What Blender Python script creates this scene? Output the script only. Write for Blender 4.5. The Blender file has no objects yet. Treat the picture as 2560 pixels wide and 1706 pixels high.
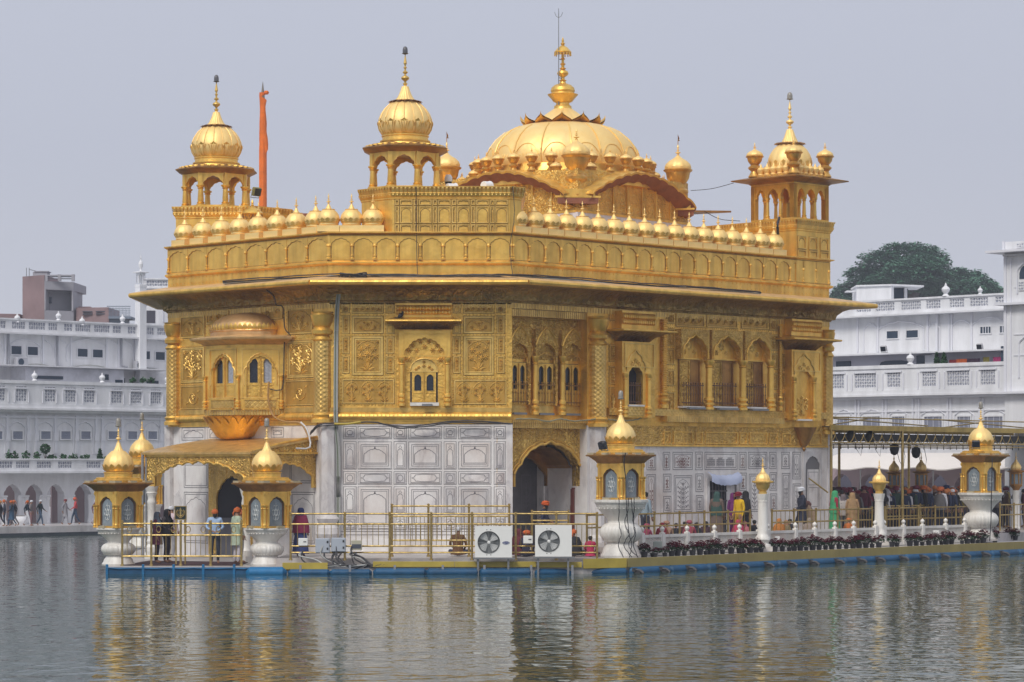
import bpy,bmesh,math,random
from math import sin,cos,pi,radians,sqrt,atan2,tan
from mathutils import Vector,Matrix
# ------------------------------------------------------------------ camera, sky, sun, exposure
SC = bpy.context.scene
COL = SC.collection
FPX,YH,HC = 6600.0,1160.0,3.384
cam_d = bpy.data.cameras.new('camera')
cam_d.sensor_width = 36.0
cam_d.lens = FPX * 36.0 / 2560.0
cam_d.shift_y = (YH - 853.0) / 2560.0
cam_d.clip_end = 3000
cam_d.clip_start = 0.5
cam = bpy.data.objects.new('camera', cam_d)
cam.location = (0,0,HC)
cam.rotation_euler = (pi / 2,0,0)
COL.objects.link(cam)
SC.camera = cam
SUN_EL,SUN_AZ = radians(46),radians(-30)
world = bpy.data.worlds.new('World')
SC.world = world
world.use_nodes = True
wn,wl = world.node_tree.nodes,world.node_tree.links
wn.clear()
w_out = wn.new('ShaderNodeOutputWorld')
w_sky = wn.new('ShaderNodeTexSky')
w_sky.sky_type = 'NISHITA'
w_sky.sun_disc = False
w_sky.sun_elevation = SUN_EL
w_sky.sun_rotation = radians(180) + SUN_AZ
w_sky.dust_density = 6.0
w_sky.air_density = 1.0
w_b1 = wn.new('ShaderNodeBackground'); w_b1.inputs[1].default_value = 0.08
wl.new(w_sky.outputs[0],w_b1.inputs[0])
# the overcast veil: a pale violet-grey layer of cloud, a little darker overhead
w_tc = wn.new('ShaderNodeTexCoord')
w_sep = wn.new('ShaderNodeSeparateXYZ'); wl.new(w_tc.outputs['Generated'], w_sep.inputs[0])
w_rmp = wn.new('ShaderNodeValToRGB')
w_rmp.color_ramp.elements[0].position = 0.0; w_rmp.color_ramp.elements[0].color = (0.680,0.700,0.780,1)
w_rmp.color_ramp.elements[1].position = 0.6; w_rmp.color_ramp.elements[1].color = (0.66,0.69,0.80,1)
e = w_rmp.color_ramp.elements.new(0.12); e.color = (0.590,0.618,0.725,1)
w_nz = wn.new('ShaderNodeTexNoise'); w_nz.inputs['Scale'].default_value = 2.2; w_nz.inputs['Detail'].default_value = 3
w_mp = wn.new('ShaderNodeMapping'); w_mp.inputs['Scale'].default_value = (1, 1, 2.5); wl.new(w_tc.outputs['Generated'], w_mp.inputs['Vector']); wl.new(w_mp.outputs[0], w_nz.inputs['Vector'])
w_ma = wn.new('ShaderNodeMath'); w_ma.operation = 'MULTIPLY_ADD'; w_ma.inputs[1].default_value = 0.10; wl.new(w_nz.outputs[0], w_ma.inputs[0]); wl.new(w_sep.outputs[2], w_ma.inputs[2])
w_of = wn.new('ShaderNodeMath'); w_of.operation = 'SUBTRACT'; w_of.inputs[1].default_value = 0.05; wl.new(w_ma.outputs[0], w_of.inputs[0])
wl.new(w_of.outputs[0],w_rmp.inputs[0])
w_b2 = wn.new('ShaderNodeBackground'); w_b2.inputs[1].default_value = 1.0
wl.new(w_rmp.outputs[0],w_b2.inputs[0])
w_mx = wn.new('ShaderNodeMixShader'); w_mx.inputs[0].default_value = 0.88
wl.new(w_b1.outputs[0],w_mx.inputs[1]); wl.new(w_b2.outputs[0],w_mx.inputs[2])
wl.new(w_mx.outputs[0],w_out.inputs[0])
sun_d = bpy.data.lights.new('sun', 'SUN')
sun_d.energy = 2.3
sun_d.angle = radians(20)
sun_d.color = (1.0,0.95,0.87)
sun = bpy.data.objects.new('sun', sun_d)
COL.objects.link(sun)
sdir = Vector((sin(SUN_AZ) * cos(SUN_EL),-cos(SUN_AZ) * cos(SUN_EL),sin(SUN_EL)))
sun.rotation_euler = sdir.to_track_quat('Z', 'Y').to_euler()
sun.location = (-40,-20,60)
vs = SC.view_settings
vs.view_transform = 'Standard'; vs.look = 'None'; vs.exposure = 0.0; vs.gamma = 1.0; vs.use_curve_mapping = False
# ------------------------------------------------------------------ helpers: points, meshes, objects
RNG = random.Random(7)
def PT(px,py,D):
 return Vector(((px - 1280.0) / FPX * D,D,HC - (py - YH) * D / FPX))
def XP(px,D): return (px - 1280.0) / FPX * D
def ZP(py,D): return HC - (py - YH) * D / FPX
CR = dict(A1=(380,680,3.646),A2=(800,680,3.646),A3=(1240,680,3.4846),A4=(1640,700,3.409),B1=(200,1020,3.408),
          B2=(700,1040,3.563),B3=(1160,1040,3.563),B4=(1560,1080,3.92),B5=(2040,980,3.41),L1=(0,640,4.355),
          L2=(0,980,4.127),R1=(2060,580,3.136),T1=(400,80,2.375),T2=(880,80,2.375),T3=(1200,0,2.45),T4=(1600,200,2.53),
          S=(0,0,1.0))
def cp(c,x,y):
 a,b,k = CR[c]
 return a + x / k,b + y / k
class Face:
 """a vertical wall plane; local x runs along it to the right, local -y is outwards, z is up"""
 def __init__(s,a,b):
  s.a = Vector((a[0],a[1])); s.b = Vector((b[0],b[1]))
  s.L = (s.b - s.a).length
  s.d = (s.b - s.a) / s.L
  s.n = Vector((s.d.y,-s.d.x))
  s.M = Matrix.Translation((s.a.x, s.a.y, 0)) @ Matrix.Rotation(atan2(s.d.y, s.d.x), 4, 'Z')
 def hit(s,px,py,out=0.0):
  r = Vector(((px - 1280.0) / FPX,1.0))
  q = s.a + s.n * out
  t = s.n.dot(q) / s.n.dot(r)
  p = r * t
  return (p - s.a).dot(s.d),HC - (py - YH) * t / FPX
 def c(s,crop,x,y,out=0.0):
  return s.hit(*cp(crop,x,y),out)
 def rect(s,crop,x0,y0,x1,y1,out=0.0):
  ym,xm = (y0 + y1) / 2,(x0 + x1) / 2
  s0 = s.c(crop,x0,ym,out)[0]; s1 = s.c(crop,x1,ym,out)[0]
  z1 = s.c(crop,xm,y0,out)[1]; z0 = s.c(crop,xm,y1,out)[1]
  return s0,s1,z0,z1
 def w(s,x,y=0.0):
  p = s.a + s.d * x + s.n * y
  return (p.x,p.y)
class MB:
 def __init__(s): s.v = []; s.f = []; s.mi = []; s.m = 0; s.M = None
 def add(s,vs,fs):
  o = len(s.v)
  if s.M is not None: vs = [s.M @ Vector(v) for v in vs]
  s.v += [tuple(v) for v in vs]
  s.f += [tuple(i + o for i in f) for f in fs]
  s.mi += [s.m] * len(fs)
 def box(s,x0,x1,y0,y1,z0,z1):
  s.add([(x0,y0,z0),(x1,y0,z0),(x1,y1,z0),(x0,y1,z0),(x0,y0,z1),(x1,y0,z1),(x1,y1,z1),(x0,y1,z1)],
              [(0,3,2,1),(4,5,6,7),(0,1,5,4),(1,2,6,5),(2,3,7,6),(3,0,4,7)])
 def bbox(s,x0,x1,y0,y1,z0,z1,b=0.02):
  vs = []
  for sx,x in ((1,x0),(-1,x1)):
   for sy,y in ((1,y0),(-1,y1)):
    for sz,z in ((1,z0),(-1,z1)):
     vs += [(x,y + sy * b,z + sz * b),(x + sx * b,y,z + sz * b),(x + sx * b,y + sy * b,z)]
  bm = bmesh.new()
  for v in vs: bm.verts.new(v)
  bmesh.ops.convex_hull(bm,input=bm.verts)
  bm.verts.index_update()
  s.add([v.co.copy() for v in bm.verts],[tuple(v.index for v in f.verts) for f in bm.faces]); bm.free()
 def lathe(s,prof,n=20,cx=0,cy=0,cz=0,mod=None,a0=0.0,a1=2 * pi,sx=1.0,sy=1.0,cap=True):
  full = abs(a1 - a0 - 2 * pi) < 1e-6
  k = n if full else n + 1
  vs,fs = [],[]
  for (r,z) in prof:
   for i in range(k):
    a = a0 + (a1 - a0) * i / n
    q = r * (mod(a,z) if mod else 1.0)
    vs.append((cx + q * cos(a) * sx,cy + q * sin(a) * sy,cz + z))
  for j in range(len(prof) - 1):
   for i in range(n):
    i2 = (i + 1) % k
    fs.append((j * k + i,j * k + i2,(j + 1) * k + i2,(j + 1) * k + i))
  if cap:
   if prof[0][0] > 1e-4: fs.append(tuple(range(k - 1,-1,-1)))
   if prof[-1][0] > 1e-4: fs.append(tuple((len(prof) - 1) * k + i for i in range(k)))
  s.add(vs,fs)
 def tube(s,pts,r,n=6,cap=True):
  pts = [Vector(p) for p in pts]
  vs,fs = [],[]
  for i,p in enumerate(pts):
   t = (pts[min(i + 1,len(pts) - 1)] - pts[max(i - 1,0)])
   if t.length < 1e-9: t = Vector((0,0,1))
   t.normalize()
   u = t.cross(Vector((0,0,1)))
   if u.length < 1e-3: u = t.cross(Vector((1,0,0)))
   u.normalize(); w = t.cross(u)
   rr = r[i] if isinstance(r,(list,tuple)) else r
   for k in range(n):
    a = 2 * pi * k / n
    vs.append(p + (u * cos(a) + w * sin(a)) * rr)
  for i in range(len(pts) - 1):
   for k in range(n):
    k2 = (k + 1) % n
    fs.append((i * n + k,i * n + k2,(i + 1) * n + k2,(i + 1) * n + k))
  if cap:
   fs.append(tuple(range(n - 1,-1,-1))); fs.append(tuple((len(pts) - 1) * n + k for k in range(n)))
  s.add(vs,fs)
 def prism(s,poly,y0,y1):
  n = len(poly)
  vs = [(p[0],y0,p[1]) for p in poly] + [(p[0],y1,p[1]) for p in poly]
  fs = [tuple(range(n)),tuple(range(2 * n - 1,n - 1,-1))]
  fs += [(i,(i + 1) % n + 0,(i + 1) % n + n,i + n) for i in range(n)]
  s.add(vs,fs)
 def hprism(s,poly,z0,z1):
  n = len(poly)
  vs = [(p[0],p[1],z0) for p in poly] + [(p[0],p[1],z1) for p in poly]
  fs = [tuple(range(n - 1,-1,-1)),tuple(range(n,2 * n))]
  fs += [(i,(i + 1) % n,(i + 1) % n + n,i + n) for i in range(n)]
  s.add(vs,fs)
 def arch_wall(s,x0,x1,z0,z1,arc,y0,y1):
  poly = [(x0,z0),(x0,z1),(x1,z1),(x1,z0)] + list(reversed(arc))
  s.prism(poly,y0,y1)
 yd = -0.005
 def strip(s,pts,w,y=None,closed=False):
  y = s.yd if y is None else y
  pts = [Vector(p) for p in pts]
  n = len(pts)
  if n < 2: return
  L,R = [],[]
  for i in range(n):
   if closed: a,b = pts[i - 1],pts[(i + 1) % n]
   else: a,b = pts[max(i - 1,0)],pts[min(i + 1,n - 1)]
   t = b - a
   if t.length < 1e-9: t = Vector((1,0))
   t.normalize(); q = Vector((-t.y,t.x)) * (w / 2)
   L.append(pts[i] + q); R.append(pts[i] - q)
  vs = [(p.x,y,p.y) for p in L] + [(p.x,y,p.y) for p in R]
  m = n if closed else n - 1
  s.add(vs,[(i,(i + 1) % n,(i + 1) % n + n,i + n) for i in range(m)])
 def rectline(s,x0,x1,z0,z1,w,y=None):
  y = s.yd if y is None else y
  h = w / 2
  for (a,b,c,d) in ((x0 - h,x1 + h,z0 - h,z0 + h),(x0 - h,x1 + h,z1 - h,z1 + h),(x0 - h,x0 + h,z0 + h,z1 - h),(x1 - h,x1 + h,z0 + h,z1 - h)):
   s.add([(a,y,c),(b,y,c),(b,y,d),(a,y,d)],[(0,1,2,3)])
 def frame(s,x0,x1,z0,z1,w,y0,y1):
  s.box(x0,x1,y0,y1,z0,z0 + w); s.box(x0,x1,y0,y1,z1 - w,z1)
  s.box(x0,x0 + w,y0,y1,z0 + w,z1 - w); s.box(x1 - w,x1,y0,y1,z0 + w,z1 - w)
 def mesh(s,name,mats,smooth=True,ang=32):
  me = bpy.data.meshes.new(name)
  me.from_pydata(s.v,[],s.f)
  if not isinstance(mats,(list,tuple)): mats = [mats]
  for m in mats: me.materials.append(m)
  if len(mats) > 1: me.polygons.foreach_set('material_index', s.mi)
  bm = bmesh.new(); bm.from_mesh(me); bmesh.ops.recalc_face_normals(bm,faces=bm.faces); bm.to_mesh(me); bm.free()
  if smooth:
   me.polygons.foreach_set('use_smooth', [True] * len(me.polygons))
   me.set_sharp_from_angle(angle=radians(ang))
  me.update()
  return me
WM = {}
I4 = Matrix.Identity(4)
def tag(o,label=None,cat=None,group=None,kind=None):
 if label: o['label'] = label
 if cat: o['category'] = cat
 if group: o['group'] = group
 if kind: o['kind'] = kind
 return o
def thing(name,label,cat,loc=(0,0,0),rz=0.0,group=None):
 o = bpy.data.objects.new(name,None); COL.objects.link(o)
 o.empty_display_size = 0.3
 M = Matrix.Translation(loc) @ Matrix.Rotation(rz, 4, 'Z')
 o.matrix_basis = M; WM[o.name] = M
 return tag(o,label,cat,group)
DEP = {}
SPLIT = {'columns': 'column', 'drainpipes': 'drainpipe', 'fillets': 'fillet', 'mouldings': 'moulding', 'colonnettes': 'column', 'openings': 'opening', 'doors': 'door', 'roof_bars': 'roof_bar', 'legs': 'leg', 'knobs': 'knob', 'latch': 'latch',
         'hole_shade': 'hole_shade', 'poles': 'pole', 'slats': 'slat', 'eyes': 'eye', 'floodlight_lamps': 'lamp', 'door_jambs': 'door_jamb', 'glass': 'pane', 'mullions': 'mullion', 'screws': 'screw', 'antenna': 'antenna', 'corner_slab': 'corner_slab', 'corner_soffit': 'corner_slab_soffit'}
def islands(mb):
 p = list(range(len(mb.v)))
 def fd(i):
  while p[i] != i: p[i] = p[p[i]]; i = p[i]
  return i
 for f in mb.f:
  a = fd(f[0])
  for i in f[1:]: p[fd(i)] = a
 G = {}
 for k,f in enumerate(mb.f): G.setdefault(fd(f[0]),[]).append(k)
 for fl in G.values():
  q = MB(); ix = {}
  for k in fl:
   f2 = []
   for i in mb.f[k]:
    if i not in ix: ix[i] = len(q.v); q.v.append(mb.v[i])
    f2.append(ix[i])
   q.f.append(tuple(f2)); q.mi.append(mb.mi[k])
  yield q
def part(name,mb,mats,parent=None,M=I4,smooth=True,ang=32,label=None):
 """one mesh object; M is the world frame its coordinates were written in"""
 if name in SPLIT and isinstance(mb,MB):
  for q in islands(mb): o = part(SPLIT[name] + ' ', q, mats, parent, M, smooth, ang)
  return o
 name = name.strip()
 if parent is not None and DEP.get(parent.name,0) >= 2: parent = parent.parent
 me = mb.mesh(name,mats,smooth,ang) if isinstance(mb,MB) else mb
 o = bpy.data.objects.new(name,me); COL.objects.link(o)
 if parent is not None:
  o.parent = parent
  o.matrix_basis = WM[parent.name].inverted() @ M
 else:
  o.matrix_basis = M
 WM[o.name] = M.copy()
 DEP[o.name] = DEP.get(parent.name,0) + 1 if parent is not None else 0
 if label: o['label'] = label
 return o
def kids(o): return [c for c in KID.get(o.name,[])]
KID = {}
def copy_tree(o,M=None,label=None,parent=None):
 """copy a thing with its parts and their sub-parts"""
 c = o.copy(); COL.objects.link(c)
 if parent is not None: c.parent = parent
 if M is not None: c.matrix_basis = M
 if label: c['label'] = label
 WM[c.name] = M.copy() if M is not None else WM.get(o.name,I4)
 for ch in list(o.children):
  if ch.name in DONE: continue
  copy_tree(ch,None,None,c)
 return c
DONE = set()
def RZ(loc, a=0.0): return Matrix.Translation(loc) @ Matrix.Rotation(a, 4, 'Z')
def arc_plain(xl,xr,zs,zc,n=14,pw=2.0):
 """left to right points of an arch: springing height zs, crown zc"""
 o = []
 for i in range(n + 1):
  t = -1 + 2 * i / n
  o.append(((xl + xr) / 2 + (xr - xl) / 2 * t,zs + (zc - zs) * (1 - abs(t) ** pw) ** (1 / pw)))
 return o
def arc_cusp(xl,xr,zs,zc,z0,n=7,bulge=0.22,k=4,tip=0.1):
 """multifoil arch with jambs down to z0, left to right"""
 nodes = []
 cx,hw = (xl + xr) / 2,(xr - xl) / 2
 for i in range(n + 1):
  a = pi - pi * i / n
  x = cos(a); z = sin(a)
  nodes.append(Vector((cx + hw * (0.86 * x + (0.14 * x if abs(x) > 0.99 else 0)),zs + (zc - zs) * 0.9 * z)))
 o = [(xl,z0),(xl,zs - 0.02 * (zc - zs))]
 for i in range(n):
  a,b = nodes[i],nodes[i + 1]
  t = b - a; q = Vector((-t.y,t.x))
  mid_i = (i == n // 2 and n % 2 == 1)
  for j in range(k + (1 if i == n - 1 else 0)):
   u = j / k
   h = bulge * 4 * u * (1 - u)
   p = a + t * u + q * h
   if mid_i: p.y += tip * (zc - zs) * (1 - abs(2 * u - 1)) ** 1.5
   o.append((p.x,p.y))
 o += [(xr,zs - 0.02 * (zc - zs)),(xr,z0)]
 return o
def offset_poly(P,d):
 """move every edge of a counter-clockwise plan polygon outwards by d"""
 n = len(P); o = []
 for i in range(n):
  a,b,c = Vector(P[i - 1]),Vector(P[i]),Vector(P[(i + 1) % n])
  d1 = (b - a).normalized(); d2 = (c - b).normalized()
  n1 = Vector((d1.y,-d1.x)); n2 = Vector((d2.y,-d2.x))
  m = (n1 + n2); m = m / (1 + n1.dot(n2)) if (1 + n1.dot(n2)) > 1e-6 else n1
  o.append((b.x + m.x * d,b.y + m.y * d))
 return o
def loft(mb,P,lev,close=True,cap=True):
 """rings of a plan polygon: lev = [(outward offset, z)]"""
 n = len(P); vs = []; fs = []
 for d,z in lev:
  for p in offset_poly(P,d): vs.append((p[0],p[1],z))
 for j in range(len(lev) - 1):
  for i in range(n):
   k = (i + 1) % n
   fs.append((j * n + i,j * n + k,(j + 1) * n + k,(j + 1) * n + i))
 if cap:
  fs.append(tuple(range(n - 1,-1,-1))); fs.append(tuple((len(lev) - 1) * n + i for i in range(n)))
 mb.add(vs,fs)
# ------------------------------------------------------------------ materials (all procedural)
MATS = {}
def mat(name, base, rough=0.6, metal=0.0, var=0.0, vscale=3.0, bump=0.0, bscale=20.0, spec=0.5, coords='Object', var2=None, streak=False, trans=0.0, emit=None, alpha=1.0):
 """Principled with optional noise-driven colour change (var) and a noise bump"""
 if name in MATS: return MATS[name]
 m = bpy.data.materials.new(name); m.use_nodes = True
 nt = m.node_tree; N,L = nt.nodes,nt.links
 b = N['Principled BSDF']
 b.inputs['Base Color'].default_value = (*base, 1)
 b.inputs['Roughness'].default_value = rough
 b.inputs['Metallic'].default_value = metal
 b.inputs['Specular IOR Level'].default_value = spec
 if alpha < 1: b.inputs['Alpha'].default_value = alpha
 if trans: b.inputs['Transmission Weight'].default_value = trans
 if emit: b.inputs['Emission Color'].default_value = (*emit[0], 1); b.inputs['Emission Strength'].default_value = emit[1]
 if var or bump:
  tc = N.new('ShaderNodeTexCoord')
 if var:
  nz = N.new('ShaderNodeTexNoise'); nz.inputs['Scale'].default_value = vscale; nz.inputs['Detail'].default_value = 5; nz.inputs['Roughness'].default_value = 0.62
  if streak:
   mp = N.new('ShaderNodeMapping'); mp.inputs['Scale'].default_value = (2.2, 2.2, 0.45); L.new(tc.outputs[coords], mp.inputs['Vector']); L.new(mp.outputs[0], nz.inputs['Vector'])
  else: L.new(tc.outputs[coords], nz.inputs['Vector'])
  cr = N.new('ShaderNodeValToRGB'); cr.color_ramp.elements[0].position = 0.3; cr.color_ramp.elements[1].position = 0.7
  dark = var2 if var2 else tuple(c * (1 - var) for c in base)
  cr.color_ramp.elements[0].color = (*dark,1); cr.color_ramp.elements[1].color = (*base,1)
  L.new(nz.outputs[0], cr.inputs[0]); L.new(cr.outputs[0], b.inputs['Base Color'])
 if bump:
  nb = N.new('ShaderNodeTexNoise'); nb.inputs['Scale'].default_value = bscale; nb.inputs['Detail'].default_value = 4
  L.new(tc.outputs[coords], nb.inputs['Vector'])
  bp = N.new('ShaderNodeBump'); bp.inputs['Strength'].default_value = bump; bp.inputs['Distance'].default_value = 0.02
  L.new(nb.outputs[0], bp.inputs['Height']); L.new(bp.outputs[0], b.inputs['Normal'])
 MATS[name] = m
 return m
def gold_mat(name, base, dark, rough=0.38, kind='plain', strength=0.5, scale=9.0, vscale=1.4, metal=0.69, dist=0.03, grime=True):
 """gilded copper sheet: tarnish in blotches, dents, and an embossed pattern chosen by kind"""
 m = bpy.data.materials.new(name); m.use_nodes = True
 nt = m.node_tree; N,L = nt.nodes,nt.links
 b = N['Principled BSDF']; b.inputs['Metallic'].default_value = metal
 tc = N.new('ShaderNodeTexCoord')
 nz = N.new('ShaderNodeTexNoise'); nz.inputs['Scale'].default_value = vscale; nz.inputs['Detail'].default_value = 7; nz.inputs['Roughness'].default_value = 0.65
 L.new(tc.outputs['Object'], nz.inputs['Vector'])
 cr = N.new('ShaderNodeValToRGB')
 cr.color_ramp.elements[0].position = 0.32; cr.color_ramp.elements[0].color = (*dark,1)
 cr.color_ramp.elements[1].position = 0.66; cr.color_ramp.elements[1].color = (*base,1)
 L.new(nz.outputs[0],cr.inputs[0])
 # grime that has run down the sheets
 ms_ = N.new('ShaderNodeMapping'); ms_.inputs['Scale'].default_value = (3.5, 3.5, 0.35); L.new(tc.outputs['Object'], ms_.inputs['Vector'])
 ns_ = N.new('ShaderNodeTexNoise'); ns_.inputs['Scale'].default_value = 1.0; ns_.inputs['Detail'].default_value = 6; L.new(ms_.outputs[0], ns_.inputs['Vector'])
 rs_ = N.new('ShaderNodeMapRange'); rs_.inputs[1].default_value = 0.36; rs_.inputs[2].default_value = 0.58; rs_.inputs[3].default_value = 0.78; rs_.inputs[4].default_value = 1.0; L.new(ns_.outputs[0], rs_.inputs[0])
 mg_ = N.new('ShaderNodeMixRGB'); mg_.blend_type = 'MULTIPLY'; mg_.inputs[0].default_value = 1 if grime else 0; L.new(cr.outputs[0], mg_.inputs[1]); L.new(rs_.outputs[0], mg_.inputs[2])
 L.new(mg_.outputs[0], b.inputs['Base Color'])
 mr = N.new('ShaderNodeMapRange'); mr.inputs[3].default_value = rough + 0.16; mr.inputs[4].default_value = rough - 0.06
 L.new(nz.outputs[0], mr.inputs[0]); L.new(mr.outputs[0], b.inputs['Roughness'])
 dn = N.new('ShaderNodeTexNoise'); dn.inputs['Scale'].default_value = 3.2; dn.inputs['Detail'].default_value = 2
 L.new(tc.outputs['Object'], dn.inputs['Vector'])
 b1 = N.new('ShaderNodeBump'); b1.inputs['Strength'].default_value = 0.42; b1.inputs['Distance'].default_value = 0.05
 L.new(dn.outputs[0], b1.inputs['Height'])
 last = b1
 if kind != 'plain':
  mp = N.new('ShaderNodeMapping'); L.new(tc.outputs['Object'], mp.inputs['Vector'])
  if kind == 'floral':
   wn_ = N.new('ShaderNodeTexNoise'); wn_.inputs['Scale'].default_value = scale * 0.55; wn_.inputs['Detail'].default_value = 1.0
   L.new(mp.outputs[0], wn_.inputs['Vector'])
   ad = N.new('ShaderNodeMixRGB'); ad.blend_type = 'ADD'; ad.inputs[0].default_value = 0.30
   L.new(mp.outputs[0],ad.inputs[1]); L.new(wn_.outputs[1],ad.inputs[2])
   vo = N.new('ShaderNodeTexVoronoi'); vo.feature = 'SMOOTH_F1'; vo.inputs['Scale'].default_value = scale; vo.inputs['Smoothness'].default_value = 0.35
   L.new(ad.outputs[0], vo.inputs['Vector'])
   vo2 = N.new('ShaderNodeTexVoronoi'); vo2.feature = 'F1'; vo2.inputs['Scale'].default_value = scale * 2.3
   L.new(ad.outputs[0], vo2.inputs['Vector'])
   ma = N.new('ShaderNodeMath'); ma.operation = 'MULTIPLY_ADD'; ma.inputs[1].default_value = 0.45
   L.new(vo2.outputs['Distance'], ma.inputs[0]); L.new(vo.outputs['Distance'], ma.inputs[2])
   h = ma.outputs[0]; sg = -1
  elif kind == 'scale':
   vo = N.new('ShaderNodeTexVoronoi'); vo.feature = 'F1'; vo.inputs['Scale'].default_value = scale; vo.inputs['Randomness'].default_value = 0.12
   mp.inputs['Rotation'].default_value = (0, radians(45), 0)
   L.new(mp.outputs[0], vo.inputs['Vector']); h = vo.outputs['Distance']; sg = -1
  elif kind == 'band':
   wv = N.new('ShaderNodeTexWave'); wv.bands_direction = 'X'; wv.inputs['Scale'].default_value = scale; wv.inputs['Distortion'].default_value = 0.8
   L.new(mp.outputs[0], wv.inputs['Vector']); h = wv.outputs[0]; sg = 1
  elif kind == 'lattice':
   vo = N.new('ShaderNodeTexVoronoi'); vo.feature = 'DISTANCE_TO_EDGE'; vo.inputs['Scale'].default_value = scale; vo.inputs['Randomness'].default_value = 0.05
   mp.inputs['Rotation'].default_value = (0, radians(45), 0)
   L.new(mp.outputs[0], vo.inputs['Vector']); h = vo.outputs['Distance']; sg = 1
  b2 = N.new('ShaderNodeBump'); b2.inputs['Strength'].default_value = strength; b2.inputs['Distance'].default_value = dist
  b2.invert = (sg < 0)
  L.new(h, b2.inputs['Height']); L.new(b1.outputs[0], b2.inputs['Normal'])
  last = b2
 L.new(last.outputs[0], b.inputs['Normal'])
 MATS[name] = m
 return m
GB,GD = (0.97,0.63,0.15),(0.79,0.47,0.095)
G_PLAIN = gold_mat('gold_sheet', GB, GD, 0.36)
G_WALL = gold_mat('gold_wall', (0.97, 0.615, 0.14), (0.78, 0.455, 0.09), 0.36, 'floral', 0.4, 7.0, dist=0.03)
G_FLOR = gold_mat('gold_floral', (0.93, 0.61, 0.16), (0.64, 0.38, 0.085), 0.30, 'floral', 1.0, 8.0, dist=0.075)
G_FLORF = gold_mat('gold_floral_fine', (0.93, 0.61, 0.16), (0.64, 0.38, 0.085), 0.30, 'floral', 1.0, 11.0, dist=0.055)
G_SCALE = gold_mat('gold_scale', (0.88, 0.59, 0.18), (0.62, 0.37, 0.09), 0.34, 'scale', 0.8, 9.5, dist=0.03)
G_BAND = gold_mat('gold_leaf_band', (0.86, 0.58, 0.18), (0.60, 0.36, 0.09), 0.34, 'band', 0.7, 3.2, dist=0.03)
G_LATT = gold_mat('gold_lattice', (0.84, 0.57, 0.17), (0.58, 0.36, 0.09), 0.36, 'lattice', 0.8, 8.0, dist=0.03)
G_DOME = gold_mat('gold_dome', (0.97, 0.73, 0.31), (0.93, 0.63, 0.22), 0.50, vscale=0.9, metal=0.48, grime=False)
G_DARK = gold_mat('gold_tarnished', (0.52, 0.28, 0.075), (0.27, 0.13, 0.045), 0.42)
G_RUST = gold_mat('gold_orange', (0.92, 0.54, 0.09), (0.76, 0.40, 0.055), 0.42)
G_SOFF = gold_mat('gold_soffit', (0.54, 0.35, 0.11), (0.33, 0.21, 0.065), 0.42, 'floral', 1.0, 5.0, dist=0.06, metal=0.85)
G_ROOF = gold_mat('gold_eave_top', (0.82, 0.57, 0.29), (0.68, 0.44, 0.20), 0.5, metal=0.5)
G_GROUND_SHADE = gold_mat('gold_matted_ground_shade', (0.74, 0.44, 0.095), (0.50, 0.28, 0.055), 0.45)  # darker than the wall: shadow around the embossed flowers put into the colour
G_GROOVE_SHADE = gold_mat('gold_groove_shade', (0.48, 0.29, 0.08), (0.32, 0.18, 0.05), 0.6, metal=0.6)  # dark colour for flat strips that paint edge shade along the relief
G_LEAF = gold_mat('gold_leaf', (0.95, 0.67, 0.21), (0.72, 0.46, 0.11), 0.46, metal=0.6)
BRASS = gold_mat('brass_rail', (0.56, 0.42, 0.17), (0.36, 0.25, 0.09), 0.34, vscale=6, metal=0.9)
RED_SOFF = mat('red_soffit', (0.30, 0.11, 0.06), 0.7, var=0.4, bump=0.2)
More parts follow.
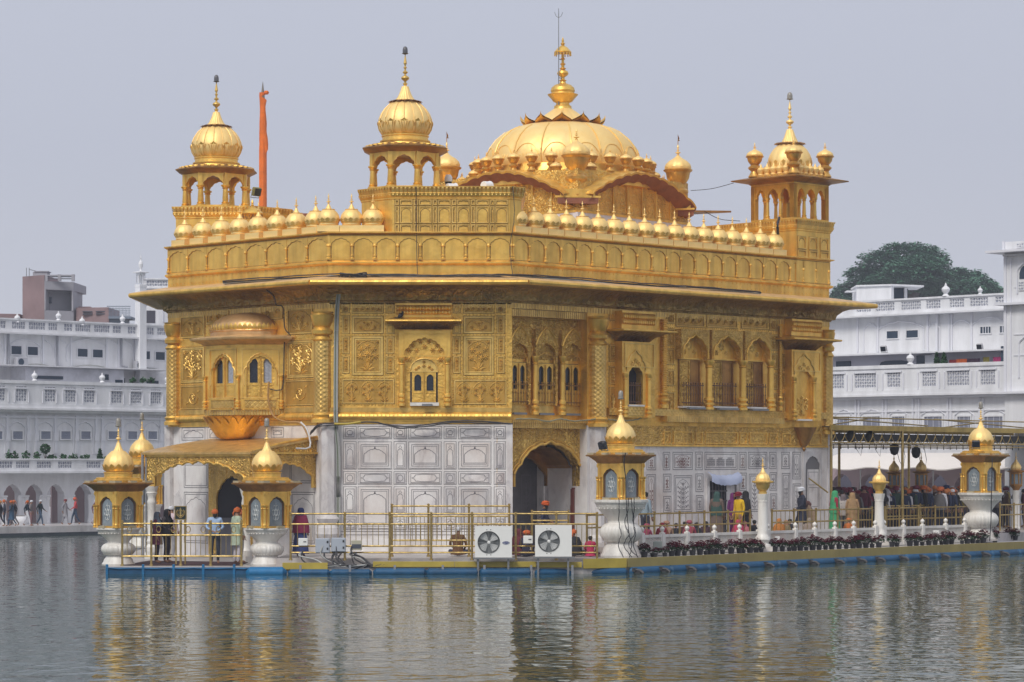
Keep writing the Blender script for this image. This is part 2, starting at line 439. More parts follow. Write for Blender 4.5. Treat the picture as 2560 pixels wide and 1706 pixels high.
def marble_mat(name,c0,c1,c2,vein=1.3,rough=0.42):
 m = bpy.data.materials.new(name); m.use_nodes = True
 nt = m.node_tree; N,L = nt.nodes,nt.links
 b = N['Principled BSDF']; b.inputs['Roughness'].default_value = rough
 tc = N.new('ShaderNodeTexCoord')
 mp = N.new('ShaderNodeMapping'); mp.inputs['Rotation'].default_value = (0.3, 0.7, 0.2); mp.inputs['Scale'].default_value = (1, 1, 0.45)
 L.new(tc.outputs['Object'], mp.inputs['Vector'])
 nz = N.new('ShaderNodeTexNoise'); nz.inputs['Scale'].default_value = vein; nz.inputs['Detail'].default_value = 8; nz.inputs['Roughness'].default_value = 0.68; nz.inputs['Distortion'].default_value = 1.3
 L.new(mp.outputs[0], nz.inputs['Vector'])
 cr = N.new('ShaderNodeValToRGB')
 cr.color_ramp.elements[0].position = 0.30; cr.color_ramp.elements[0].color = (*c2,1)
 cr.color_ramp.elements[1].position = 0.62; cr.color_ramp.elements[1].color = (*c0,1)
 e = cr.color_ramp.elements.new(0.46); e.color = (*c1,1)
 L.new(nz.outputs[0],cr.inputs[0])
 # slabs differ a little in tone, and stains run down
 vo = N.new('ShaderNodeTexVoronoi'); vo.inputs['Scale'].default_value = 0.9; L.new(tc.outputs['Object'], vo.inputs['Vector'])
 bw = N.new('ShaderNodeRGBToBW'); L.new(vo.outputs['Color'], bw.inputs[0])
 mr = N.new('ShaderNodeMapRange'); mr.inputs[3].default_value = 0.82; mr.inputs[4].default_value = 1.08; L.new(bw.outputs[0], mr.inputs[0])
 mx = N.new('ShaderNodeMixRGB'); mx.blend_type = 'MULTIPLY'; mx.inputs[0].default_value = 1
 L.new(cr.outputs[0],mx.inputs[1]); L.new(mr.outputs[0],mx.inputs[2])
 st = N.new('ShaderNodeTexNoise'); st.inputs['Scale'].default_value = 0.7; st.inputs['Detail'].default_value = 6; L.new(tc.outputs['Object'], st.inputs['Vector'])
 sr = N.new('ShaderNodeValToRGB'); sr.color_ramp.elements[0].position = 0.50; sr.color_ramp.elements[0].color = (0, 0, 0, 1); sr.color_ramp.elements[1].position = 0.8; sr.color_ramp.elements[1].color = (0.6, 0.6, 0.6, 1)
 L.new(st.outputs[0],sr.inputs[0])
 m2 = N.new('ShaderNodeMixRGB'); m2.inputs[2].default_value = (0.42, 0.31, 0.24, 1)
 L.new(sr.outputs[0],m2.inputs[0]); L.new(mx.outputs[0],m2.inputs[1])
 L.new(m2.outputs[0], b.inputs['Base Color'])
 MATS[name] = m
 return m
MARBLE = marble_mat('marble_wall', (0.80, 0.785, 0.765), (0.73, 0.70, 0.685), (0.44, 0.42, 0.44))
MARBLE_W = marble_mat('marble_white', (0.80, 0.78, 0.74), (0.75, 0.73, 0.68), (0.60, 0.56, 0.51), 2.4)
MARBLE_C = marble_mat('marble_column', (0.70, 0.68, 0.67), (0.60, 0.58, 0.58), (0.40, 0.37, 0.38), 2.0)
MARBLE_P = marble_mat('marble_pinkish', (0.80, 0.77, 0.74), (0.72, 0.67, 0.64), (0.44, 0.38, 0.37), 0.8)
INLAY = mat('inlay_black', (0.17, 0.16, 0.175), 0.5)
INLAY_R = mat('inlay_red', (0.16, 0.05, 0.04), 0.5)
DARK = mat('dark_interior', (0.02, 0.02, 0.026), 0.8)
GLASS = mat('dark_glass', (0.012, 0.017, 0.028), 0.12, spec=0.5)
CURTAIN = mat('curtain', (0.42, 0.46, 0.55), 0.8, var=0.5, vscale=14)
LGLASS = mat('lantern_glass', (0.24, 0.29, 0.33), 0.22, var=0.35, vscale=5)
LGLASS_D = mat('lantern_glass_figure', (0.55, 0.58, 0.58), 0.35)
LAMP = mat('lamp_glass', (0.34, 0.32, 0.28), 0.3, var=0.4, vscale=20)
LAMP_GREY = mat('lamp_glass_grey', (0.12, 0.12, 0.13), 0.35, var=0.3, vscale=20)
WHITE = mat('white_paint', (0.78, 0.79, 0.80), 0.45, var=0.06, vscale=3)
ACW = mat('ac_white', (0.80, 0.80, 0.77), 0.35, var=0.05, vscale=4)
BLACK = mat('black_plastic', (0.02, 0.021, 0.024), 0.45, var=0.2)
GREYM = mat('grey_metal', (0.26, 0.27, 0.28), 0.45, 0.5, var=0.2)
STEEL = mat('steel', (0.42, 0.43, 0.45), 0.38, 0.8, var=0.2, vscale=10)
GREYBOX = mat('grey_box', (0.40, 0.44, 0.50), 0.45, var=0.06)
CABLE = mat('cable_black', (0.03, 0.03, 0.035), 0.6)
CABLE_G = mat('cable_grey', (0.36, 0.37, 0.36), 0.6)
YELLOW = mat('yellow_board', (0.47, 0.36, 0.055), 0.5, var=0.28, vscale=1.5, bump=0.15, bscale=8)
KHAKI = mat('khaki_board', (0.34, 0.27, 0.085), 0.55, var=0.25, vscale=1.2, bump=0.15, bscale=8)
BLUE = mat('blue_float', (0.003, 0.085, 0.20), 0.6, var=0.45, vscale=2.5, bump=0.2, bscale=6)
BLUE_L = mat('blue_float_light', (0.004, 0.155, 0.36), 0.6, var=0.3, vscale=3)
CLOTH_W = mat('white_cloth', (0.40, 0.45, 0.60), 0.85, bump=0.3, bscale=12)
ORANGE_CL = mat('orange_cloth', (0.86, 0.18, 0.010), 0.85, var=0.3, vscale=2.5, bump=0.6, bscale=6)
WOOD = mat('brown_wood', (0.16, 0.07, 0.03), 0.6, var=0.35)
BR_BAR = mat('brown_bars', (0.20, 0.105, 0.06), 0.45, 0.4, var=0.3, vscale=10)
PINK_PL = mat('pink_plaster', (0.30, 0.205, 0.21), 0.85, var=0.28, vscale=0.5, bump=0.2, bscale=3)
GREY_PL = mat('grey_plaster', (0.36, 0.36, 0.40), 0.85, var=0.2, vscale=0.6)
BLD = mat('white_wall', (0.78, 0.79, 0.82), 0.7, var=0.22, vscale=0.8, streak=True)
BLD_ST = mat('stained_wall', (0.66, 0.67, 0.73), 0.75, var=0.42, vscale=1.1)
BLD_LINE = mat('wall_moulding', (0.68, 0.69, 0.74), 0.7)
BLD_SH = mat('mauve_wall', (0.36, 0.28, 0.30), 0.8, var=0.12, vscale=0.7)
WIN = mat('window_dark', (0.03, 0.05, 0.08), 0.2)
TENT = mat('tent_cloth', (0.74, 0.70, 0.66), 0.85, var=0.05)
PAVE = marble_mat('pavement_marble', (0.58, 0.57, 0.57), (0.50, 0.49, 0.49), (0.36, 0.35, 0.36), 0.8, 0.35)
FLOORM = marble_mat('platform_marble', (0.50, 0.48, 0.46), (0.42, 0.40, 0.39), (0.28, 0.26, 0.26), 1.2, 0.4)
EARTH = mat('earth', (0.20, 0.17, 0.14), 0.9, var=0.3)
SKIN = mat('skin', (0.26, 0.135, 0.08), 0.55)
HAIR = mat('hair_black', (0.012, 0.010, 0.010), 0.6)
POTM = mat('pot_black', (0.018, 0.018, 0.022), 0.5)
LEAF_R = mat('leaf_red', (0.115, 0.008, 0.022), 0.9, var=0.6, vscale=9, spec=0.03)
LEAF_G = mat('leaf_green', (0.028, 0.07, 0.024), 0.9, var=0.4, vscale=9, spec=0.03)
TREE_G = mat('tree_leaf', (0.08, 0.23, 0.13), 0.65, var=0.45, vscale=0.7)
BARK = mat('bark', (0.09, 0.07, 0.055), 0.9, var=0.4, vscale=4)
_clothes = {}
def cloth(r,g,b):
 k = 'cloth_%02x%02x%02x' % (int(r * 255), int(g * 255), int(b * 255))
 return mat(k,(r,g,b),0.85,var=0.25,vscale=9,bump=0.5,bscale=14)
# water: a real surface with wind ripples
def water_mat():
 m = bpy.data.materials.new('water'); m.use_nodes = True
 nt = m.node_tree; N,L = nt.nodes,nt.links
 b = N['Principled BSDF']
 b.inputs['Base Color'].default_value = (0.030, 0.064, 0.050, 1)
 b.inputs['Roughness'].default_value = 0.04
 b.inputs['IOR'].default_value = 1.26
 tc = N.new('ShaderNodeTexCoord')
 hs = None
 for sc,amp,det,st in ((0.45,0.26,1,(0.7,1.0,1)),(1.25,0.26,1,(1.15,0.9,1)),(2.9,0.13,1,(1.1,0.9,1))):
  mp = N.new('ShaderNodeMapping'); mp.inputs['Scale'].default_value = st; mp.inputs['Rotation'].default_value = (0, 0, radians(7 * sc % 20 - 8))
  L.new(tc.outputs['Object'], mp.inputs['Vector'])
  nz = N.new('ShaderNodeTexNoise'); nz.inputs['Scale'].default_value = sc; nz.inputs['Detail'].default_value = det; nz.inputs['Roughness'].default_value = 0.55
  L.new(mp.outputs[0], nz.inputs['Vector'])
  mu = N.new('ShaderNodeMath'); mu.operation = 'MULTIPLY'; mu.inputs[1].default_value = amp
  L.new(nz.outputs[0],mu.inputs[0])
  if hs is None: hs = mu.outputs[0]
  else:
   ad = N.new('ShaderNodeMath'); ad.operation = 'ADD'; L.new(hs, ad.inputs[0]); L.new(mu.outputs[0], ad.inputs[1]); hs = ad.outputs[0]
 bp = N.new('ShaderNodeBump'); bp.inputs['Strength'].default_value = 0.5; bp.inputs['Distance'].default_value = 0.16
 L.new(hs, bp.inputs['Height']); L.new(bp.outputs[0], b.inputs['Normal'])
 MATS['water'] = m
 return m
WATER = water_mat()
# ------------------------------------------------------------------ setting: water, platform, shore pavements, ground
UR = Vector((sqrt(0.5),sqrt(0.5))); UL = Vector((-sqrt(0.5),sqrt(0.5)))
def plane_obj(name, pts, z, m, kind='structure'):
 me = bpy.data.meshes.new(name)
 me.from_pydata([(p[0],p[1],z) for p in pts],[],[tuple(range(len(pts)))]); me.materials.append(m)
 o = bpy.data.objects.new(name, me); COL.objects.link(o); o['kind'] = kind
 return o
plane_obj('ground', [(-900, -300), (900, -300), (900, 1500), (-900, 1500)], -1.2, EARTH)
plane_obj('water', [(-160, -40), (160, -40), (160, 175), (-160, 175)], 0.0, WATER)
# the tank's two far edges meet in a corner hidden behind the temple; each is a marble walk with a stone edge
SHL,SHR,SH_Z = 147.1,131.5,0.43
cx_,cy_ = (SHR - SHL) / 2,(SHR + SHL) / 2
def shore(name,poly,z0,z1):
 b = MB(); b.hprism(poly,z0,z1)
 o = part(name, b, PAVE, smooth=False); o['kind'] = 'structure'; return o
Lp = Vector((cx_,cy_)) - UR * 70
Rp = Vector((cx_,cy_)) - UL * 90
shore('pavement', [tuple(Lp), (cx_, cy_), (cx_ , cy_ + 60), tuple(Lp + UL * 60)], -1.1, SH_Z)
shore('pavement', [(cx_, cy_), tuple(Rp), tuple(Rp + UR * 60), (cx_, cy_ + 60)], -1.1, SH_Z + 0.003)
b = MB()
b.hprism([tuple(Lp - UL * 0.35),(cx_ ,cy_ - 0.35 * 1.414),(cx_,cy_ - 0.02),tuple(Lp - UL * 0.02)],-1.0,0.13)
o = part('tank_step', b, mat('wet_stone', (0.055, 0.07, 0.085), 0.35, var=0.3), smooth=False); o['kind'] = 'structure'
# island platform
D0 = 81.2
K_dir = Vector((sin(radians(41.5)),cos(radians(41.5))))
KA = Vector((XP(1565,82.0),82.0))
KB = KA + K_dir * 25.0
KN = Vector((K_dir.y,-K_dir.x))
XL = XP(268,D0)
plat = [(XL,D0),(XP(1457,D0),D0),tuple(KA),tuple(KB),tuple(KB + UL * 9.5),(2.0,116.0),(XL - 1.5,104.0),(XL - 1.0,90.0)]
b = MB(); b.hprism(plat,-1.1,0.22)
o = part('platform', b, FLOORM, smooth=False); o['kind'] = 'structure'
b = MB()
b.hprism([(XP(690,82.0),82.0),(XP(1480,82.0),82.0),(XP(1480,82.0) + 4,90),(XP(690,82.0),90)],0.21,0.45)
o = part('walkway', b, FLOORM, smooth=False); o['kind'] = 'structure'
WA = KA - KN * 1.15 + K_dir * 0.6; WB = KB - KN * 1.15 + K_dir * 40
b = MB()
b.hprism([tuple(WA),tuple(WB),tuple(WB + UL * 7.0),tuple(WA + UL * 3.6)],0.2,0.74)
o = part('walkway', b, FLOORM, smooth=False); o['kind'] = 'structure'
b = MB()
CA = KB - KN * 1.3
b.hprism([tuple(CA),tuple(CA + K_dir * 40),tuple(CA + K_dir * 40 + UL * 7),tuple(CA + UL * 7)],-1.1,0.40)
o = part('causeway', b, FLOORM, smooth=False); o['kind'] = 'structure'
# ------------------------------------------------------------------ the temple
DC = 86.0
P1 = Vector((XP(822,DC),DC)); P2 = Vector((XP(1280,DC),DC))
k = (420 - 1280) / FPX; t0 = (P1.x - k * DC) / (sqrt(.5) + k * sqrt(.5)); P0 = P1 + UL * t0
k = (2073 - 1280) / FPX; t1 = (k * DC - P2.x) / (sqrt(.5) - k * sqrt(.5)); P3 = P2 + UR * t1
Q0 = P0 + Vector((0,(P2 - P1).length)); P4 = Q0 + UR * t1
ENV = [tuple(p) for p in (P0,P1,P2,P3,P4,Q0)]
FL,FC,FR = Face(P0,P1),Face(P1,P2),Face(P2,P3)
ZM,ZS,ZE,ZLED,ZCOR = ZP(1061,DC),ZP(757,DC),9.22,ZP(660,DC),ZP(583,DC)
T = thing('temple', 'gold-clad domed temple with a marble lower storey standing on the island platform', 'temple', (0, 94, 0))
# --- masses
IW0,IW1,IWD = 0.0,FR.hit(1468,1050)[0],0.42
inn = -FR.n
def frp(s_,d): return tuple(FR.a + FR.d * s_ + inn * d)
b = MB()
b.hprism([tuple(P0),tuple(P1),tuple(P2),frp(0.02,2.6),frp(IW1,2.6),frp(IW1,0),tuple(P3),tuple(P4),tuple(Q0)],0.0,ZM)
part('marble_wall', b, MARBLE, T, smooth=False)
b = MB()
b.hprism([tuple(P0),tuple(P1),tuple(P2),frp(0.0,IWD),frp(IW1,IWD),frp(IW1,0),tuple(P3),tuple(P4),tuple(Q0)],ZM,ZS - 0.18)
part('gold_wall', b, G_WALL, T, smooth=False)
b = MB()
b.hprism(offset_poly(ENV,0.012),ZS - 0.18,ZS + 0.02)
part('gold_frieze', b, G_BAND, T, smooth=False)
# --- eave: dark cove below, sheet roof above, rolled rim
b = MB()
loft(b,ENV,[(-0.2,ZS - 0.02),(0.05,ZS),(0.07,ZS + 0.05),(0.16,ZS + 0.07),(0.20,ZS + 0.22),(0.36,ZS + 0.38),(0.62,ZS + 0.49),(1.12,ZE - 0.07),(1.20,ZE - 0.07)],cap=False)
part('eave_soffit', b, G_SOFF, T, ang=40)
b = MB()
loft(b,ENV,[(1.20,ZE - 0.07),(1.22,ZE + 0.06),(1.16,ZE + 0.10),(0.6,ZE + 0.21),(-0.1,ZE + 0.33)],cap=False)
eav = part('eave', b, G_ROOF, T, ang=50)
b = MB()
ring = offset_poly(ENV,1.23); ring = ring + [ring[0]]
for i in range(len(ring) - 1):
 b.tube([(ring[i][0],ring[i][1],ZE),(ring[i + 1][0],ring[i + 1][1],ZE)],0.085,10)
part('rim', b, G_PLAIN, eav)
# --- parapet
b = MB()
loft(b,ENV,[(-0.02,ZE + 0.2),(0.0,ZE + 0.3),(0.0,ZLED - 0.05),(0.05,ZLED - 0.03),(0.11,ZLED + 0.02),(0.11,ZLED + 0.06),(0.02,ZLED + 0.10),(0.0,ZLED + 0.12),(0.0,ZCOR - 0.06),(0.05,ZCOR - 0.03),(0.14,ZCOR + 0.0),(0.14,ZCOR + 0.035),(0.0,ZCOR + 0.05),(-0.7,ZCOR + 0.055)])
PARA = b
def parapet_arcade(face,s0,s1,n,z0,z1,skip=()):
 """shallow blind arches: pilasters, cusped arch ridge"""
 b = MB(); w = (s1 - s0) / n
 for i in range(n + 1):
  x = s0 + w * i
  b.box(x - 0.035,x + 0.035,-0.035,0.01,z0 + 0.16,z1)
  b.lathe([(0.07,z0),(0.075,z0 + 0.05),(0.045,z0 + 0.08),(0.055,z0 + 0.14),(0.03,z0 + 0.17),(0.035,z0 + 0.42),(0.065,z0 + 0.46),(0.05,z0 + 0.52)],8,x,-0.02)
 for i in range(n):
  if i in skip: continue
  a = s0 + w * i + 0.055; c = s0 + w * (i + 1) - 0.055
  arc = arc_cusp(a,c,z0 + 0.50,z1 - 0.08,z0 + 0.50,5,0.16,3,0.05)
  b.arch_wall(a - 0.015,c + 0.015,z0 + 0.5,z1 - 0.01,arc,-0.028,0.01)
 ba_ = part('blind_arcade', b, G_PLAIN, T, face.M, ang=25)
 b = MB()
 for i in range(n):
  a = s0 + w * i + 0.06; c = s0 + w * (i + 1) - 0.06
  b.strip(arc_cusp(a,c,z0 + 0.50,z1 - 0.085,z0 + 0.02,5,0.16,3,0.05),0.022,-0.006)
  for q in (s0 + w * i - .05,s0 + w * i + .05): b.strip([(q,z0 + .2),(q,z1)],.02,-.005)
 b.strip([(s0,z1 + .01),(s1,z1 + .01)],.03,-.04); b.strip([(s0,z0 - .015),(s1,z0 - .015)],.02,-.10)
 part('groove_shade_lines', b, G_GROOVE_SHADE, ba_, face.M, smooth=False)  # flat strips, painted shade around the arches and pilasters
za,zb = ZLED + 0.13,ZCOR - 0.08
parapet_arcade(FL,0.05,FL.L - 0.02,8,za,zb)
parapet_arcade(FC,0.02,FC.L - 0.02,8,za,zb)
parapet_arcade(FR,0.05,FR.L - 0.05,22,za,zb)
b = PARA
for f_,n_ in ((FL,42),(FC,30),(FR,80)):
 b.M = f_.M
 for i in range(n_):
  for z_ in (ZE + 0.40,ZLED - 0.09):
   x_ = 0.1 + (f_.L - 0.2) * i / (n_ - 1)
   b.box(x_ - 0.016,x_ + 0.016,-0.02,0.0,z_ - 0.02,z_ + 0.02)
part('parapet', b, G_PLAIN, T, ang=20)
# --- the parapet domes
def lobes(n,d=0.05):
 return lambda a,z: 1 - d * abs(cos(a * n / 2)) ** 8
def petals(b,r0,z0,r1,z1,w,n,th=0.02,phase=0.0):
 """a ring of pointed leaves standing on a surface of revolution"""
 for i in range(n):
  a = 2 * pi * i / n + phase
  e = Vector((cos(a),sin(a),0)); q = Vector((-sin(a),cos(a),0))
  def pp(u,v,o):
   r = r0 + (r1 - r0) * v + o
   return e * (r * cos(u / max(r,.05))) + q * (r * sin(u / max(r,.05))) + Vector((0,0,z0 + (z1 - z0) * v))
  vs = [pp(-w / 2,0,th * .4),pp(w / 2,0,th * .4),pp(-w * .5,.55,th),pp(w * .5,.55,th),pp(0,.5,th * 2.0),pp(-w * .25,.85,th),pp(w * .25,.85,th),pp(0,1,th * 1.4),pp(0,0,th)]
  b.add(vs,[(0,8,4,2),(8,1,3,4),(2,4,5),(4,3,6),(4,6,7),(5,4,7)])
BULB = [(0.80,0),(0.88,.06),(0.97,.18),(1.0,.32),(.97,.48),(.89,.64),(.76,.79),(.60,.91),(.47,1.0)]
def finial(b,z,h,r,n=10,cz=0):
 """a spire of stacked beads and urns, height h, widest r"""
 pr = [(.45,0),(.30,.04),(.55,.08),(.55,.10),(.25,.13),(.30,.17),(.85,.22),(1.0,.26),(.85,.30),(.28,.34),(.22,.38),(.60,.42),(.62,.44),(.24,.48),(.22,.54),(.45,.57),(.22,.60),(.20,.64),(.42,.70),(.36,.74),(.16,.88),(.05,1.0)]
 b.lathe([(p[0] * r,z + p[1] * h) for p in pr],n,cz=cz)
def onion(b,r,z0,h,n=16,d=0.05,seg=4):
 b.lathe([(p[0] * r,z0 + p[1] * h) for p in BULB],n * seg,mod=lobes(n,d))
b = MB()
b.box(-0.37,0.37,-0.30,0.30,0.0,0.20)
b.lathe([(.27,.20),(.31,.23),(.31,.27),(.28,.29)],20)
onion(b,.37,.27,.48,12,0.022)
b2 = MB()
petals(b2,.325,.30,.372,.45,.17,12,0.014)
b3 = MB()
b3.lathe([(.22,.73),(.225,.745),(.12,.757),(.09,.80),(.055,.87),(.035,.91)],16,mod=lobes(8,.06))
finial(b3,.90,.37,.07,8)
me_d, me_l, me_f = b.mesh('dome', G_DOME), b2.mesh('leaf_band', G_LEAF), b3.mesh('finial', G_DOME)
def parapet_dome(x,y,a):
 d_ = part('parapet_dome', me_d, None, T, RZ((x, y, ZCOR + 0.055), a))
 part('leaf_band', me_l, None, d_, RZ((x, y, ZCOR + 0.055), a)); part('finial', me_f, None, d_, RZ((x, y, ZCOR + 0.055), a))
def row(face,s_list,inset=0.30):
 a = atan2(face.d.y,face.d.x)
 for s_ in s_list:
  p = face.w(s_,-inset); parapet_dome(p[0],p[1],a)
row(FL,[FL.hit(400 + x / 2.375,560)[0] for x in (106,214,324,433,544,655,768,884)])
row(FC,[FC.hit(400 + x / 2.375,560)[0] for x in (997,1134,1262)])
dx = [FR.hit(p,570)[0] for p in (1309,1951)]
row(FR,[dx[0] + (dx[1] - dx[0]) * i / 17 for i in range(18)])
# --- roof blocks that carry the corner pavilions
BA = [(XP(905,87.2),87.02),(XP(981,DC),DC - 0.035),(XP(1274,DC),DC - 0.035),(XP(1303,86.4),86.38),(XP(1303,86.4),90.2),(XP(905,87.2),90.2)]
ZBT = ZP(467,DC)
def cornice_block(poly,z0,z1,name):
 b = MB(); loft(b,poly,[(0,z0),(0,z1 - 0.42),(0.03,z1 - 0.40),(0.03,z1 - 0.36),(0.06,z1 - 0.33),(0.11,z1 - 0.22),(0.05,z1 - 0.19),(0.07,z1 - 0.12),(0.14,z1 - 0.02),(0.14,z1),(0.0,z1 + 0.01)])
 o = part(name,b,G_PLAIN,T,ang=20)
 b = MB(); P_ = offset_poly(poly,0.09)
 for i in range(len(P_)):
  a_,c_ = Vector(P_[i]),Vector(P_[(i + 1) % len(P_)])
  n_ = int((c_ - a_).length / 0.13)
  for j in range(n_):
   p = a_ + (c_ - a_) * ((j + .5) / n_); d_ = (c_ - a_).normalized()
   b.M = RZ((p.x,p.y,0),atan2(d_.y,d_.x))
   b.add([(-.055,.0,z1 - .20),(.055,.0,z1 - .20),(.045,-.055,z1 - .08),(-.045,-.055,z1 - .08),(0,-.02,z1 - .30)],[(0,1,2,3),(0,4,1)])
   b.box(-.03,.03,-.045,0,z1 - .075,z1 - .025)
 part('cornice_leaves', b, G_LEAF, o)
 return o
blkA = cornice_block(BA, ZCOR - 0.04, ZBT, 'roof_block')
b = MB()
s0,s1 = FC.hit(985,540)[0],FC.hit(1271,540)[0]
gv_ = MB()
for i in range(6):
 x0 = s0 + (s1 - s0) * i / 6
 for (x_,w_) in ((x0 + .03,.14),(x0 + .20,.40)):
  for z0_,z1_ in ((ZCOR + .02,ZCOR + .27),(ZCOR + .32,ZCOR + .86),(ZCOR + .91,ZBT - .43)):
   b.frame(x_,x_ + w_,z0_,z1_,.026,-.075,-.03)
   arc = arc_cusp(x_ + .045,x_ + w_ - .045,z0_ + (z1_ - z0_) * .62,z1_ - .05,z0_ + .03,3,.16,3,.05)
   gv_.strip(arc,.022,-.041); gv_.rectline(x_ - .01,x_ + w_ + .01,z0_ - .01,z1_ + .01,.016,-.040)
part('relief_panel', b, G_LEAF, blkA, FC.M); part('groove_shade_lines', gv_, G_GROOVE_SHADE, blkA, FC.M, smooth=False)
sC = FR.hit(1989,590)[0]
BC = [FR.w(sC,0.035),FR.w(FR.L + 0.02,0.035),FR.w(FR.L + 0.02,-5.0),FR.w(sC,-5.0)]
ZCT = ZP(549,96.5)
blkC = cornice_block(BC, ZCOR - 0.95, ZCT, 'roof_block')
b,gv_ = MB(),MB()
for i in range(3):
 x0 = sC + (FR.L - sC) * i / 3
 for z0_,z1_ in ((ZCOR + .05,ZCOR + .3),(ZCOR + .35,ZCOR + .8)):
  b.frame(x0 + .08,x0 + .55,z0_,z1_,.026,-.075,-.03)
  gv_.strip(arc_cusp(x0 + .13,x0 + .50,z0_ + .2,z1_ - .05,z0_ + .03,5,.16,3,.05),.022,-.045); gv_.rectline(x0 + .07,x0 + .56,z0_ - .01,z1_ + .01,.016,-.044)
part('relief_panel', b, G_LEAF, blkC, FR.M); part('groove_shade_lines', gv_, G_GROOVE_SHADE, blkC, FR.M, smooth=False)
# --- octagonal corner pavilion (built once, then copied)
def oct_ring(r,n=8,ph=pi / 8): return [(r * cos(ph + 2 * pi * i / n),r * sin(ph + 2 * pi * i / n)) for i in range(n)]
def colonnette(b,x,y,z0,z1,r,n=10):
 h = z1 - z0
 b.lathe([(r * 1.5,z0),(r * 1.5,z0 + .05 * h),(r * 1.1,z0 + .07 * h),(r * 1.35,z0 + .13 * h),(r * .95,z0 + .18 * h),(r * 1.05,z0 + .24 * h),(r * .82,z0 + .80 * h),(r * 1.25,z0 + .84 * h),(r * .9,z0 + .87 * h),(r * 1.35,z0 + .93 * h),(r * 1.5,z0 + .96 * h),(r * 1.5,z1)],n,x,y)
def chattri(M,lampmat):
 """octagonal kiosk: base, eight columns with cusped arches, eave, drum, bulb, neck, spire, lamp"""
 R = 1.20
 b = MB()
 b.hprism(oct_ring(R + .12),0,.09)
 b.hprism(oct_ring(R + .02),1.24,1.32)
 P_ = oct_ring(R)
 root = part('corner_pavilion', b, G_PLAIN, T, M, ang=20)
 bc,ba = MB(),MB()
 for i in range(8):
  colonnette(bc,P_[i][0] * .95,P_[i][1] * .95,.09,.80,.105)
  a_,c_ = Vector(P_[i]) * .97,Vector(P_[(i + 1) % 8]) * .97
  d_ = (c_ - a_).normalized(); L_ = (c_ - a_).length
  ba.M = RZ((a_.x,a_.y,0),atan2(d_.y,d_.x))
  arc = arc_cusp(.09,L_ - .09,.80,1.14,.78,5,.16,3,.06)
  ba.arch_wall(0,L_,.78,1.245,arc,-.02,.07)
  ba.box(.06,L_ - .06,-.04,-.02,1.19,1.22); ba.box(.075,.10,-.04,-.02,.80,1.19); ba.box(L_ - .10,L_ - .075,-.04,-.02,.80,1.19)
  ba.box(-.07,.07,-.05,.06,.80,1.24)
 part('columns', bc, G_PLAIN, root, M); part('arches', ba, G_PLAIN, root, M, ang=25)
 b = MB()
 O_ = oct_ring(1.0)
 loft(b,O_,[(.20,1.22),(.24,1.25),(.46,1.37),(.47,1.40),(.44,1.415),(.10,1.56),(-.1,1.57)])
 part('eave', b, G_DARK, root, M, ang=30)
 b = MB()
 for i in range(32):
  a = 2 * pi * (i + .5) / 32
  b.lathe([(.02,1.455),(.11,1.46),(.10,1.50),(.03,1.51)],6,1.24 * cos(a),1.24 * sin(a))
 b.lathe([(1.12,1.48),(1.10,1.55),(.80,1.57),(.80,1.63),(.84,1.64),(.84,1.68),(.77,1.70),(.76,1.80),(.79,1.82),(.79,1.86),(.73,1.87)],40)
 part('drum', b, G_PLAIN, root, M, ang=25)
 b = MB(); onion(b,.90,1.86,1.14,16,.014,6)
 for i in range(16): b.tube([(p[0] * .905 * cos(i * pi / 8),p[0] * .905 * sin(i * pi / 8),1.86 + p[1] * 1.14) for p in BULB[1:]],.014,4)
 dm = part('dome', b, G_DOME, root, M)
 b = MB(); petals(b,.745,1.88,.905,2.36,.38,12,.014); petals(b,.74,1.88,.87,2.20,.26,12,.016,pi / 12)
 for i in range(12):
  for u in (-.14,-.07,.07,.14): b.tube([(r * cos(pi / 6 * i + u * k_ / r),r * sin(pi / 6 * i + u * k_ / r),z) for r,z,k_ in ((.775,1.90,.5),(.87,2.08,.9),(.925,2.24,1.2),(.92,2.34 - abs(u) * .5,1.5))],.012,4)
 part('leaf_band', b, G_PLAIN, dm, M)
 b = MB()
 for i in range(16):
  a = 2 * pi * i / 16
  e = Vector((cos(a),sin(a),0)); q = Vector((-sin(a),cos(a),0))
  f_ = lambda r,u,z: e * r + q * u + Vector((0,0,z))
  b.add([f_(.36,-.08,3.03),f_(.36,.08,3.03),f_(.53,.10,3.00),f_(.53,-.10,3.00),f_(.60,0,2.965)],[(0,1,2,3),(3,2,4)])
 b.lathe([(.46,2.96),(.44,3.03),(.33,3.05)],32)
 part('lotus_ring', b, G_DARK, dm, M)
 b = MB(); b.lathe([(.34,3.03),(.33,3.06),(.27,3.12),(.205,3.25),(.15,3.39),(.12,3.50)],64,mod=lobes(16,.06))
 part('neck', b, G_DOME, dm, M)
 b = MB(); finial(b,3.49,1.12,.14,12)
 part('finial', b, G_LEAF, dm, M)
 b = MB(); b.lathe([(.02,4.56),(.10,4.59),(.115,4.60),(.085,4.615),(.085,4.72),(.07,4.79),(.035,4.83),(.0,4.84)],14)
 part('lamp', b, lampmat, dm, M)
 return root
TA = (XP(1013,87.7),87.7,ZBT); TB = (XP(541,94.1),94.1,ZBT)
chA = chattri(RZ(TA),LAMP_GREY)
chB = copy_tree(chA,None,None,T)
chB.matrix_basis = WM[T.name].inverted() @ RZ(TB,radians(22.5) * 0)
blkB = [(TB[0] - 1.28,TB[1] - 1.3),(TB[0] + 1.5,TB[1] - 1.55),(TB[0] + 2.6,TB[1] - .4),(TB[0] + 2.6,TB[1] + 2.6),(TB[0] - 1.28,TB[1] + 2.6)]
cornice_block(blkB, ZCOR - 0.5, ZBT, 'roof_block')
b = MB(); b.box(TB[0] + 1.5,TB[0] + 4.2,TB[1] - .2,TB[1] + 2.4,ZCOR,ZBT - .12)
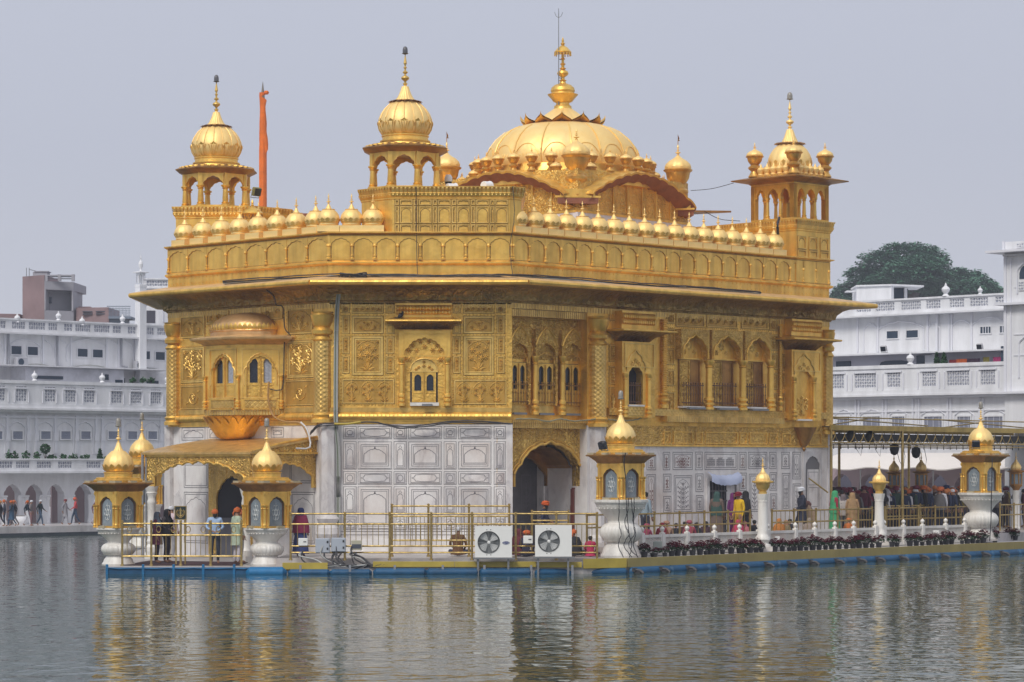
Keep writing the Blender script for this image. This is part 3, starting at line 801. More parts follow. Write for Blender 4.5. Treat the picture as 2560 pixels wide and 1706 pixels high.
part('roof_block', b, RED_SOFF, T)
# --- square pavilion on the far right corner
pc = FR.a + FR.d * (FR.L - 1.03) + inn * 1.03
MCp = RZ((pc.x,pc.y,ZCT),pi / 4)
HW = 1.02
b = MB(); b.box(-HW,HW,-HW,HW,0.012,.07); b.box(-HW,HW,-HW,HW,1.32,1.40)
tc_ = part('corner_pavilion', b, G_PLAIN, T, MCp, smooth=False)
bc,ba = MB(),MB()
for i in range(4):
 ba.M = Matrix.Rotation(i * pi / 2, 4, 'Z'); bc.M = ba.M
 for x in (-HW + .1,HW - .1): ba.box(x - .1,x + .1,-HW,-HW + (.2 if x < 0 else .17),.075,1.315)
 for x in (-.31,.31): colonnette(bc,x,-HW + .10,.07,.86,.07)
 for x0,x1 in ((-.82,-.31),(-.31,.31),(.31,.82)):
  ba.arch_wall(x0,x1,.84,1.315,arc_cusp(x0 + .06,x1 - .06,.86,1.18,.84,5,.16,3,.06),-HW + .02,-HW + .14)
 ba.box(-.82,.82,-HW - .01,-HW + .015,1.22,1.30)
part('columns', bc, G_PLAIN, tc_, MCp); part('arches', ba, G_RUST, tc_, MCp, ang=25)
SQ = [(-HW,-HW),(HW,-HW),(HW,HW),(-HW,HW)]
b = MB(); loft(b,SQ,[(.02,1.36),(.06,1.40),(.52,1.50),(.53,1.535),(.48,1.55),(.1,1.64),(-.1,1.65)])
part('eave', b, G_DARK, tc_, MCp, ang=30)
b = MB(); loft(b,SQ,[(.0,1.64),(.0,1.70),(-.05,1.72)]); b.lathe([(.80,1.70),(.80,1.82),(.74,1.84)],40)
part('drum', b, G_PLAIN, tc_, MCp)
b = MB(); onion(b, .83, 1.82, 1.10, 16, .02, 6); dm = part('dome', b, G_DOME, tc_, MCp)
b = MB(); petals(b, .69, 1.84, .835, 2.26, .31, 16, .02); part('leaf_band', b, G_LEAF, dm, MCp)
b = MB(); b.lathe([(.55, 2.89), (.50, 2.93), (.40, 2.95)], 48, mod=lambda a, z: 1 + .10 * cos(16 * a)); part('lotus_ring', b, G_DARK, dm, MCp)
b = MB(); b.lathe([(.33, 2.93), (.30, 2.99), (.22, 3.15), (.155, 3.34), (.12, 3.44)], 64, mod=lobes(16, .06)); part('neck', b, G_DOME, dm, MCp)
b = MB(); finial(b, 3.43, 1.12, .15, 12); part('finial', b, G_DOME, dm, MCp)
b = MB(); b.lathe([(.02, 4.53), (.12, 4.56), (.13, 4.575), (.10, 4.59), (.10, 4.70), (.08, 4.78), (.04, 4.82), (0, 4.83)], 14); part('lamp', b, LAMP, dm, MCp)
G_URN = gold_mat('gold_urn', (0.80, 0.48, 0.12), (0.56, 0.30, 0.07), 0.34, vscale=3)
def kiosk_mesh(r,h):
 """small urn kiosk: foot, bowl, fluted cap, spire"""
 b = MB()
 q = h
 b.lathe([(r * a_,q * c_) for a_,c_ in ((.78,0),(.8,.03),(.6,.10),(.46,.17),(.55,.20),(.80,.25),(.82,.285),(.6,.33),(.48,.36),(.6,.385),(.86,.47),(.95,.56),(1.12,.585),(1.14,.60),(1.0,.612))],24)
 b.m = 1
 b.lathe([(r * a_,q * c_) for a_,c_ in ((1.0,.605),(1.04,.64),(.94,.69),(.68,.74),(.44,.765),(.40,.77),(.2,.80),(.12,.82))],40,mod=lobes(10,.06))
 finial(b,.815 * q,.185 * q,r * .22,8)
 return b.mesh('kiosk', [G_URN, G_DOME])
km = kiosk_mesh(.30,1.30)
for sx in (-1,1):
 for sy in (-1,1):
  part('kiosk', km, None, tc_, MCp @ Matrix.Translation((sx * .92, sy * .92, 1.66)))
b = MB(); b.lathe([(.10,0),(.13,.06),(.09,.10),(.14,.20),(.15,.26),(.10,.33),(.05,.36),(.03,.42),(.0,.50)],12)
mm = b.mesh('baluster_dome', G_DOME)
for i in range(4):
 for j in range(5):
  p = Matrix.Rotation(i * pi / 2, 4, 'Z') @ Vector((-.60 + .30 * j, -.95, 1.66))
  part('baluster_dome', mm, None, tc_, MCp @ Matrix.Translation(p))
# --- the dome pavilion in the middle of the roof
DX,DY = XP(1407,99.5),99.5
MD = RZ((DX,DY,0),radians(45) - radians(-5.3) * 1.0)
HA = 3.42
Z0p,Z1p = ZCOR + .05,12.95
b = MB(); b.box(-HA,HA,-HA,HA,Z0p,12.42)
dp = part('dome_pavilion', b, mat('white_tiles', (0.66, 0.66, 0.76), 0.4, var=0.25, vscale=5), T, MD, smooth=False)
b = MB(); b.box(-HA + .05,HA - .05,-HA + .05,HA - .05,12.42,14.0)
part('relief_wall', b, G_FLORF, dp, MD, smooth=False)
b = MB()
for i in range(4):
 b.M = Matrix.Rotation(i * pi / 2, 4, 'Z')
 for x in (-2.2,-1.3,-.45,.45,1.3,2.2): b.box(x - .03,x + .03,-HA,-HA + .06,12.51,13.6)
 b.box(-HA + .1,HA - .1,-HA - .02,-HA + .06,12.42,12.50)
part('panel_ribs', b, G_PLAIN, dp, MD)
# curved scalloped gables: sheet that sweeps from the low corners to the raised middle
def gable_z(t): return 12.98 + .98 * max(0,cos(t * pi / 2)) ** 0.9
bs,br = MB(),MB()
NG = 72
for i in range(4):
 for bb_,side in ((bs,0),(br,1)):
  bb_.M = Matrix.Rotation(i * pi / 2, 4, 'Z')
  vs,fs = [],[]
  for j in range(NG + 1):
   t = -1 + 2 * j / NG
   x = t * (HA - .25)
   sc_ = abs(sin(j / NG * pi * 11)) ** .6
   z = gable_z(t) + .075 * sc_
   if side == 0: prof = [(-HA + .05,z - .34),(-HA - .22,z - .26),(-HA - .38,z - .10),(-HA - .48,z - .02)]
   else: prof = [(-HA - .48,z - .02),(-HA - .50,z + .06),(-HA - .36,z + .09),(-HA + .3,z + .16),(-HA + .9,max(z + .25,14.0))]
   for (y,zz) in prof: vs.append((x,y,zz))
  m_ = len(prof)
  for j in range(NG):
   for q in range(m_ - 1): fs.append((j * m_ + q,(j + 1) * m_ + q,(j + 1) * m_ + q + 1,j * m_ + q + 1))
  bb_.add(vs,fs)
part('gable_soffit', bs, RED_SOFF, dp, MD, ang=60); part('gable_roof', br, G_PLAIN, dp, MD, ang=60)
b = MB()
for i in range(4):
 b.M = Matrix.Rotation(i * pi / 2, 4, 'Z')
 b.hprism([(-HA - .62,-HA + .55),(-HA + .55,-HA - .62),(-HA + .9,-HA + .2),(-HA + .2,-HA + .9)],12.93,13.0)
 b.hprism([(-HA - .40,-HA + .5),(-HA + .5,-HA - .40),(-HA + .8,-HA + .2),(-HA + .2,-HA + .8)],13.0,13.25)
part('corner_slab', b, G_PLAIN, dp, MD)
b = MB()
for i in range(4):
 b.M = Matrix.Rotation(i * pi / 2, 4, 'Z')
 b.hprism([(-HA - .55,-HA + .5),(-HA + .5,-HA - .55),(-HA + .7,-HA + .1),(-HA + .1,-HA + .7)],12.72,12.925)
part('corner_soffit', b, RED_SOFF, dp, MD)
b = MB()
b.hprism([(HA + .1,-HA + .1),(HA + 1.3,-HA - 1.0),(HA + 1.0,-HA + .6),(HA - .1,-HA + .9)],12.93,13.0)
part('corner_eave', b, G_DARK, dp, MD)
b = MB()
oc = oct_ring(3.35,24,0)
loft(b,oc,[(.25,13.6),(.22,13.98),(.05,14.02),(.05,14.10),(-.15,14.12),(-.25,14.4),(-.35,14.42)])
part('terrace', b, G_PLAIN, dp, MD)
NR = 16
def ribs(a,z): return 1 - .022 * abs(cos(a * NR / 2)) ** 10
b = MB()
b.lathe([(2.80,14.30),(2.90,14.5),(2.93,14.72),(2.90,14.95),(2.78,15.25),(2.55,15.55),(2.22,15.82),(1.85,16.0),(1.50,16.10),(1.2,16.13)],NR * 6,mod=ribs)
md = part('main_dome', b, G_DOME, dp, MD, ang=40)
G_RIB = gold_mat('gold_rib', (0.95, 0.68, 0.24), (0.88, 0.58, 0.17), 0.45, metal=0.55, grime=False)
b = MB()
for i in range(NR):
 a0_ = 2 * pi * (i + .5) / NR
 pts = []
 for j in range(17):
  u = -1 + 2 * j / 16
  zz = 14.75 + .42 * (1 - abs(u) ** 2.6)
  rr = 2.945 - .16 * max(0,(zz - 14.75) / .5) ** 1.4
  a_ = a0_ + u * .172
  pts.append((rr * cos(a_),rr * sin(a_),zz))
 b.tube(pts,.018,5)
 for j in range(-3,4):
  a_ = a0_ + j * .045
  b.tube([(2.95 * cos(a_ + j * .0),2.95 * sin(a_),14.72),(2.82 * cos(a_ + j * .012),2.82 * sin(a_ + j * .012),15.10 - .04 * j * j)],.010,4)
 a_ = 2 * pi * i / NR
 b.tube([(r * cos(a_),r * sin(a_),z) for r,z in ((2.88,14.5),(2.91,14.72),(2.88,14.95),(2.76,15.25),(2.53,15.55),(2.2,15.82),(1.83,16.0))],.022,5)
part('dome_ribs', b, G_RIB, md, MD)
b = MB()
for i in range(12):
 a = 2 * pi * i / 12 + .13
 e_ = Vector((cos(a),sin(a),0)); q_ = Vector((-sin(a),cos(a),0))
 vs,fs = [],[]
 for r,w,z in ((.95,.12,16.22),(1.12,.34,16.22),(1.30,.40,16.22),(1.44,.34,16.27),(1.55,.18,16.36),(1.60,.02,16.46)):
  for u in (-1,-.5,0,.5,1): vs.append(e_ * r + q_ * (u * w) + Vector((0,0,z - .07 * abs(u) ** 1.5 + (.05 if u == 0 else 0))))
 for j in range(5):
  for u in range(4): fs.append((j * 5 + u,j * 5 + u + 1,j * 5 + u + 6,j * 5 + u + 5))
 n_ = len(vs); vs += [v - Vector((0,0,.05)) for v in vs]
 fs += [tuple(n_ + k_ for k_ in reversed(f)) for f in fs[:]]
 b.add(vs,fs)
part('lotus_petals', b, G_PLAIN, md, MD)
b = MB(); b.lathe([(1.08,16.10),(1.05,16.24),(.90,16.36),(.66,16.54),(.46,16.68),(.36,16.75)],NR * 5,mod=lobes(16,.05))
part('neck', b, G_DOME, md, MD)
b = MB()
b.lathe([(.36,16.74),(.33,16.80),(.33,16.86),(.26,16.90),(.25,16.98),(.36,17.03),(.44,17.14),(.56,17.27),(.58,17.30),(.46,17.31),(.43,17.36),(.46,17.44),(.43,17.55),(.32,17.65),(.18,17.70),(.13,17.72)],24)
b.lathe([(.13,17.72),(.10,17.80),(.15,17.83),(.07,17.88),(.07,17.95),(.19,18.03),(.22,18.10),(.18,18.18),(.07,18.23),(.13,18.28),(.06,18.33),(.06,18.40),(.11,18.45),(.05,18.50),(.05,18.60),(.10,18.64),(.05,18.68),(.05,18.86)],14)
b.lathe([(.06,18.92),(.31,18.86),(.33,18.90),(.28,18.96),(.24,19.0),(.19,19.06),(.10,19.12),(.05,19.16),(.09,19.22),(.04,19.27),(.05,19.33),(.015,19.45)],20)
for i in range(16): b.tube([(.31 * cos(i * pi / 8),.31 * sin(i * pi / 8),18.88),(.31 * cos(i * pi / 8),.31 * sin(i * pi / 8),18.76)],[.014,.024],5)
part('finial', b, G_PLAIN, md, MD)
b = MB()
b.tube([(-.16,-.25,16.6),(-.16,-.25,20.3)],[.022,.014],6)
for a in range(4): b.tube([(-.16,-.25,20.15),(-.16 + .1 * cos(a * pi / 2),-.25 + .1 * sin(a * pi / 2),20.22),(-.16 + .15 * cos(a * pi / 2),-.25 + .15 * sin(a * pi / 2),20.36)],.010,5)
for z in (17.9,18.6): b.tube([(-.16,-.25,z),(0,0,z)],.015,5)
b.tube([(-.16,-.25,20.28),(-.16,-.25,20.5)],.012,5)
part('lightning_rod', b, GREYM, dp, RZ((DX, DY, 0)))
# ring of small kiosks around the dome, in front of it
ks = kiosk_mesh(.215,.86)
for i in range(28):
 a = 2 * pi * i / 28 + .1
 part('kiosk', ks, None, dp, MD @ RZ((3.32 * cos(a), 3.32 * sin(a), 14.08)))
kb = kiosk_mesh(.49,2.5)
for sx in (-1,1):
 for sy in (-1, 1): part('corner_kiosk', kb, None, dp, MD @ Matrix.Translation((sx * 3.10, sy * 3.10, 13.0)))
kk = kiosk_mesh(.26,1.0)
for i in range(4):
 Mi = MD @ Matrix.Rotation(i * pi / 2, 4, 'Z')
 for x in (-2.55, -1.95, 1.95, 2.55): part('kiosk', ks, None, dp, Mi @ Matrix.Translation((x, -2.85, 13.45 + (.22 if abs(x) < 2.2 else 0))))
b = MB()
b.add([(0,0,0),(.10,0,.10),(-.02,0,.26),(.06,.04,.10),(.14,0,.02)],[(0,3,2),(0,1,3),(1,2,3),(0,4,3)])
b.tube([(0,0,-.25),(0,0,.05)],.015,5)
part('vane', b, G_DARK, dp, MD @ Matrix.Translation((3.10, -3.10, 15.60)))
part('vane', b, G_DARK, dp, MD @ Matrix.Translation((-3.10, 3.10, 15.60)))
# ------------------------------------------------------------------ relief and openings on the three visible fronts
def flower(b,x,z,r,y=-0.03,n=6,rot=0.0):
 for i in range(n):
  a = rot + 2 * pi * i / n
  c,s = cos(a),sin(a)
  b.add([(x,y - .012,z),(x + r * .62 * c - r * .26 * s,y + .01,z + r * .62 * s + r * .26 * c),(x + r * c,y + .004,z + r * s),(x + r * .62 * c + r * .26 * s,y + .01,z + r * .62 * s - r * .26 * c),(x + r * .6 * c,y - .028,z + r * .6 * s)],
              [(0,1,4),(1,2,4),(2,3,4),(3,0,4)])
 b.lathe([(r * .22,0),(r * .18,.02),(0,.03)],7,0,0,0) if False else None
def leaf(b,x0,z0,x1,z1,w,y=-0.02):
 p,q = Vector((x0,z0)),Vector((x1,z1)); d = q - p; n = Vector((-d.y,d.x)).normalized() * w
 m = p + d * .45
 b.add([(p.x,y + .01,p.y),((m + n).x,y + .012,(m + n).y),(q.x,y + .008,q.y),((m - n).x,y + .012,(m - n).y),(m.x,y - .028,m.y)],[(0,1,4),(1,2,4),(2,3,4),(3,0,4)])
def bouquet(b,cx,z0,w,h,rng,n=7):
 """an embossed vase-less bouquet: curved stems, open flowers, leaves"""
 P_ = [(0,.86),(-.30,.74),(.30,.74),(-.34,.46),(.34,.46),(-.05,.60),(.12,.40)][:n]
 for (u,v) in P_:
  u += rng.uniform(-.04,.04); v += rng.uniform(-.04,.04)
  x1,z1 = cx + u * w,z0 + v * h
  pts = [(cx + u * w * t ** 1.6,-.022,z0 + .06 * h + (v - .06) * h * (1 - (1 - t) ** 1.4)) for t in (0,.25,.5,.75,1)]
  b.tube(pts,.012,4)
  flower(b,x1,z1,min(w,h) * .155,rot=rng.random())
  if v > .3:
   mx,mz = pts[2][0],pts[2][2]
   sgn = 1 if rng.random() < .5 else -1
   leaf(b,mx,mz,mx + sgn * w * .17,mz + h * .08,w * .04)
 for sgn in (-1,1):
  leaf(b,cx,z0 + .05 * h,cx + sgn * w * .36,z0 + .12 * h,h * .035)
  leaf(b,cx,z0 + .07 * h,cx + sgn * w * .26,z0 + .28 * h,h * .03)
  leaf(b,cx,z0 + .03 * h,cx + sgn * w * .22,z0 + .02 * h,h * .025)
def scroll(b,cx,cz,r,turns=1.4,sgn=1,y=-.022,t=.013):
 pts = []
 for i in range(15):
  u = i / 14; a = sgn * u * turns * 2 * pi; q = r * (1 - .85 * u)
  pts.append((cx + q * cos(a),y,cz + q * sin(a)))
 b.tube(pts,t,4)
 flower(b,cx,cz,r * .45,y)
def medallion(b,x0,x1,z0,z1,rng):
 """scrolls about a central flower (wide cartouche panels)"""
 w,h = x1 - x0,z1 - z0; cx,cz = (x0 + x1) / 2,(z0 + z1) / 2
 if w > h * 1.3:
  k_ = max(1,int(w / h))
  for i in range(k_):
   x = x0 + w * (i + .5) / k_
   scroll(b,x,cz,h * .38,1.3,1 if i % 2 else -1)
   leaf(b,x + h * .3,cz + h * .2,x + h * .55,cz + h * .35,h * .06); leaf(b,x - h * .3,cz - h * .2,x - h * .55,cz - h * .35,h * .06)
 else:
  pts = [(cx + w * .27 * cos(a),-.022,cz + h * .36 * sin(a)) for a in [2 * pi * i / 18 for i in range(19)]]
  b.tube(pts,.014,4)
  flower(b,cx,cz,min(w,h) * .2)
  for i in range(8):
   a = 2 * pi * (i + .5) / 8
   flower(b,cx + w * .40 * cos(a),cz + h * .42 * sin(a),min(w,h) * .085)
   leaf(b,cx + w * .2 * cos(a),cz + h * .22 * sin(a),cx + w * .34 * cos(a + .3),cz + h * .36 * sin(a + .3),min(w,h) * .035)
def relief(face,rc,kind,rng=RNG,frame=.028,arch=True,T_=None,off=0.0):
 x0,x1,z0,z1 = rc
 gv = MB(); gd = MB()
 b = MB(); fw = min(frame,(x1 - x0) * .12)
 b.frame(x0,x1,z0,z1,fw,-.03,.01)
 ix0,ix1,iz0,iz1 = x0 + fw * 1.7,x1 - fw * 1.7,z0 + fw * 1.7,z1 - fw * 1.7
 w,h = ix1 - ix0,iz1 - iz0
 gv.rectline(x0 + fw * 1.15,x1 - fw * 1.15,z0 + fw * 1.15,z1 - fw * 1.15,.022,-.007); gv.rectline(x0 - .012,x1 + .012,z0 - .012,z1 + .012,.018,-.006)
 gd.add([(x0 + fw,-.004,z0 + fw),(x1 - fw,-.004,z0 + fw),(x1 - fw,-.004,z1 - fw),(x0 + fw,-.004,z1 - fw)],[(0,1,2,3)])
 for (xa_,xb_,za_,zb_) in ((x0 - .05,x1 + .05,z0 - .05,z0 - .05),(x0 - .05,x1 + .05,z1 + .05,z1 + .05),(x0 - .05,x0 - .05,z0,z1),(x1 + .05,x1 + .05,z0,z1)):
  n_ = max(2,int(max(xb_ - xa_,zb_ - za_) / .11))
  for i in range(n_ + 1):
   x_,z_ = xa_ + (xb_ - xa_) * i / n_,za_ + (zb_ - za_) * i / n_
   b.add([(x_ - .02,.0,z_ - .02),(x_ + .02,.0,z_ - .02),(x_ + .02,.0,z_ + .02),(x_ - .02,.0,z_ + .02),(x_,-.03,z_)],[(0,1,4),(1,2,4),(2,3,4),(3,0,4)])
 if kind == 'bouquet':
  if arch:
   b.frame(x0 + fw * 1.3,x1 - fw * 1.3,z0 + fw * 1.3,z1 - fw * 1.3,fw * .6,-.018,.0)
   arc = arc_cusp(ix0 + .03,ix1 - .03,iz0 + h * .72,iz1 - .03,iz0 + .03,5,.14,3,.08)
   b.tube([(p[0],-.016,p[1]) for p in arc],.014,4); gv.strip(arc,.03,-.0085)
   for sx in (ix0 + w * .10,ix1 - w * .10): flower(b,sx,iz1 - h * .07,w * .08)
  bouquet(b,(ix0 + ix1) / 2,iz0 + .03,w * .92,h * .92,rng)
 elif kind == 'small':
  arc = arc_cusp(ix0 + .02,ix1 - .02,iz0 + h * .55,iz1 - .02,iz0 + .02,5,.14,3,.06)
  b.tube([(p[0],-.016,p[1]) for p in arc],.012,4); gv.strip(arc,.03,-.0085)
  cx = (ix0 + ix1) / 2
  for u,v,r in ((0,.55,.2),(-.28,.32,.16),(.28,.32,.16),(-.14,.7,.1),(.14,.7,.1)):
   flower(b,cx + u * w,iz0 + v * h,r * min(w,h)); b.tube([(cx,-.02,iz0 + .05 * h),(cx + u * w * .7,-.02,iz0 + v * h * .6),(cx + u * w,-.02,iz0 + v * h)],.009,4)
  leaf(b,cx,iz0 + .05 * h,cx - w * .3,iz0 + .12 * h,h * .05); leaf(b,cx,iz0 + .05 * h,cx + w * .3,iz0 + .12 * h,h * .05)
 elif kind == 'sprig':
  cx = (ix0 + ix1) / 2
  b.tube([(cx,-.018,iz0 + .06 * h),(cx + .01,-.02,iz0 + h * .5),(cx,-.018,iz0 + .8 * h)],.010,4)
  flower(b,cx,iz0 + .80 * h,min(w * .36,h * .2))
  for v in (.15,.35,.55):
   leaf(b,cx,iz0 + v * h,cx - w * .36,iz0 + (v + .14) * h,w * .1); leaf(b,cx,iz0 + v * h,cx + w * .36,iz0 + (v + .14) * h,w * .1)
 elif kind == 'medal': medallion(b, ix0, ix1, iz0, iz1, rng)
 elif kind == 'triple':
  for i in range(3):
   a,c = ix0 + w * i / 3,ix0 + w * (i + 1) / 3
   arc = arc_cusp(a + .03,c - .03,iz0 + h * .62,iz1 - .02,iz0 + h * .45,5,.14,3,.1)
   b.tube([(p[0],-.016,p[1]) for p in arc],.012,4); gv.strip(arc,.026,-.0085)
   bouquet(b,(a + c) / 2,iz0 + .02,(c - a) * .8,h * .85,rng,4)
 elif kind == 'square':
  b.frame(ix0 + w * .2,ix1 - w * .2,iz0 + h * .2,iz1 - h * .2,fw * .5,-.02,0)
 M = face.M if off == 0 else face.M @ Matrix.Translation((0,-off,0))
 o = part('relief_panel', b, G_LEAF, T, M, ang=25)
 part('groove_shade_lines', gv, G_GROOVE_SHADE, o, M, smooth=False)
 if kind != 'square': part('ground', gd, G_GROUND_SHADE, o, M, smooth=False)
 return o
def bands(face, s0, s1, zb, zt, name='moulding', out=0.0):
 """string of mouldings: lattice strip, fat leafy roll, fillets"""
 h = zt - zb
 b = MB()
 b.box(s0,s1,-.05 - out,.01,zb + .72 * h,zt)
 o = part(name,b,G_LATT,T,face.M,smooth=False)
 b = MB()
 pr = [(-.02,zb + .28 * h),(-.14,zb + .30 * h),(-.18,zb + .40 * h),(-.18,zb + .52 * h),(-.14,zb + .62 * h),(-.06,zb + .70 * h),(0.02,zb + .71 * h)]
 vs = [(s0,y - out,z) for y,z in pr] + [(s1,y - out,z) for y,z in pr]; n = len(pr)
 b.add(vs,[(i,i + 1,i + 1 + n,i + n) for i in range(n - 1)])
 k_ = int((s1 - s0) / .13)
 for i in range(k_):
  x = s0 + (s1 - s0) * (i + .5) / k_
  b.add([(x - .055,-.165 - out,zb + .58 * h),(x + .055,-.165 - out,zb + .58 * h),(x + .05,-.20 - out,zb + .45 * h),(x - .05,-.20 - out,zb + .45 * h),(x,-.17 - out,zb + .31 * h)],[(0,1,2,3),(3,2,4)])
 part('leaf_roll', b, G_PLAIN, o, face.M, ang=30)
 b = MB(); b.box(s0,s1,-.05 - out,.01,zb + .12 * h,zb + .27 * h); b.box(s0,s1,-.03 - out,.01,zb,zb + .11 * h)
 part('fillet', b, G_PLAIN, o, face.M, smooth=False)
 return o
def engaged_column(M, x, y, z0, z1, r, mshaft=G_SCALE, name='column'):
 h = z1 - z0
 b = MB()
 b.lathe([(r * 1.25,z0),(r * 1.25,z0 + .03 * h),(r * 1.05,z0 + .045 * h),(r * 1.2,z0 + .07 * h),(r * 1.0,z0 + .09 * h)],20,x,y)
 o = part(name,b,G_PLAIN,T,M)
 b = MB(); b.lathe([(r, z0 + .085 * h), (r * .97, z0 + .74 * h)], 24, x, y, cap=False); part('shaft', b, mshaft, o, M)
 b = MB()
 b.lathe([(r * .97,z0 + .735 * h),(r * 1.15,z0 + .75 * h),(r * .92,z0 + .775 * h),(r * .80,z0 + .79 * h),(r * 1.15,z0 + .80 * h),(r * 1.22,z0 + .83 * h),(r * 1.0,z0 + .85 * h),(r * .85,z0 + .86 * h),(r * 1.0,z0 + .875 * h),(r * 1.2,z0 + .92 * h),(r * 1.32,z0 + .97 * h),(r * 1.2,z0 + .985 * h),(r * 1.3,z0 + h)],24,x,y)
 part('capital', b, G_PLAIN, o, M)
 return o
def slim_column(b,x,y,z0,z1,r):
 h = z1 - z0
 b.lathe([(r * 1.5,z0),(r * 1.5,z0 + .05 * h),(r * 1.1,z0 + .065 * h),(r * 1.6,z0 + .10 * h),(r * 1.6,z0 + .13 * h),(r * 1.0,z0 + .16 * h),(r * 1.5,z0 + .19 * h),(r * 1.5,z0 + .23 * h),(r * 1.0,z0 + .26 * h),(r * .95,z0 + .85 * h),(r * 1.3,z0 + .87 * h),(r * .95,z0 + .89 * h),(r * 1.3,z0 + .93 * h),(r * 1.6,z0 + .97 * h),(r * 1.6,z1)],14,x,y)
def shutters(face,rc,parent,y,glass=GLASS,n=2,curtain=False,sp=.55,thick=.05):
 """pair of gilt shutters with small arched panes over carved lower panels; rc is the clear opening"""
 x0,x1,z0,z1 = rc; w = (x1 - x0) / n
 for i in range(n):
  a,c = x0 + w * i + .006,x0 + w * (i + 1) - .006
  b = MB(); zc = z0 + (z1 - z0) * .34
  arc = arc_cusp(a + w * .2,c - w * .2,zc + (z1 - zc) * .66,z1 - .05,zc + .04,3,.16,3,.05)
  b.arch_wall(a,c,zc + .04,z1,arc,y - thick / 2,y + thick / 2)
  b.box(a,c,y - thick / 2,y + thick / 2,z0,zc + .04)
  b.frame(a + .02,c - .02,z0 + .04,zc - .02,.025,y - thick / 2 - .015,y - thick / 2)
  sh = part('shutter', b, G_DARK if sp < .5 else G_WALL, parent, face.M, ang=25)
  b = MB(); b.box(a + .03,c - .03,y + thick / 2 + .012,y + thick / 2 + .02,zc,z1 - .01)
  part('pane', b, CURTAIN if (curtain and i == n - 1) else glass, sh, face.M, smooth=False)
 b = MB(); b.tube([((x0 + x1) / 2,y - .05,z0),((x0 + x1) / 2,y - .05,z1 - .05)],.018,6)
 part('post', b, G_PLAIN, parent, face.M)
def bars(face,x0,x1,z0,z1,y,parent,n=7,m=BR_BAR):
 b = MB()
 for z in (z0 + .12 * (z1 - z0),z0 + .86 * (z1 - z0)): b.box(x0,x1,y - .015,y + .015,z - .018,z + .018)
 for i in range(n):
  x = x0 + (x1 - x0) * (i + .5) / n
  b.tube([(x,y - .02,z0 + .02),(x,y - .02,z1 - .06)],.012,6)
  b.lathe([(.012,z1 - .07),(.026,z1 - .04),(.012,z1 - .01),(0,z1)],6,x,y - .02)
  b.lathe([(.012,z0 + .45 * (z1 - z0)),(.024,z0 + .5 * (z1 - z0)),(.012,z0 + .55 * (z1 - z0))],6,x,y - .02,cap=False)
 return part('railing', b, m, parent, face.M)
# ============ centre front
f = FC
bands(f,.02,f.L - .02,ZM + .02,ZP(680 + 1238 / 3.646,DC))
zr = lambda y: ZP(680 + y / 3.646,DC)
for (xa,xb) in ((205,265),(607,672),(1216,1276),(1616,1680)):
 kinds = ('square', 'square', 'sprig', 'sprig') if xa in (607, 1216) else ('medal', 'sprig', 'sprig', 'sprig')
 for (ya,yb),kd in zip(((306,372),(400,562),(592,744),(772,922)),kinds):
  if xa in (607,1216) and ya == 400: ya = 480
  relief(f, f.rect('A2', xa, ya, xb, yb), kd)
for (xa,xb) in ((296,574),(1312,1582)):
 relief(f, f.rect('A2', xa, 304, xb, 376), 'medal'); relief(f, f.rect('A2', xa, 408, xb, 560), 'small', frame=.05); relief(f, f.rect('A2', xa, 590, xb, 940), 'bouquet', frame=.06)
relief(f, f.rect('A2', 205, 980, 676, 1200), 'triple'); relief(f, f.rect('A2', 1226, 986, 1698, 1206), 'triple')
b = MB()
for y in (290, 388, 576, 960): b.box(.02, f.c('A2', 690, y)[0], -.012, .01, zr(y) - .02, zr(y) + .02); b.box(f.c('A2', 1200, y)[0], f.L - .02, -.012, .01, zr(y) - .02, zr(y) + .02)
for x in (180,285,590,690,1200,1296,1600,1700):
 s_ = f.c('A2', x, 700)[0]; b.box(s_ - .018, s_ + .018, -.016, .01, zr(1236), zr(286))
part('fillets', b, G_PLAIN, T, f.M)
def cove_box(face,x0,x1,zt,zb,out0,parent,seg=2):
 """the bulging leafy box over a window"""
 h = zt - zb
 b = MB(); b.box(x0 - .03,x1 + .03,-out0 - .05,.01,zt - .12 * h,zt); b.box(x0 - .01,x1 + .01,-out0,.01,zb,zb + .25 * h)
 o = part('window_hood', b, G_PLAIN, T, face.M, smooth=False)
 b = MB()
 for (za_,zb__,r) in ((zt - .12 * h,zt - .46 * h,.09),(zt - .46 * h,zt - .76 * h,.06)):
  pr = [(-out0 - r * sin(pi * i / 6),za_ + (zb__ - za_) * i / 6) for i in range(7)]
  vs = [(x0,y,z) for y,z in pr] + [(x1,y,z) for y,z in pr]
  b.add(vs,[(i,i + 1,i + 8,i + 7) for i in range(6)]); b.add([(x0,0,za_),(x0,0,zb__)] + [(x0,y,z) for y,z in pr[::-1]],[tuple(range(9))]); b.add([(x1,0,za_),(x1,0,zb__)] + [(x1,y,z) for y,z in pr[::-1]],[tuple(range(9))])
  k_ = int((x1 - x0) / .10)
  for i in range(k_):
   x = x0 + (x1 - x0) * (i + .5) / k_
   b.lathe([(.012,0),(.04,.06 * h),(.03,.2 * h),(0,.28 * h)],6,x,-out0 - r * .92,zb__ + .02 * h)
 part('leaf_roll', b, G_PLAIN, o, face.M)
 return o
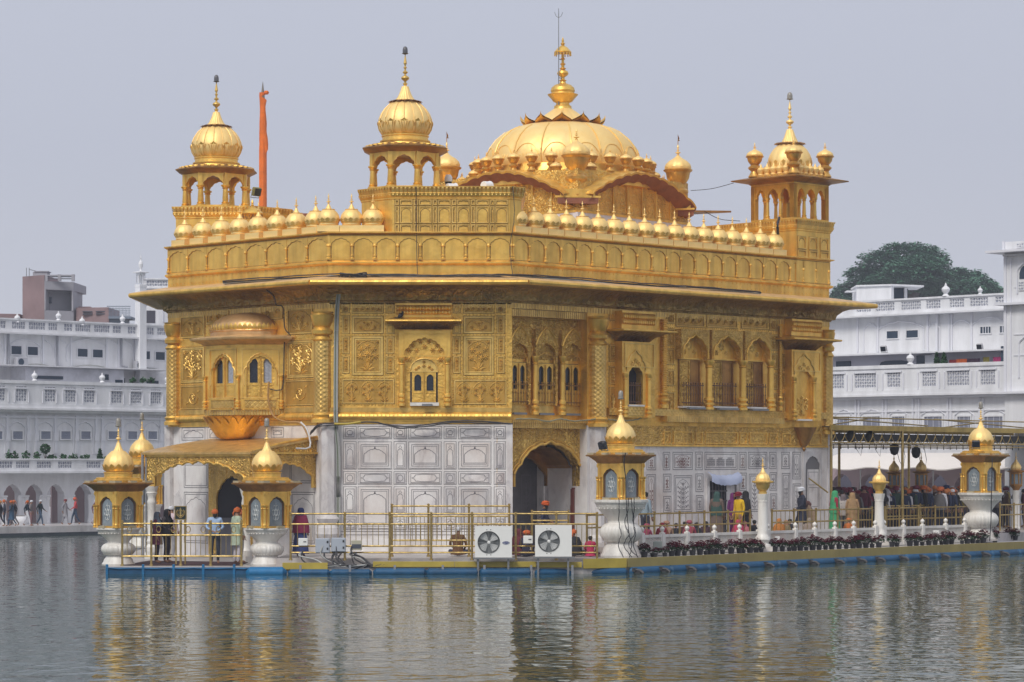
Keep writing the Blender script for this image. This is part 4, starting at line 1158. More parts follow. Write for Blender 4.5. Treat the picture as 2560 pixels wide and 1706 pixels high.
def hood_eave(face,x0,x1,zt,zb,zc,out,wid,parent):
 """sloping ledge with a gilt nosing and a cove beneath"""
 b = MB()
 vs = []
 for (dx_,y,z) in ((-wid,-out,zb),(-wid,-out,zb + .05),(-wid * .2,-.05,zt),(wid * .0,.0,zc)):
  vs += [(x0 + dx_,y,z),(x1 - dx_,y,z)]
 pr = [(-wid,-out - .03,zb),(-wid,-out - .03,zb + .06),(0,-.10,zt),(0,.02,zt)]
 n = len(pr)
 vs = [(x0 + d,y,z) for d,y,z in pr] + [(x1 - d,y,z) for d,y,z in pr]
 b.add(vs,[(0,1,1 + n,n),(1,2,2 + n,1 + n),(2,3,3 + n,2 + n)])
 # side slopes
 b.add([(x0 - wid,-out - .03,zb),(x0 - wid,-out - .03,zb + .06),(x0,-.10,zt),(x0,.02,zt),(x0 - wid,.02,zb + .06),(x0 - wid,.02,zb)],[(0,1,4,5),(1,2,3,4)])
 b.add([(x1 + wid,-out - .03,zb),(x1 + wid,-out - .03,zb + .06),(x1,-.10,zt),(x1,.02,zt),(x1 + wid,.02,zb + .06),(x1 + wid,.02,zb)],[(0,1,4,5),(1,2,3,4)])
 b.tube([(x0 - wid,.02,zb + .03),(x0 - wid,-out - .03,zb + .03),(x1 + wid,-out - .03,zb + .03),(x1 + wid,.02,zb + .03)],.035,8)
 o = part('window_ledge', b, G_PLAIN, parent, face.M)
 b = MB()
 pr = [(.9 * wid,out * .92,zb - .003),(.55 * wid,out * .62,zb - .05),(.2 * wid,out * .3,zb - (zb - zc) * .5),(0.0,.06,zc),(0,.0,zc)]
 n = len(pr); vs = []
 for d,y,z in pr: vs += [(x0 - d,.02,z),(x0 - d,-y,z),(x1 + d,-y,z),(x1 + d,.02,z)]
 fs = []
 for j in range(n - 1):
  for q in range(3): fs.append((j * 4 + q,j * 4 + q + 1,j * 4 + q + 5,j * 4 + q + 4))
 fs.append((0,1,2,3))
 b.add(vs,fs)
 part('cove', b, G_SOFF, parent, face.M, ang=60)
 return o
x0, x1, zb, zt = f.rect('A2', 700, 292, 1195, 425)
hood = cove_box(f,x0,x1,zt,zb,.18,T)
x0, x1, zb, zt = f.rect('A2', 690, 428, 1205, 462)
hood_eave(f,x0,x1,zt + .06,zb,zr(525),.55,.30,hood)
x0, x1, zb, zt = f.rect('A2', 720, 540, 1190, 1222)
b = MB(); xa, xb = f.c('A2', 772, 800)[0], f.c('A2', 1136, 800)[0]
b.arch_wall(x0,x1,zr(782),zt,arc_cusp(xa,xb,zr(735),zr(598),zr(782),9,.18,3,.05),-.16,.0)
b.box(x0,xa - .0,-.10,.0,zb,zr(783)); b.box(xb,x1,-.10,.0,zb,zr(783))
b.frame(x0 + .12,x1 - .12,zr(775),zr(556),.04,-.19,-.163)
wn_c = part('window_bay', b, G_PLAIN, T, f.M, ang=25)
b = MB(); slim_column(b, f.c('A2', 746, 800)[0], -.16, zr(1222), zr(785), .075); slim_column(b, f.c('A2', 1163, 800)[0], -.16, zr(1222), zr(785), .075)
part('columns', b, G_PLAIN, wn_c, f.M)
b = MB(); wx0, wx1 = f.c('A2', 828, 1000)[0], f.c('A2', 1068, 1000)[0]
b.prism(arc_plain(wx0,wx1,zr(905),zr(800),16) ,-.03,.0)
for u,v in ((.5,.45),(.3,.35),(.7,.35),(.2,.15),(.8,.15),(.5,.8)): flower(b,wx0 + (wx1 - wx0) * u,zr(905) + (zr(800) - zr(905)) * v,.07,-.04)
for u,v,r in ((.0,.35,.1),(1.0,.35,.1)): flower(b,xa + .13 + (xb - xa - .26) * u,zr(800),.11,-.02)
for u in (.12,.3,.5,.7,.88): flower(b,xa + (xb - xa) * u,zr(715) + (.12 if u == .5 else 0),.10,-.02)
for u in (.2,.4,.6,.8): flower(b,xa + (xb - xa) * u,zr(660) + (.07 if .3 < u < .7 else -.05),.085,-.02)
b.tube([(p[0],-.03,p[1]) for p in arc_plain(wx0 - .03,wx1 + .03,zr(905),zr(792),16)],.025,6)
b.box(wx0 - .04,wx1 + .04,-.05,.0,zr(915),zr(903))
part('tympanum', b, G_LEAF, wn_c, f.M, ang=25)
b = MB(); b.box(wx0 - .02,wx1 + .02,-.004,.003,zr(1190),zr(915))
part('reveal', b, DARK, wn_c, f.M, smooth=False)
shutters(f,(wx0 + .03,wx1 - .03,zr(1188),zr(917)),wn_c,-.045)
b = MB(); b.box(wx0 - .02, wx1 + .06, -.16, .0, zr(1222), zr(1192)); part('sill', b, MARBLE_W, wn_c, f.M, smooth=False)
b = MB(); b.box(f.c('A2', 932, 1200)[0], f.c('A2', 1026, 1200)[0], -.30, -.18, zr(1224), zr(1204)); part('lamp_box', b, GREYM, wn_c, f.M)
# ============ left front
f = FL
engaged_column(f.M,.36,-.02,ZM + .05,ZS - .35,.27);
engaged_column(f.M,f.L - .22,-.08,ZM + .05,ZS - .30,.30)
bands(f, .62, f.L - .55, ZM - .02, f.c('A1', 800, 1250)[1])
relief(f, f.rect('A1', 262, 402, 482, 602), 'small', frame=.05); relief(f, f.rect('A1', 268, 690, 480, 1010), 'bouquet', frame=.05); relief(f, f.rect('A1', 266, 1040, 486, 1252), 'medal')
relief(f, f.rect('A1', 1236, 330, 1466, 566), 'small', frame=.05); relief(f, f.rect('A1', 1238, 630, 1480, 964), 'bouquet', frame=.05); relief(f, f.rect('A1', 1222, 990, 1484, 1216), 'medal')
relief(f, f.rect('A1', 500, 360, 700, 470), 'medal'); relief(f, f.rect('A1', 1000, 310, 1190, 430), 'medal')
# the balcony: three sides of an octagon
pa = Vector(f.w(f.hit(380 + 1212 / 3.646,860)[0]))
# right side faces straight forward, the middle is parallel to the wall
out_b = 1.12
def ray_at(px,base,d):
 kx = (px - 1280) / FPX
 t = (kx * base.y - base.x) / (d.x - kx * d.y); return base + d * t
pbm = ray_at(380 + 775 / 3.646,pa,Vector((-1,0)))
pcm = ray_at(380 + 482 / 3.646,pbm,UL)
pdm = pcm + Vector((0,1)) * ((pa - pbm).length)
BF1,BF2 = Face(pcm,pbm),Face(pbm,pa)
BPOLY = [tuple(pcm),tuple(pbm),tuple(pa),tuple(pa + UL * .1 + UR * .4),tuple(pdm + UR * .4)]
zA = lambda y: BF2.hit(380 + 1000 / 3.646,680 + y / 3.646)[1]
zsl,zev,zbt = zA(1250),zA(612),zA(1310)
b = MB()
loft(b,BPOLY,[(-.25,zbt),(0.03,zbt + .02),(0.03,zsl - .02),(.0,zsl),(-.08,zsl + .01)])
bal = part('balcony', b, G_BAND, T, smooth=False)
b = MB(); loft(b, BPOLY, [(0, zA(690)), (0, zA(655)), (-.4, zA(640))]); part('lintel', b, G_PLAIN, bal)
b = MB(); loft(b, BPOLY, [(.0, zA(690) + .1), (.05, zA(660)), (.12, zA(648)), (.45, zA(615)), (.47, zA(600)), (.42, zA(594)), (0, zA(575)), (-.1, zA(572))]); part('eave', b, G_ROOF, bal, ang=35)
b = MB()
cb = (pcm + pa) / 2 + UR * .0;
mid = f.a + f.d * f.hit(622,860)[0]
ang_ = atan2(f.d.y,f.d.x)
DH = zA(352) - zA(575)
b.lathe([(1.0,0.0),(1.0,.16),(1.03,.20),(1.0,.27),(.99,.36),(.95,.50),(.86,.66),(.70,.82),(.48,.93),(.2,.99),(0,1.0)],72,mod=lambda a,z: 1 - .025 * abs(cos(a * 10)) ** 12)
RB = 1.48
Mdome = Matrix.Translation((mid.x, mid.y, zA(575))) @ Matrix.Rotation(ang_, 4, 'Z') @ Matrix.Diagonal((RB, 1.15, DH, 1))
part('half_dome', b, gold_mat('gold_brown_dome', (0.76, 0.48, 0.22), (0.58, 0.34, 0.14), .36), bal, Mdome)
b = MB()
for i in range(26):
 a = pi + pi * (i + .5) / 26
 p = Vector((cos(a) * RB * 1.0,sin(a) * 1.15,0));
 b.M = RZ((mid.x,mid.y,zA(575)),ang_) @ RZ((p.x,p.y,0),a - pi / 2 + pi)
 b.add([(-.075,-.02,.24 * DH),(.075,-.02,.24 * DH),(.07,-.05,.40 * DH),(0,-.03,.52 * DH),(-.07,-.05,.40 * DH),(0,-.07,.34 * DH)],[(0,1,5),(1,2,5),(2,3,5),(3,4,5),(4,0,5)])
part('leaf_band', b, G_PLAIN, bal)
for bf,(xa,xb,oa,ob,ya,yb) in ((BF1,(505,765,553,745,760,1142)),(BF2,(800,1165,862,1115,752,1132))):
 zz = lambda y: bf.c('A1', (xa + xb) / 2, y)[1]
 o0, o1 = bf.c('A1', oa, 900)[0], bf.c('A1', ob, 900)[0]
 zt_ = zA(688)
 b = MB()
 b.arch_wall(.0,bf.L,zsl + .34,zt_,arc_cusp(o0,o1,zsl + 1.24,zz(ya) - .02,zsl + .34,9,.18,3,.05),.002,.14)
 b.box(.0,bf.L,.002,.14,zsl,zsl + .335)
 fr = part('window_front', b, G_PLAIN, bal, bf.M, ang=25)
 b = MB(); b.frame(o0 - .16,o1 + .16,zsl + .36,zt_ - .04,.03,-.03,.0)
 arc = arc_cusp(o0 - .08,o1 + .08,zsl + 1.20,zz(ya) + .08,zsl + .80,9,.18,3,.05)
 b.tube([(p[0],-.01,p[1]) for p in arc],.03,5)
 part('arch_trim', b, G_LEAF, fr, bf.M)
 b = MB(); b.box(o0 - .05, o1 + .05, -.03, .0, zsl + .04, zsl + .30); part('lattice_panel', b, G_LATT, fr, bf.M, smooth=False)
 b = MB(); b.box(o0 - .08, o1 + .08, -.06, .0, zsl + .30, zsl + .35); b.box(o0 - .06, o1, -.10, -.04, zsl - .02, zsl + .02); part('sill', b, G_PLAIN, fr, bf.M)
 shutters(bf,(o0,o1,zsl + .345,zz(ya) - .03),fr,.10,curtain=True)
b = MB()
for bf,ss in ((BF1,(.04,)),(BF2,(.02,BF2.L - .12))):
 for s_ in ss:
  p = bf.w(s_,.04); slim_column(b,p[0],p[1],zsl,zsl + 1.12,.06)
part('columns', b, G_PLAIN, bal)
b = MB()
zl0 = f.hit(545,680 + 1530 / 3.646,.5)[1]
ZL = zbt - zl0
lc = f.a + f.d * f.hit(598,1050)[0] + f.n * .12
b.lathe([(.45,0),(.62,.03 * ZL),(.80,.15 * ZL),(.98,.45 * ZL),(1.18,.8 * ZL),(1.32,.98 * ZL),(1.36,ZL)],56,mod=lambda a,z: 1 + .03 * abs(sin(a * 9)))
Ml = RZ((lc.x,lc.y,zl0),ang_) @ Matrix.Diagonal((1.0,.72,1,1))
lo = part('lotus_bowl', b, G_RUST, T, Ml)
b = MB(); petals(b,.50,.0,.86,.30 * ZL,.30,14,.025); petals(b,.90,.30 * ZL,1.34,.96 * ZL,.36,20,.022)
part('petals', b, G_RUST, lo, Ml)
# ============ right front
f = FR
s_of = lambda crop,x,y: f.c(crop,x,y)[0]
# upper loggia of the portal bay
iw = Face(frp(0,IWD),frp(IW1,IWD))
rr = lambda x0, y0, x1, y1: iw.rect('A3', x0, y0, x1, y1)
ztop = iw.c('A3', 500, 365)[1]
b = MB(); b.box(.0,IW1,-IWD + .06,.0,ZS - .42,ZS - .19)
part('beam', b, G_BAND, T, iw.M, smooth=False)
b = MB(); b.box(.0, IW1, -.006, .0, iw.c('A3', 450, 770)[1], ZS - .43)
part('relief_wall', b, G_FLORF, T, iw.M, smooth=False)
zsp, zcr = iw.c('A3', 430, 640)[1], iw.c('A3', 430, 500)[1]
zw0, zw1 = iw.c('A3', 430, 1160)[1], iw.c('A3', 430, 800)[1]
for (xa,xb) in ((118,250),(345,487),(575,716)):
 a, c = iw.c('A3', xa, 900)[0], iw.c('A3', xb, 900)[0]
 a = max(a,.02)
 b = MB()
 g = .12
 arc = arc_cusp(a - g * .3, c + g * .3, zw1 + .35, iw.c('A3', (xa + xb) / 2, 625)[1], zw0 - .02, 5, .17, 3, .08)
 b.arch_wall(a - g - .02,c + g + .02,zw0 - .02,zcr - .02,arc,-.14,.0)
 wv_ = part('window', b, G_FLORF, T, iw.M, ang=25)
 b = MB(); b.tube([(p[0],-.14,p[1]) for p in arc_plain(a - g,c + g,zsp - .02,zcr + .04,14,1.35)],.035,6);
 b.tube([(p[0],-.10,p[1]) for p in arc_cusp(a - .02,c + .02,zw1 + .12,zw1 + .34,zw1,3,.16,4,.05)],.02,5)
 part('arch_trim', b, G_PLAIN, wv_, iw.M)
 b = MB(); b.box(a - .03, c + .03, -.012, .0, zw0, zw1 + .02); part('reveal', b, DARK, wv_, iw.M, smooth=False)
 shutters(iw,(a,c,zw0,zw1),wv_,-.05)
 bars(iw,a - .02,c + .02,zw0,zw0 + (zw1 - zw0) * .56,-.10,wv_,6,G_DARK)
 b = MB(); b.box(a - .05, c + .05, -.04, .0, zw0 - .30, zw0 - .04); part('lattice_panel', b, G_LATT, wv_, iw.M, smooth=False)
 b = MB(); b.box(a - .02, c - .1, -.22, -.12, zw0 - .34, zw0 - .27); part('lamp_box', b, GREYM, wv_, iw.M)
b = MB()
for x in (305, 541, 745): slim_column(b, iw.c('A3', x, 1000)[0], -.20, zw0 - .33, iw.c('A3', x, 735)[1], .085)
part('columns', b, G_PLAIN, T, iw.M)
b = MB()
b.box(.0,IW1,-IWD + .05,.0,ZM - .12,ZM + .06)
b.box(.0,IW1,-IWD - .03,.0,ZM + .06,ZM + .16)
part('moulding', b, G_BAND, T, iw.M, smooth=False)
# lower portal arch
pf = Face(frp(0,.36),frp(IW1,.36))
zc_, zsr = pf.c('B3', 760, 225)[1], pf.c('B3', 1070, 560)[1]
ar = pf.c('B3', 1072, 500)[0]; ac = pf.c('B3', 762, 220)[0]; al = 2 * ac - ar
def portal_arc(g=0.0,zlow=None):
 a = arc_cusp(al - g,ar + g,zsr + .15,zc_ + g,zsr - .25 if zlow is None else zlow,9,.10,4,.05); return a
b = MB(); arc = portal_arc(); arc = [p for p in arc]
xr_ = IW1 + .02
b.arch_wall(min(al - .12,-.35),xr_ - .02,zsr - .25,ZM - .125,arc,-.02,.35)
pw = part('portal_arch', b, G_FLOR, T, pf.M, ang=25)
b = MB(); b.tube([(p[0],-.03,p[1]) for p in portal_arc(.02)],.05,8); b.tube([(p[0],-.02,p[1]) for p in portal_arc(.14)],.022,6)
b.lathe([(0,-.26),(.04,-.22),(.03,-.18),(.07,-.12),(.10,-.02),(.09,.06),(.11,.12),(.08,.2)],10,ar + .02,-.06,zsr - .12)
part('arch_trim', b, G_PLAIN, pw, pf.M)
b = MB()
i_r = pf.hit(1160 + 850 / 3.563,1040 + 560 / 3.563,-1.5)[0]
A2_ = [(x,z) for x,z in portal_arc(-.10)]
n = len(A2_)
vs = [(x,.35,z) for x,z in A2_] + [(x,1.6,z) for x,z in A2_]
b.add(vs,[(i,i + 1,i + 1 + n,i + n) for i in range(n - 1)])
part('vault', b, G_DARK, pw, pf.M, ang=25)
b = MB()
A3_ = arc_cusp(al + .30,ar - .28,zsr + .10,zc_ - .42,zsr - .25,9,.08,4,.04)
b.arch_wall(al - .1,ar + .4,zsr - .25,ZM - .3,A3_,1.5,1.62)
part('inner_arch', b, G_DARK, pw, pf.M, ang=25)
b = MB(); b.box(ar - .30, ar + .3, 1.63, 1.95, .4, zsr - .26); part('jamb', b, MARBLE, pw, pf.M, smooth=False)
b = MB(); b.box(al, IW1 + .2, 2.0, 2.2, .4, ZM - .2); bk = part('inner_wall', b, mat('dark_marble', (0.16, 0.155, 0.165), 0.5, var=.3), pw, pf.M, smooth=False)
def inlay_floral(b,x0,x1,z0,z1,rng,w=.012,y=-.008,arch=True):
 """black inlaid creeper: arch outline, wavy stem, leaves"""
 W,H = x1 - x0,z1 - z0
 if arch: b.strip(arc_cusp(x0 + .02,x1 - .02,z0 + H * .70,z1 - .02,z0 + .02,5,.14,3,.08),w,y)
 cx = (x0 + x1) / 2
 ns = max(3,int(H / .16)); nx = max(1,int(W / .16))
 for j in range(ns):
  for i in range(nx):
   for sx in (-1,1):
    u = sx * W * .40 * (i + .55) / nx; zz = z0 + H * (j + .5 + .25 * (i % 2)) / (ns + .6)
    if arch and zz > z0 + H * .72 and abs(u) > W * .2: continue
    s_ = rng.uniform(.016,.030)
    b.add([(cx + u - s_,y,zz),(cx + u,y,zz - s_ * 1.5),(cx + u + s_,y,zz),(cx + u,y,zz + s_ * 1.5)],[(0,1,2,3)])
    b.strip([(cx + u,zz),(cx + u * .6,zz - .05),(cx + u * .2,zz - .10)],w * .7,y)
 b.strip([(cx,z0 + .04),(cx + .01,z0 + H * .5),(cx,z1 - H * .1)],w,y)
b = MB()
for x0_,x1_ in ((al + .1,al + .9),(al + 1.05,al + 1.5),(ar - 1.0,ar - .55)):
 b.rectline(x0_,x1_,1.0,3.0,.03,1.99); inlay_floral(b,x0_ + .05,x1_ - .05,1.1,2.9,RNG,.02,1.988)
part('inlay', b, INLAY, bk, pf.M)
b = MB(); b.frame(ar - .05,IW1 - .03,.5,zsr - .3,.05,.20,.34)
inlay_floral(b,ar + .0,IW1 - .08,.9,zsr - .45,RNG,.015,.33)
b2 = MB(); b2.box(ar - .08, IW1, .345, .5, .45, zsr - .2); part('jamb', b2, MARBLE, pw, pf.M, smooth=False)
part('inlay', b, INLAY_R, pw, pf.M)
# engaged column between the portal and the window bays: gold above, marble below
sc_ = (f.hit(1467,900)[0] + f.hit(1513,900)[0]) / 2
engaged_column(f.M,sc_,-.06,ZM - .05,ZS - .30,.31)
b = MB(); b.lathe([(.36,.5),(.36,.9),(.31,1.0),(.30,ZM - .05)],10,sc_,-.02)
part('marble_column', b, MARBLE_C, T, f.M, ang=20)
# gold frieze that reaches lower on this side
s_f0,s_f1 = f.hit(1516,1000)[0],f.L - .12
zf0 = f.hit(1850,1118)[1]
b = MB(); b.box(s_f0,s_f1,-.035,.01,zf0,ZM + .02)
fz = part('gold_frieze', b, G_FLORF, T, f.M, smooth=False)
b = MB()
for (xa,xb) in ((60,118),(142,300),(332,388),(412,685),(706,766),(790,938),(958,1030),(1066,1140),(1300,1400)):
 x0, x1 = s_of('A4', xa, 1370), s_of('A4', xb, 1370); b.frame(x0, x1, zf0 + .10, zf0 + .52, .03, -.06, -.034)
b.box(s_f0,s_f1,-.06,-.034,zf0,zf0 + .05)
part('frames', b, G_PLAIN, fz, f.M)
zmo = f.hit(1850,1057)[1]
s30 = s_of('A4', 45, 1250)
b = MB(); b.box(s30, s_of('A4', 1045, 1250), -.28, .0, zmo - .02, zmo + .18); part('moulding', b, G_BAND, T, f.M, smooth=False)
b = MB(); b.box(s_f0, s_f1, -.14, .0, zmo + .185, zmo + .42); part('moulding', b, G_LATT, T, f.M, smooth=False)
# narrow panels between the bays
for (crop, xa, xb, rows_) in (('A3', 985, 1052, ((640, 780), (825, 975), (1010, 1250))), ('A4', 92, 152, ((290, 370), (420, 560), (590, 720), (770, 900), (960, 1165))), ('A4', 968, 1034, ((340, 430), (470, 600), (630, 760), (800, 930), (970, 1170))), ('A4', 1068, 1108, ((640, 770), (800, 920), (970, 1170)))):
 for i,(ya,yb) in enumerate(rows_):
  rc = f.rect(crop, xa, ya, xb, yb); relief(f, rc, 'bouquet' if yb - ya > 190 else ('medal' if yb - ya < 95 else 'sprig'), arch=False, frame=.025)
relief(f, f.rect('A3', 985, 345, 1045, 420), 'square')
# spiral ribs at the edges of the three-window front
for (crop, x, r) in (('A4', 57, .10), ('A4', 1048, .06)):
 b = MB()
 s_ = s_of(crop,x,700); z0_,z1_ = zmo + .45,ZS - .25
 b.lathe([(r,z0_),(r,z1_)],12,s_,-.06,cap=False)
 for i in range(int((z1_ - z0_) / .075)):
  z = z0_ + .55 + i * .075
  if z > z1_ - .05: break
  b.lathe([(r,z),(r * 1.35,z + .02),(r * 1.35,z + .035),(r,z + .055)],10,s_,-.06,cap=False)
 b.lathe([(r * 1.8,z0_),(r * 1.8,z0_ + .12),(r * 1.2,z0_ + .16),(r * 2.0,z0_ + .26),(r * 2.0,z0_ + .32),(r * 1.2,z0_ + .38),(r * 1.7,z0_ + .46),(r,z0_ + .55)],14,s_,-.06)
 part('spiral_rib', b, G_PLAIN, T, f.M)
engaged_column(f.M,f.L - .10,.04,ZM - .2,ZS - .3,.24)
# three tall windows with cusped heads
for i,(xa,xb,xm0,xm1,y0,y1,ytop) in enumerate(((190,365,178,385,682,1078,470),(448,648,440,670,690,1080,480),(732,900,722,918,700,1085,490))):
 x0, x1, z0, z1 = f.rect('A4', xa, y0, xb, y1)
 m0, m1 = s_of('A4', xm0, 700), s_of('A4', xm1, 700)
 zt_ = f.c('A4', (xa + xb) / 2, ytop - 45)[1]; zap = f.c('A4', (xa + xb) / 2, ytop + 15)[1]
 b = MB(); b.arch_wall(m0 - .10,m1 + .10,z1 + .02,zt_,arc_cusp(m0 + .02,m1 - .02,z1 + .28,zap,z1 + .02,5,.16,4,.10),-.30,.0)
 w_ = part('window', b, G_FLORF, T, f.M, ang=25)
 b = MB(); b.tube([(p[0],-.31,p[1]) for p in arc_cusp(m0 - .01,m1 + .01,z1 + .28,zap + .03,z1 + .04,5,.16,4,.10)],.028,6)
 b.box(m0,m1,-.12,.0,z1 + .01,z1 + .06)
 part('arch_trim', b, G_PLAIN, w_, f.M)
 b = MB(); b.lathe([(.0,.10),(.09,.06),(.13,0)],12); bm_ = MB()
 flower(bm_,(m0 + m1) / 2,z1 + .50,.17,-.02,8)
 for u in (-.26,.26): flower(bm_,(m0 + m1) / 2 + u,z1 + .28,.11,-.02)
 for u in (-.18,.18): flower(bm_,(m0 + m1) / 2 + u,z1 + .72,.09,-.02)
 part('tympanum', bm_, G_LEAF, w_, f.M)
 b = MB(); b.box(x0 - .02, x1 + .02, -.02, .0, z0, z1 + .01); part('reveal', b, G_DARK, w_, f.M, smooth=False)
 for k_ in range(2):
  a = x0 + (x1 - x0) * k_ / 2 + .01; c = x0 + (x1 - x0) * (k_ + 1) / 2 - .01
  b = MB(); b.frame(a,c,z0 + .02,z1 - .01,.045,-.07,-.021); b.box(a + .05,c - .05,-.035,-.021,z0 + .06,z1 - .06)
  part('shutter', b, G_FLORF if k_ == 0 else G_DARK, w_, f.M, smooth=False)
 bars(f,x0 - .02,x1 + .02,z0 + .02,z0 + (z1 - z0) * .52,-.20,w_,9)
 b = MB(); b.box(x0 - .04, x1 + .04, -.24, .0, z0 - .06, z0 - .0); part('sill', b, MARBLE_W, w_, f.M, smooth=False)
 b = MB(); b.box(x0 - .04, x1 + .04, -.05, .0, z0 - .50, z0 - .065); part('lattice_panel', b, G_LATT, w_, f.M, smooth=False)
 b = MB(); b.box(x0 + .1, x1 - .1, -.42, -.29, zmo + .43, zmo + .50); part('lamp_box', b, GREYM, w_, f.M)
for (xa, xb) in ((170, 410), (432, 690), (726, 950)): relief(f, f.rect('A4', xa, 292 + (xa - 170) * .04, xb, 400 + (xa - 170) * .03), 'medal', frame=.035)
b = MB()
for x in (410, 697, 935): slim_column(b, s_of('A4', x - 6, 900), -.26, zmo + .43, f.c('A4', x, 690)[1], .12)
part('columns', b, G_PLAIN, T, f.M)
# two projecting window bays
for (crop,xl,xr,ytop,yb_,ye,ec0,ec1,yc,zz0,op,apex,cols,blind) in (
  ('A3', 1100, 1385, 345, 500, 528, 1100, 1400, 610, 1270, (1157, 1279, 820, 1155), 690, (1121, 1324), False),
  ('A4', 1158, 1408, 340, 480, 520, 1160, 1420, 600, 1200, (1195, 1330, 770, 1185), 640, (1174, 1340), True)):
 PR = .34
 bayF = Face(f.w(0,-0),f.w(f.L))
 of = lambda x,y: f.c(crop,x,y,PR)
 x0,x1 = of(xl,800)[0],of(xr,800)[0]
 zb0,zt0 = of((xl + xr) / 2,zz0)[1],ZS - .2
 o0,o1 = of(op[0],900)[0],of(op[1],900)[0]
 zo0,zo1 = of(sum(op[:2]) / 2,op[3])[1],of(sum(op[:2]) / 2,op[2])[1]
 zlin = of((xl + xr) / 2,yc)[1]
 b = MB()
 b.arch_wall(x0,x1,zo1 - .38,zlin,arc_cusp(o0 - .0,o1 + .0,zo1 - .30,zo1,zo1 - .38,5,.16,4,.12),-PR,-.003)
 b.box(x0,o0,-PR,-.003,zb0,zo1 - .381); b.box(o1,x1,-PR,-.003,zb0,zo1 - .381); b.box(o0,o1,-PR,-.003,zb0,zo0)
 bay = part('window_bay', b, G_WALL, T, f.M, smooth=False)
 b = MB(); b.frame(x0 + .10,x1 - .06,zo1 - .05,zlin - .05,.035,-PR - .03,-PR); za_ = of(sum(op[:2]) / 2,apex)[1]
 b.tube([(p[0],-PR - .01,p[1]) for p in arc_cusp(o0 - .12,o1 + .12,zo1 - .15,za_,zo1 - .2,5,.17,4,.12)],.03,6)
 for u,v in ((.5,.25),(.25,.05),(.75,.05)): flower(b,o0 + (o1 - o0) * u,zo1 + .05 + (za_ - zo1) * v,.11,-PR - .02)
 part('arch_trim', b, G_LEAF, bay, f.M)
 b = MB()
 for c_ in cols: slim_column(b,of(c_,1000)[0],-PR - .05,zb0,zo1 - .25,.07)
 part('columns', b, G_PLAIN, bay, f.M)
 b = MB(); b.box(o0 - .01, o1 + .01, -.04, -.004, zo0, zo1); part('reveal', b, DARK if not blind else G_DARK, bay, f.M, smooth=False)
 if not blind:
  bars(f,o0,o1,zo0,zo0 + (zo1 - zo0) * .58,-PR + .08,bay,6)
  b = MB(); b.box(o0, o0 + .16, -.12, -.045, zo0, zo1 - .05); part('shutter', b, G_DARK, bay, f.M, smooth=False)
 else:
  b = MB(); b.box(o0,o1,-PR + .10,-.045,zo0,zo1);
  bl = part('panel', b, G_WALL, bay, f.M, smooth=False)
  b = MB(); bouquet(b, (o0 + o1) / 2, zo0 + .1, (o1 - o0) * .8, .75, RNG, 5); part('relief', b, G_LEAF, bl, f.M @ Matrix.Translation((0, -PR + .10, 0)))
 b = MB(); b.box(o0 - .05, o1 + .05, -PR - .05, -PR, zo0 - .07, zo0 - .01); part('sill', b, MARBLE_W, bay, f.M, smooth=False)
 b = MB(); b.box(o0 - .05, o1 + .05, -PR - .03, -PR, zb0 + .05, zo0 - .08); part('lattice_panel', b, G_LATT, bay, f.M, smooth=False)
 zhb,zht = of((xl + xr) / 2,yb_)[1],of((xl + xr) / 2,ytop)[1]
 h_ = cove_box(f,x0,x1,zht,zhb,PR - .02,T)
 ze_ = of((xl + xr) / 2,ye)[1]
 hood_eave(f,x0,x1,zhb + .02,ze_,zlin,PR + .50,.52,h_)
# lotus bracket below the right-hand bay
b = MB(); zq = f.c('A4', 1235, 1270)[1]
b.lathe([(0,-.85),(.05,-.80),(.09,-.74),(.05,-.68),(.14,-.62),(.30,-.42),(.46,-.15),(.56,.0),(.60,.05)],24,mod=lambda a,z: 1 + .05 * abs(sin(6 * a)))
part('lotus_bracket', b, G_DARK, T, f.M @ Matrix.Translation((f.c('A4', 1240, 1300)[0], -.12, zq)) @ Matrix.Diagonal((.8, .7, 1, 1)))
# marble end pier
b = MB(); b.box(f.L - .115, f.L + .03, -.04, .3, .4, zf0 + .72); part('marble_pier', b, MARBLE_C, T, f.M, smooth=False)
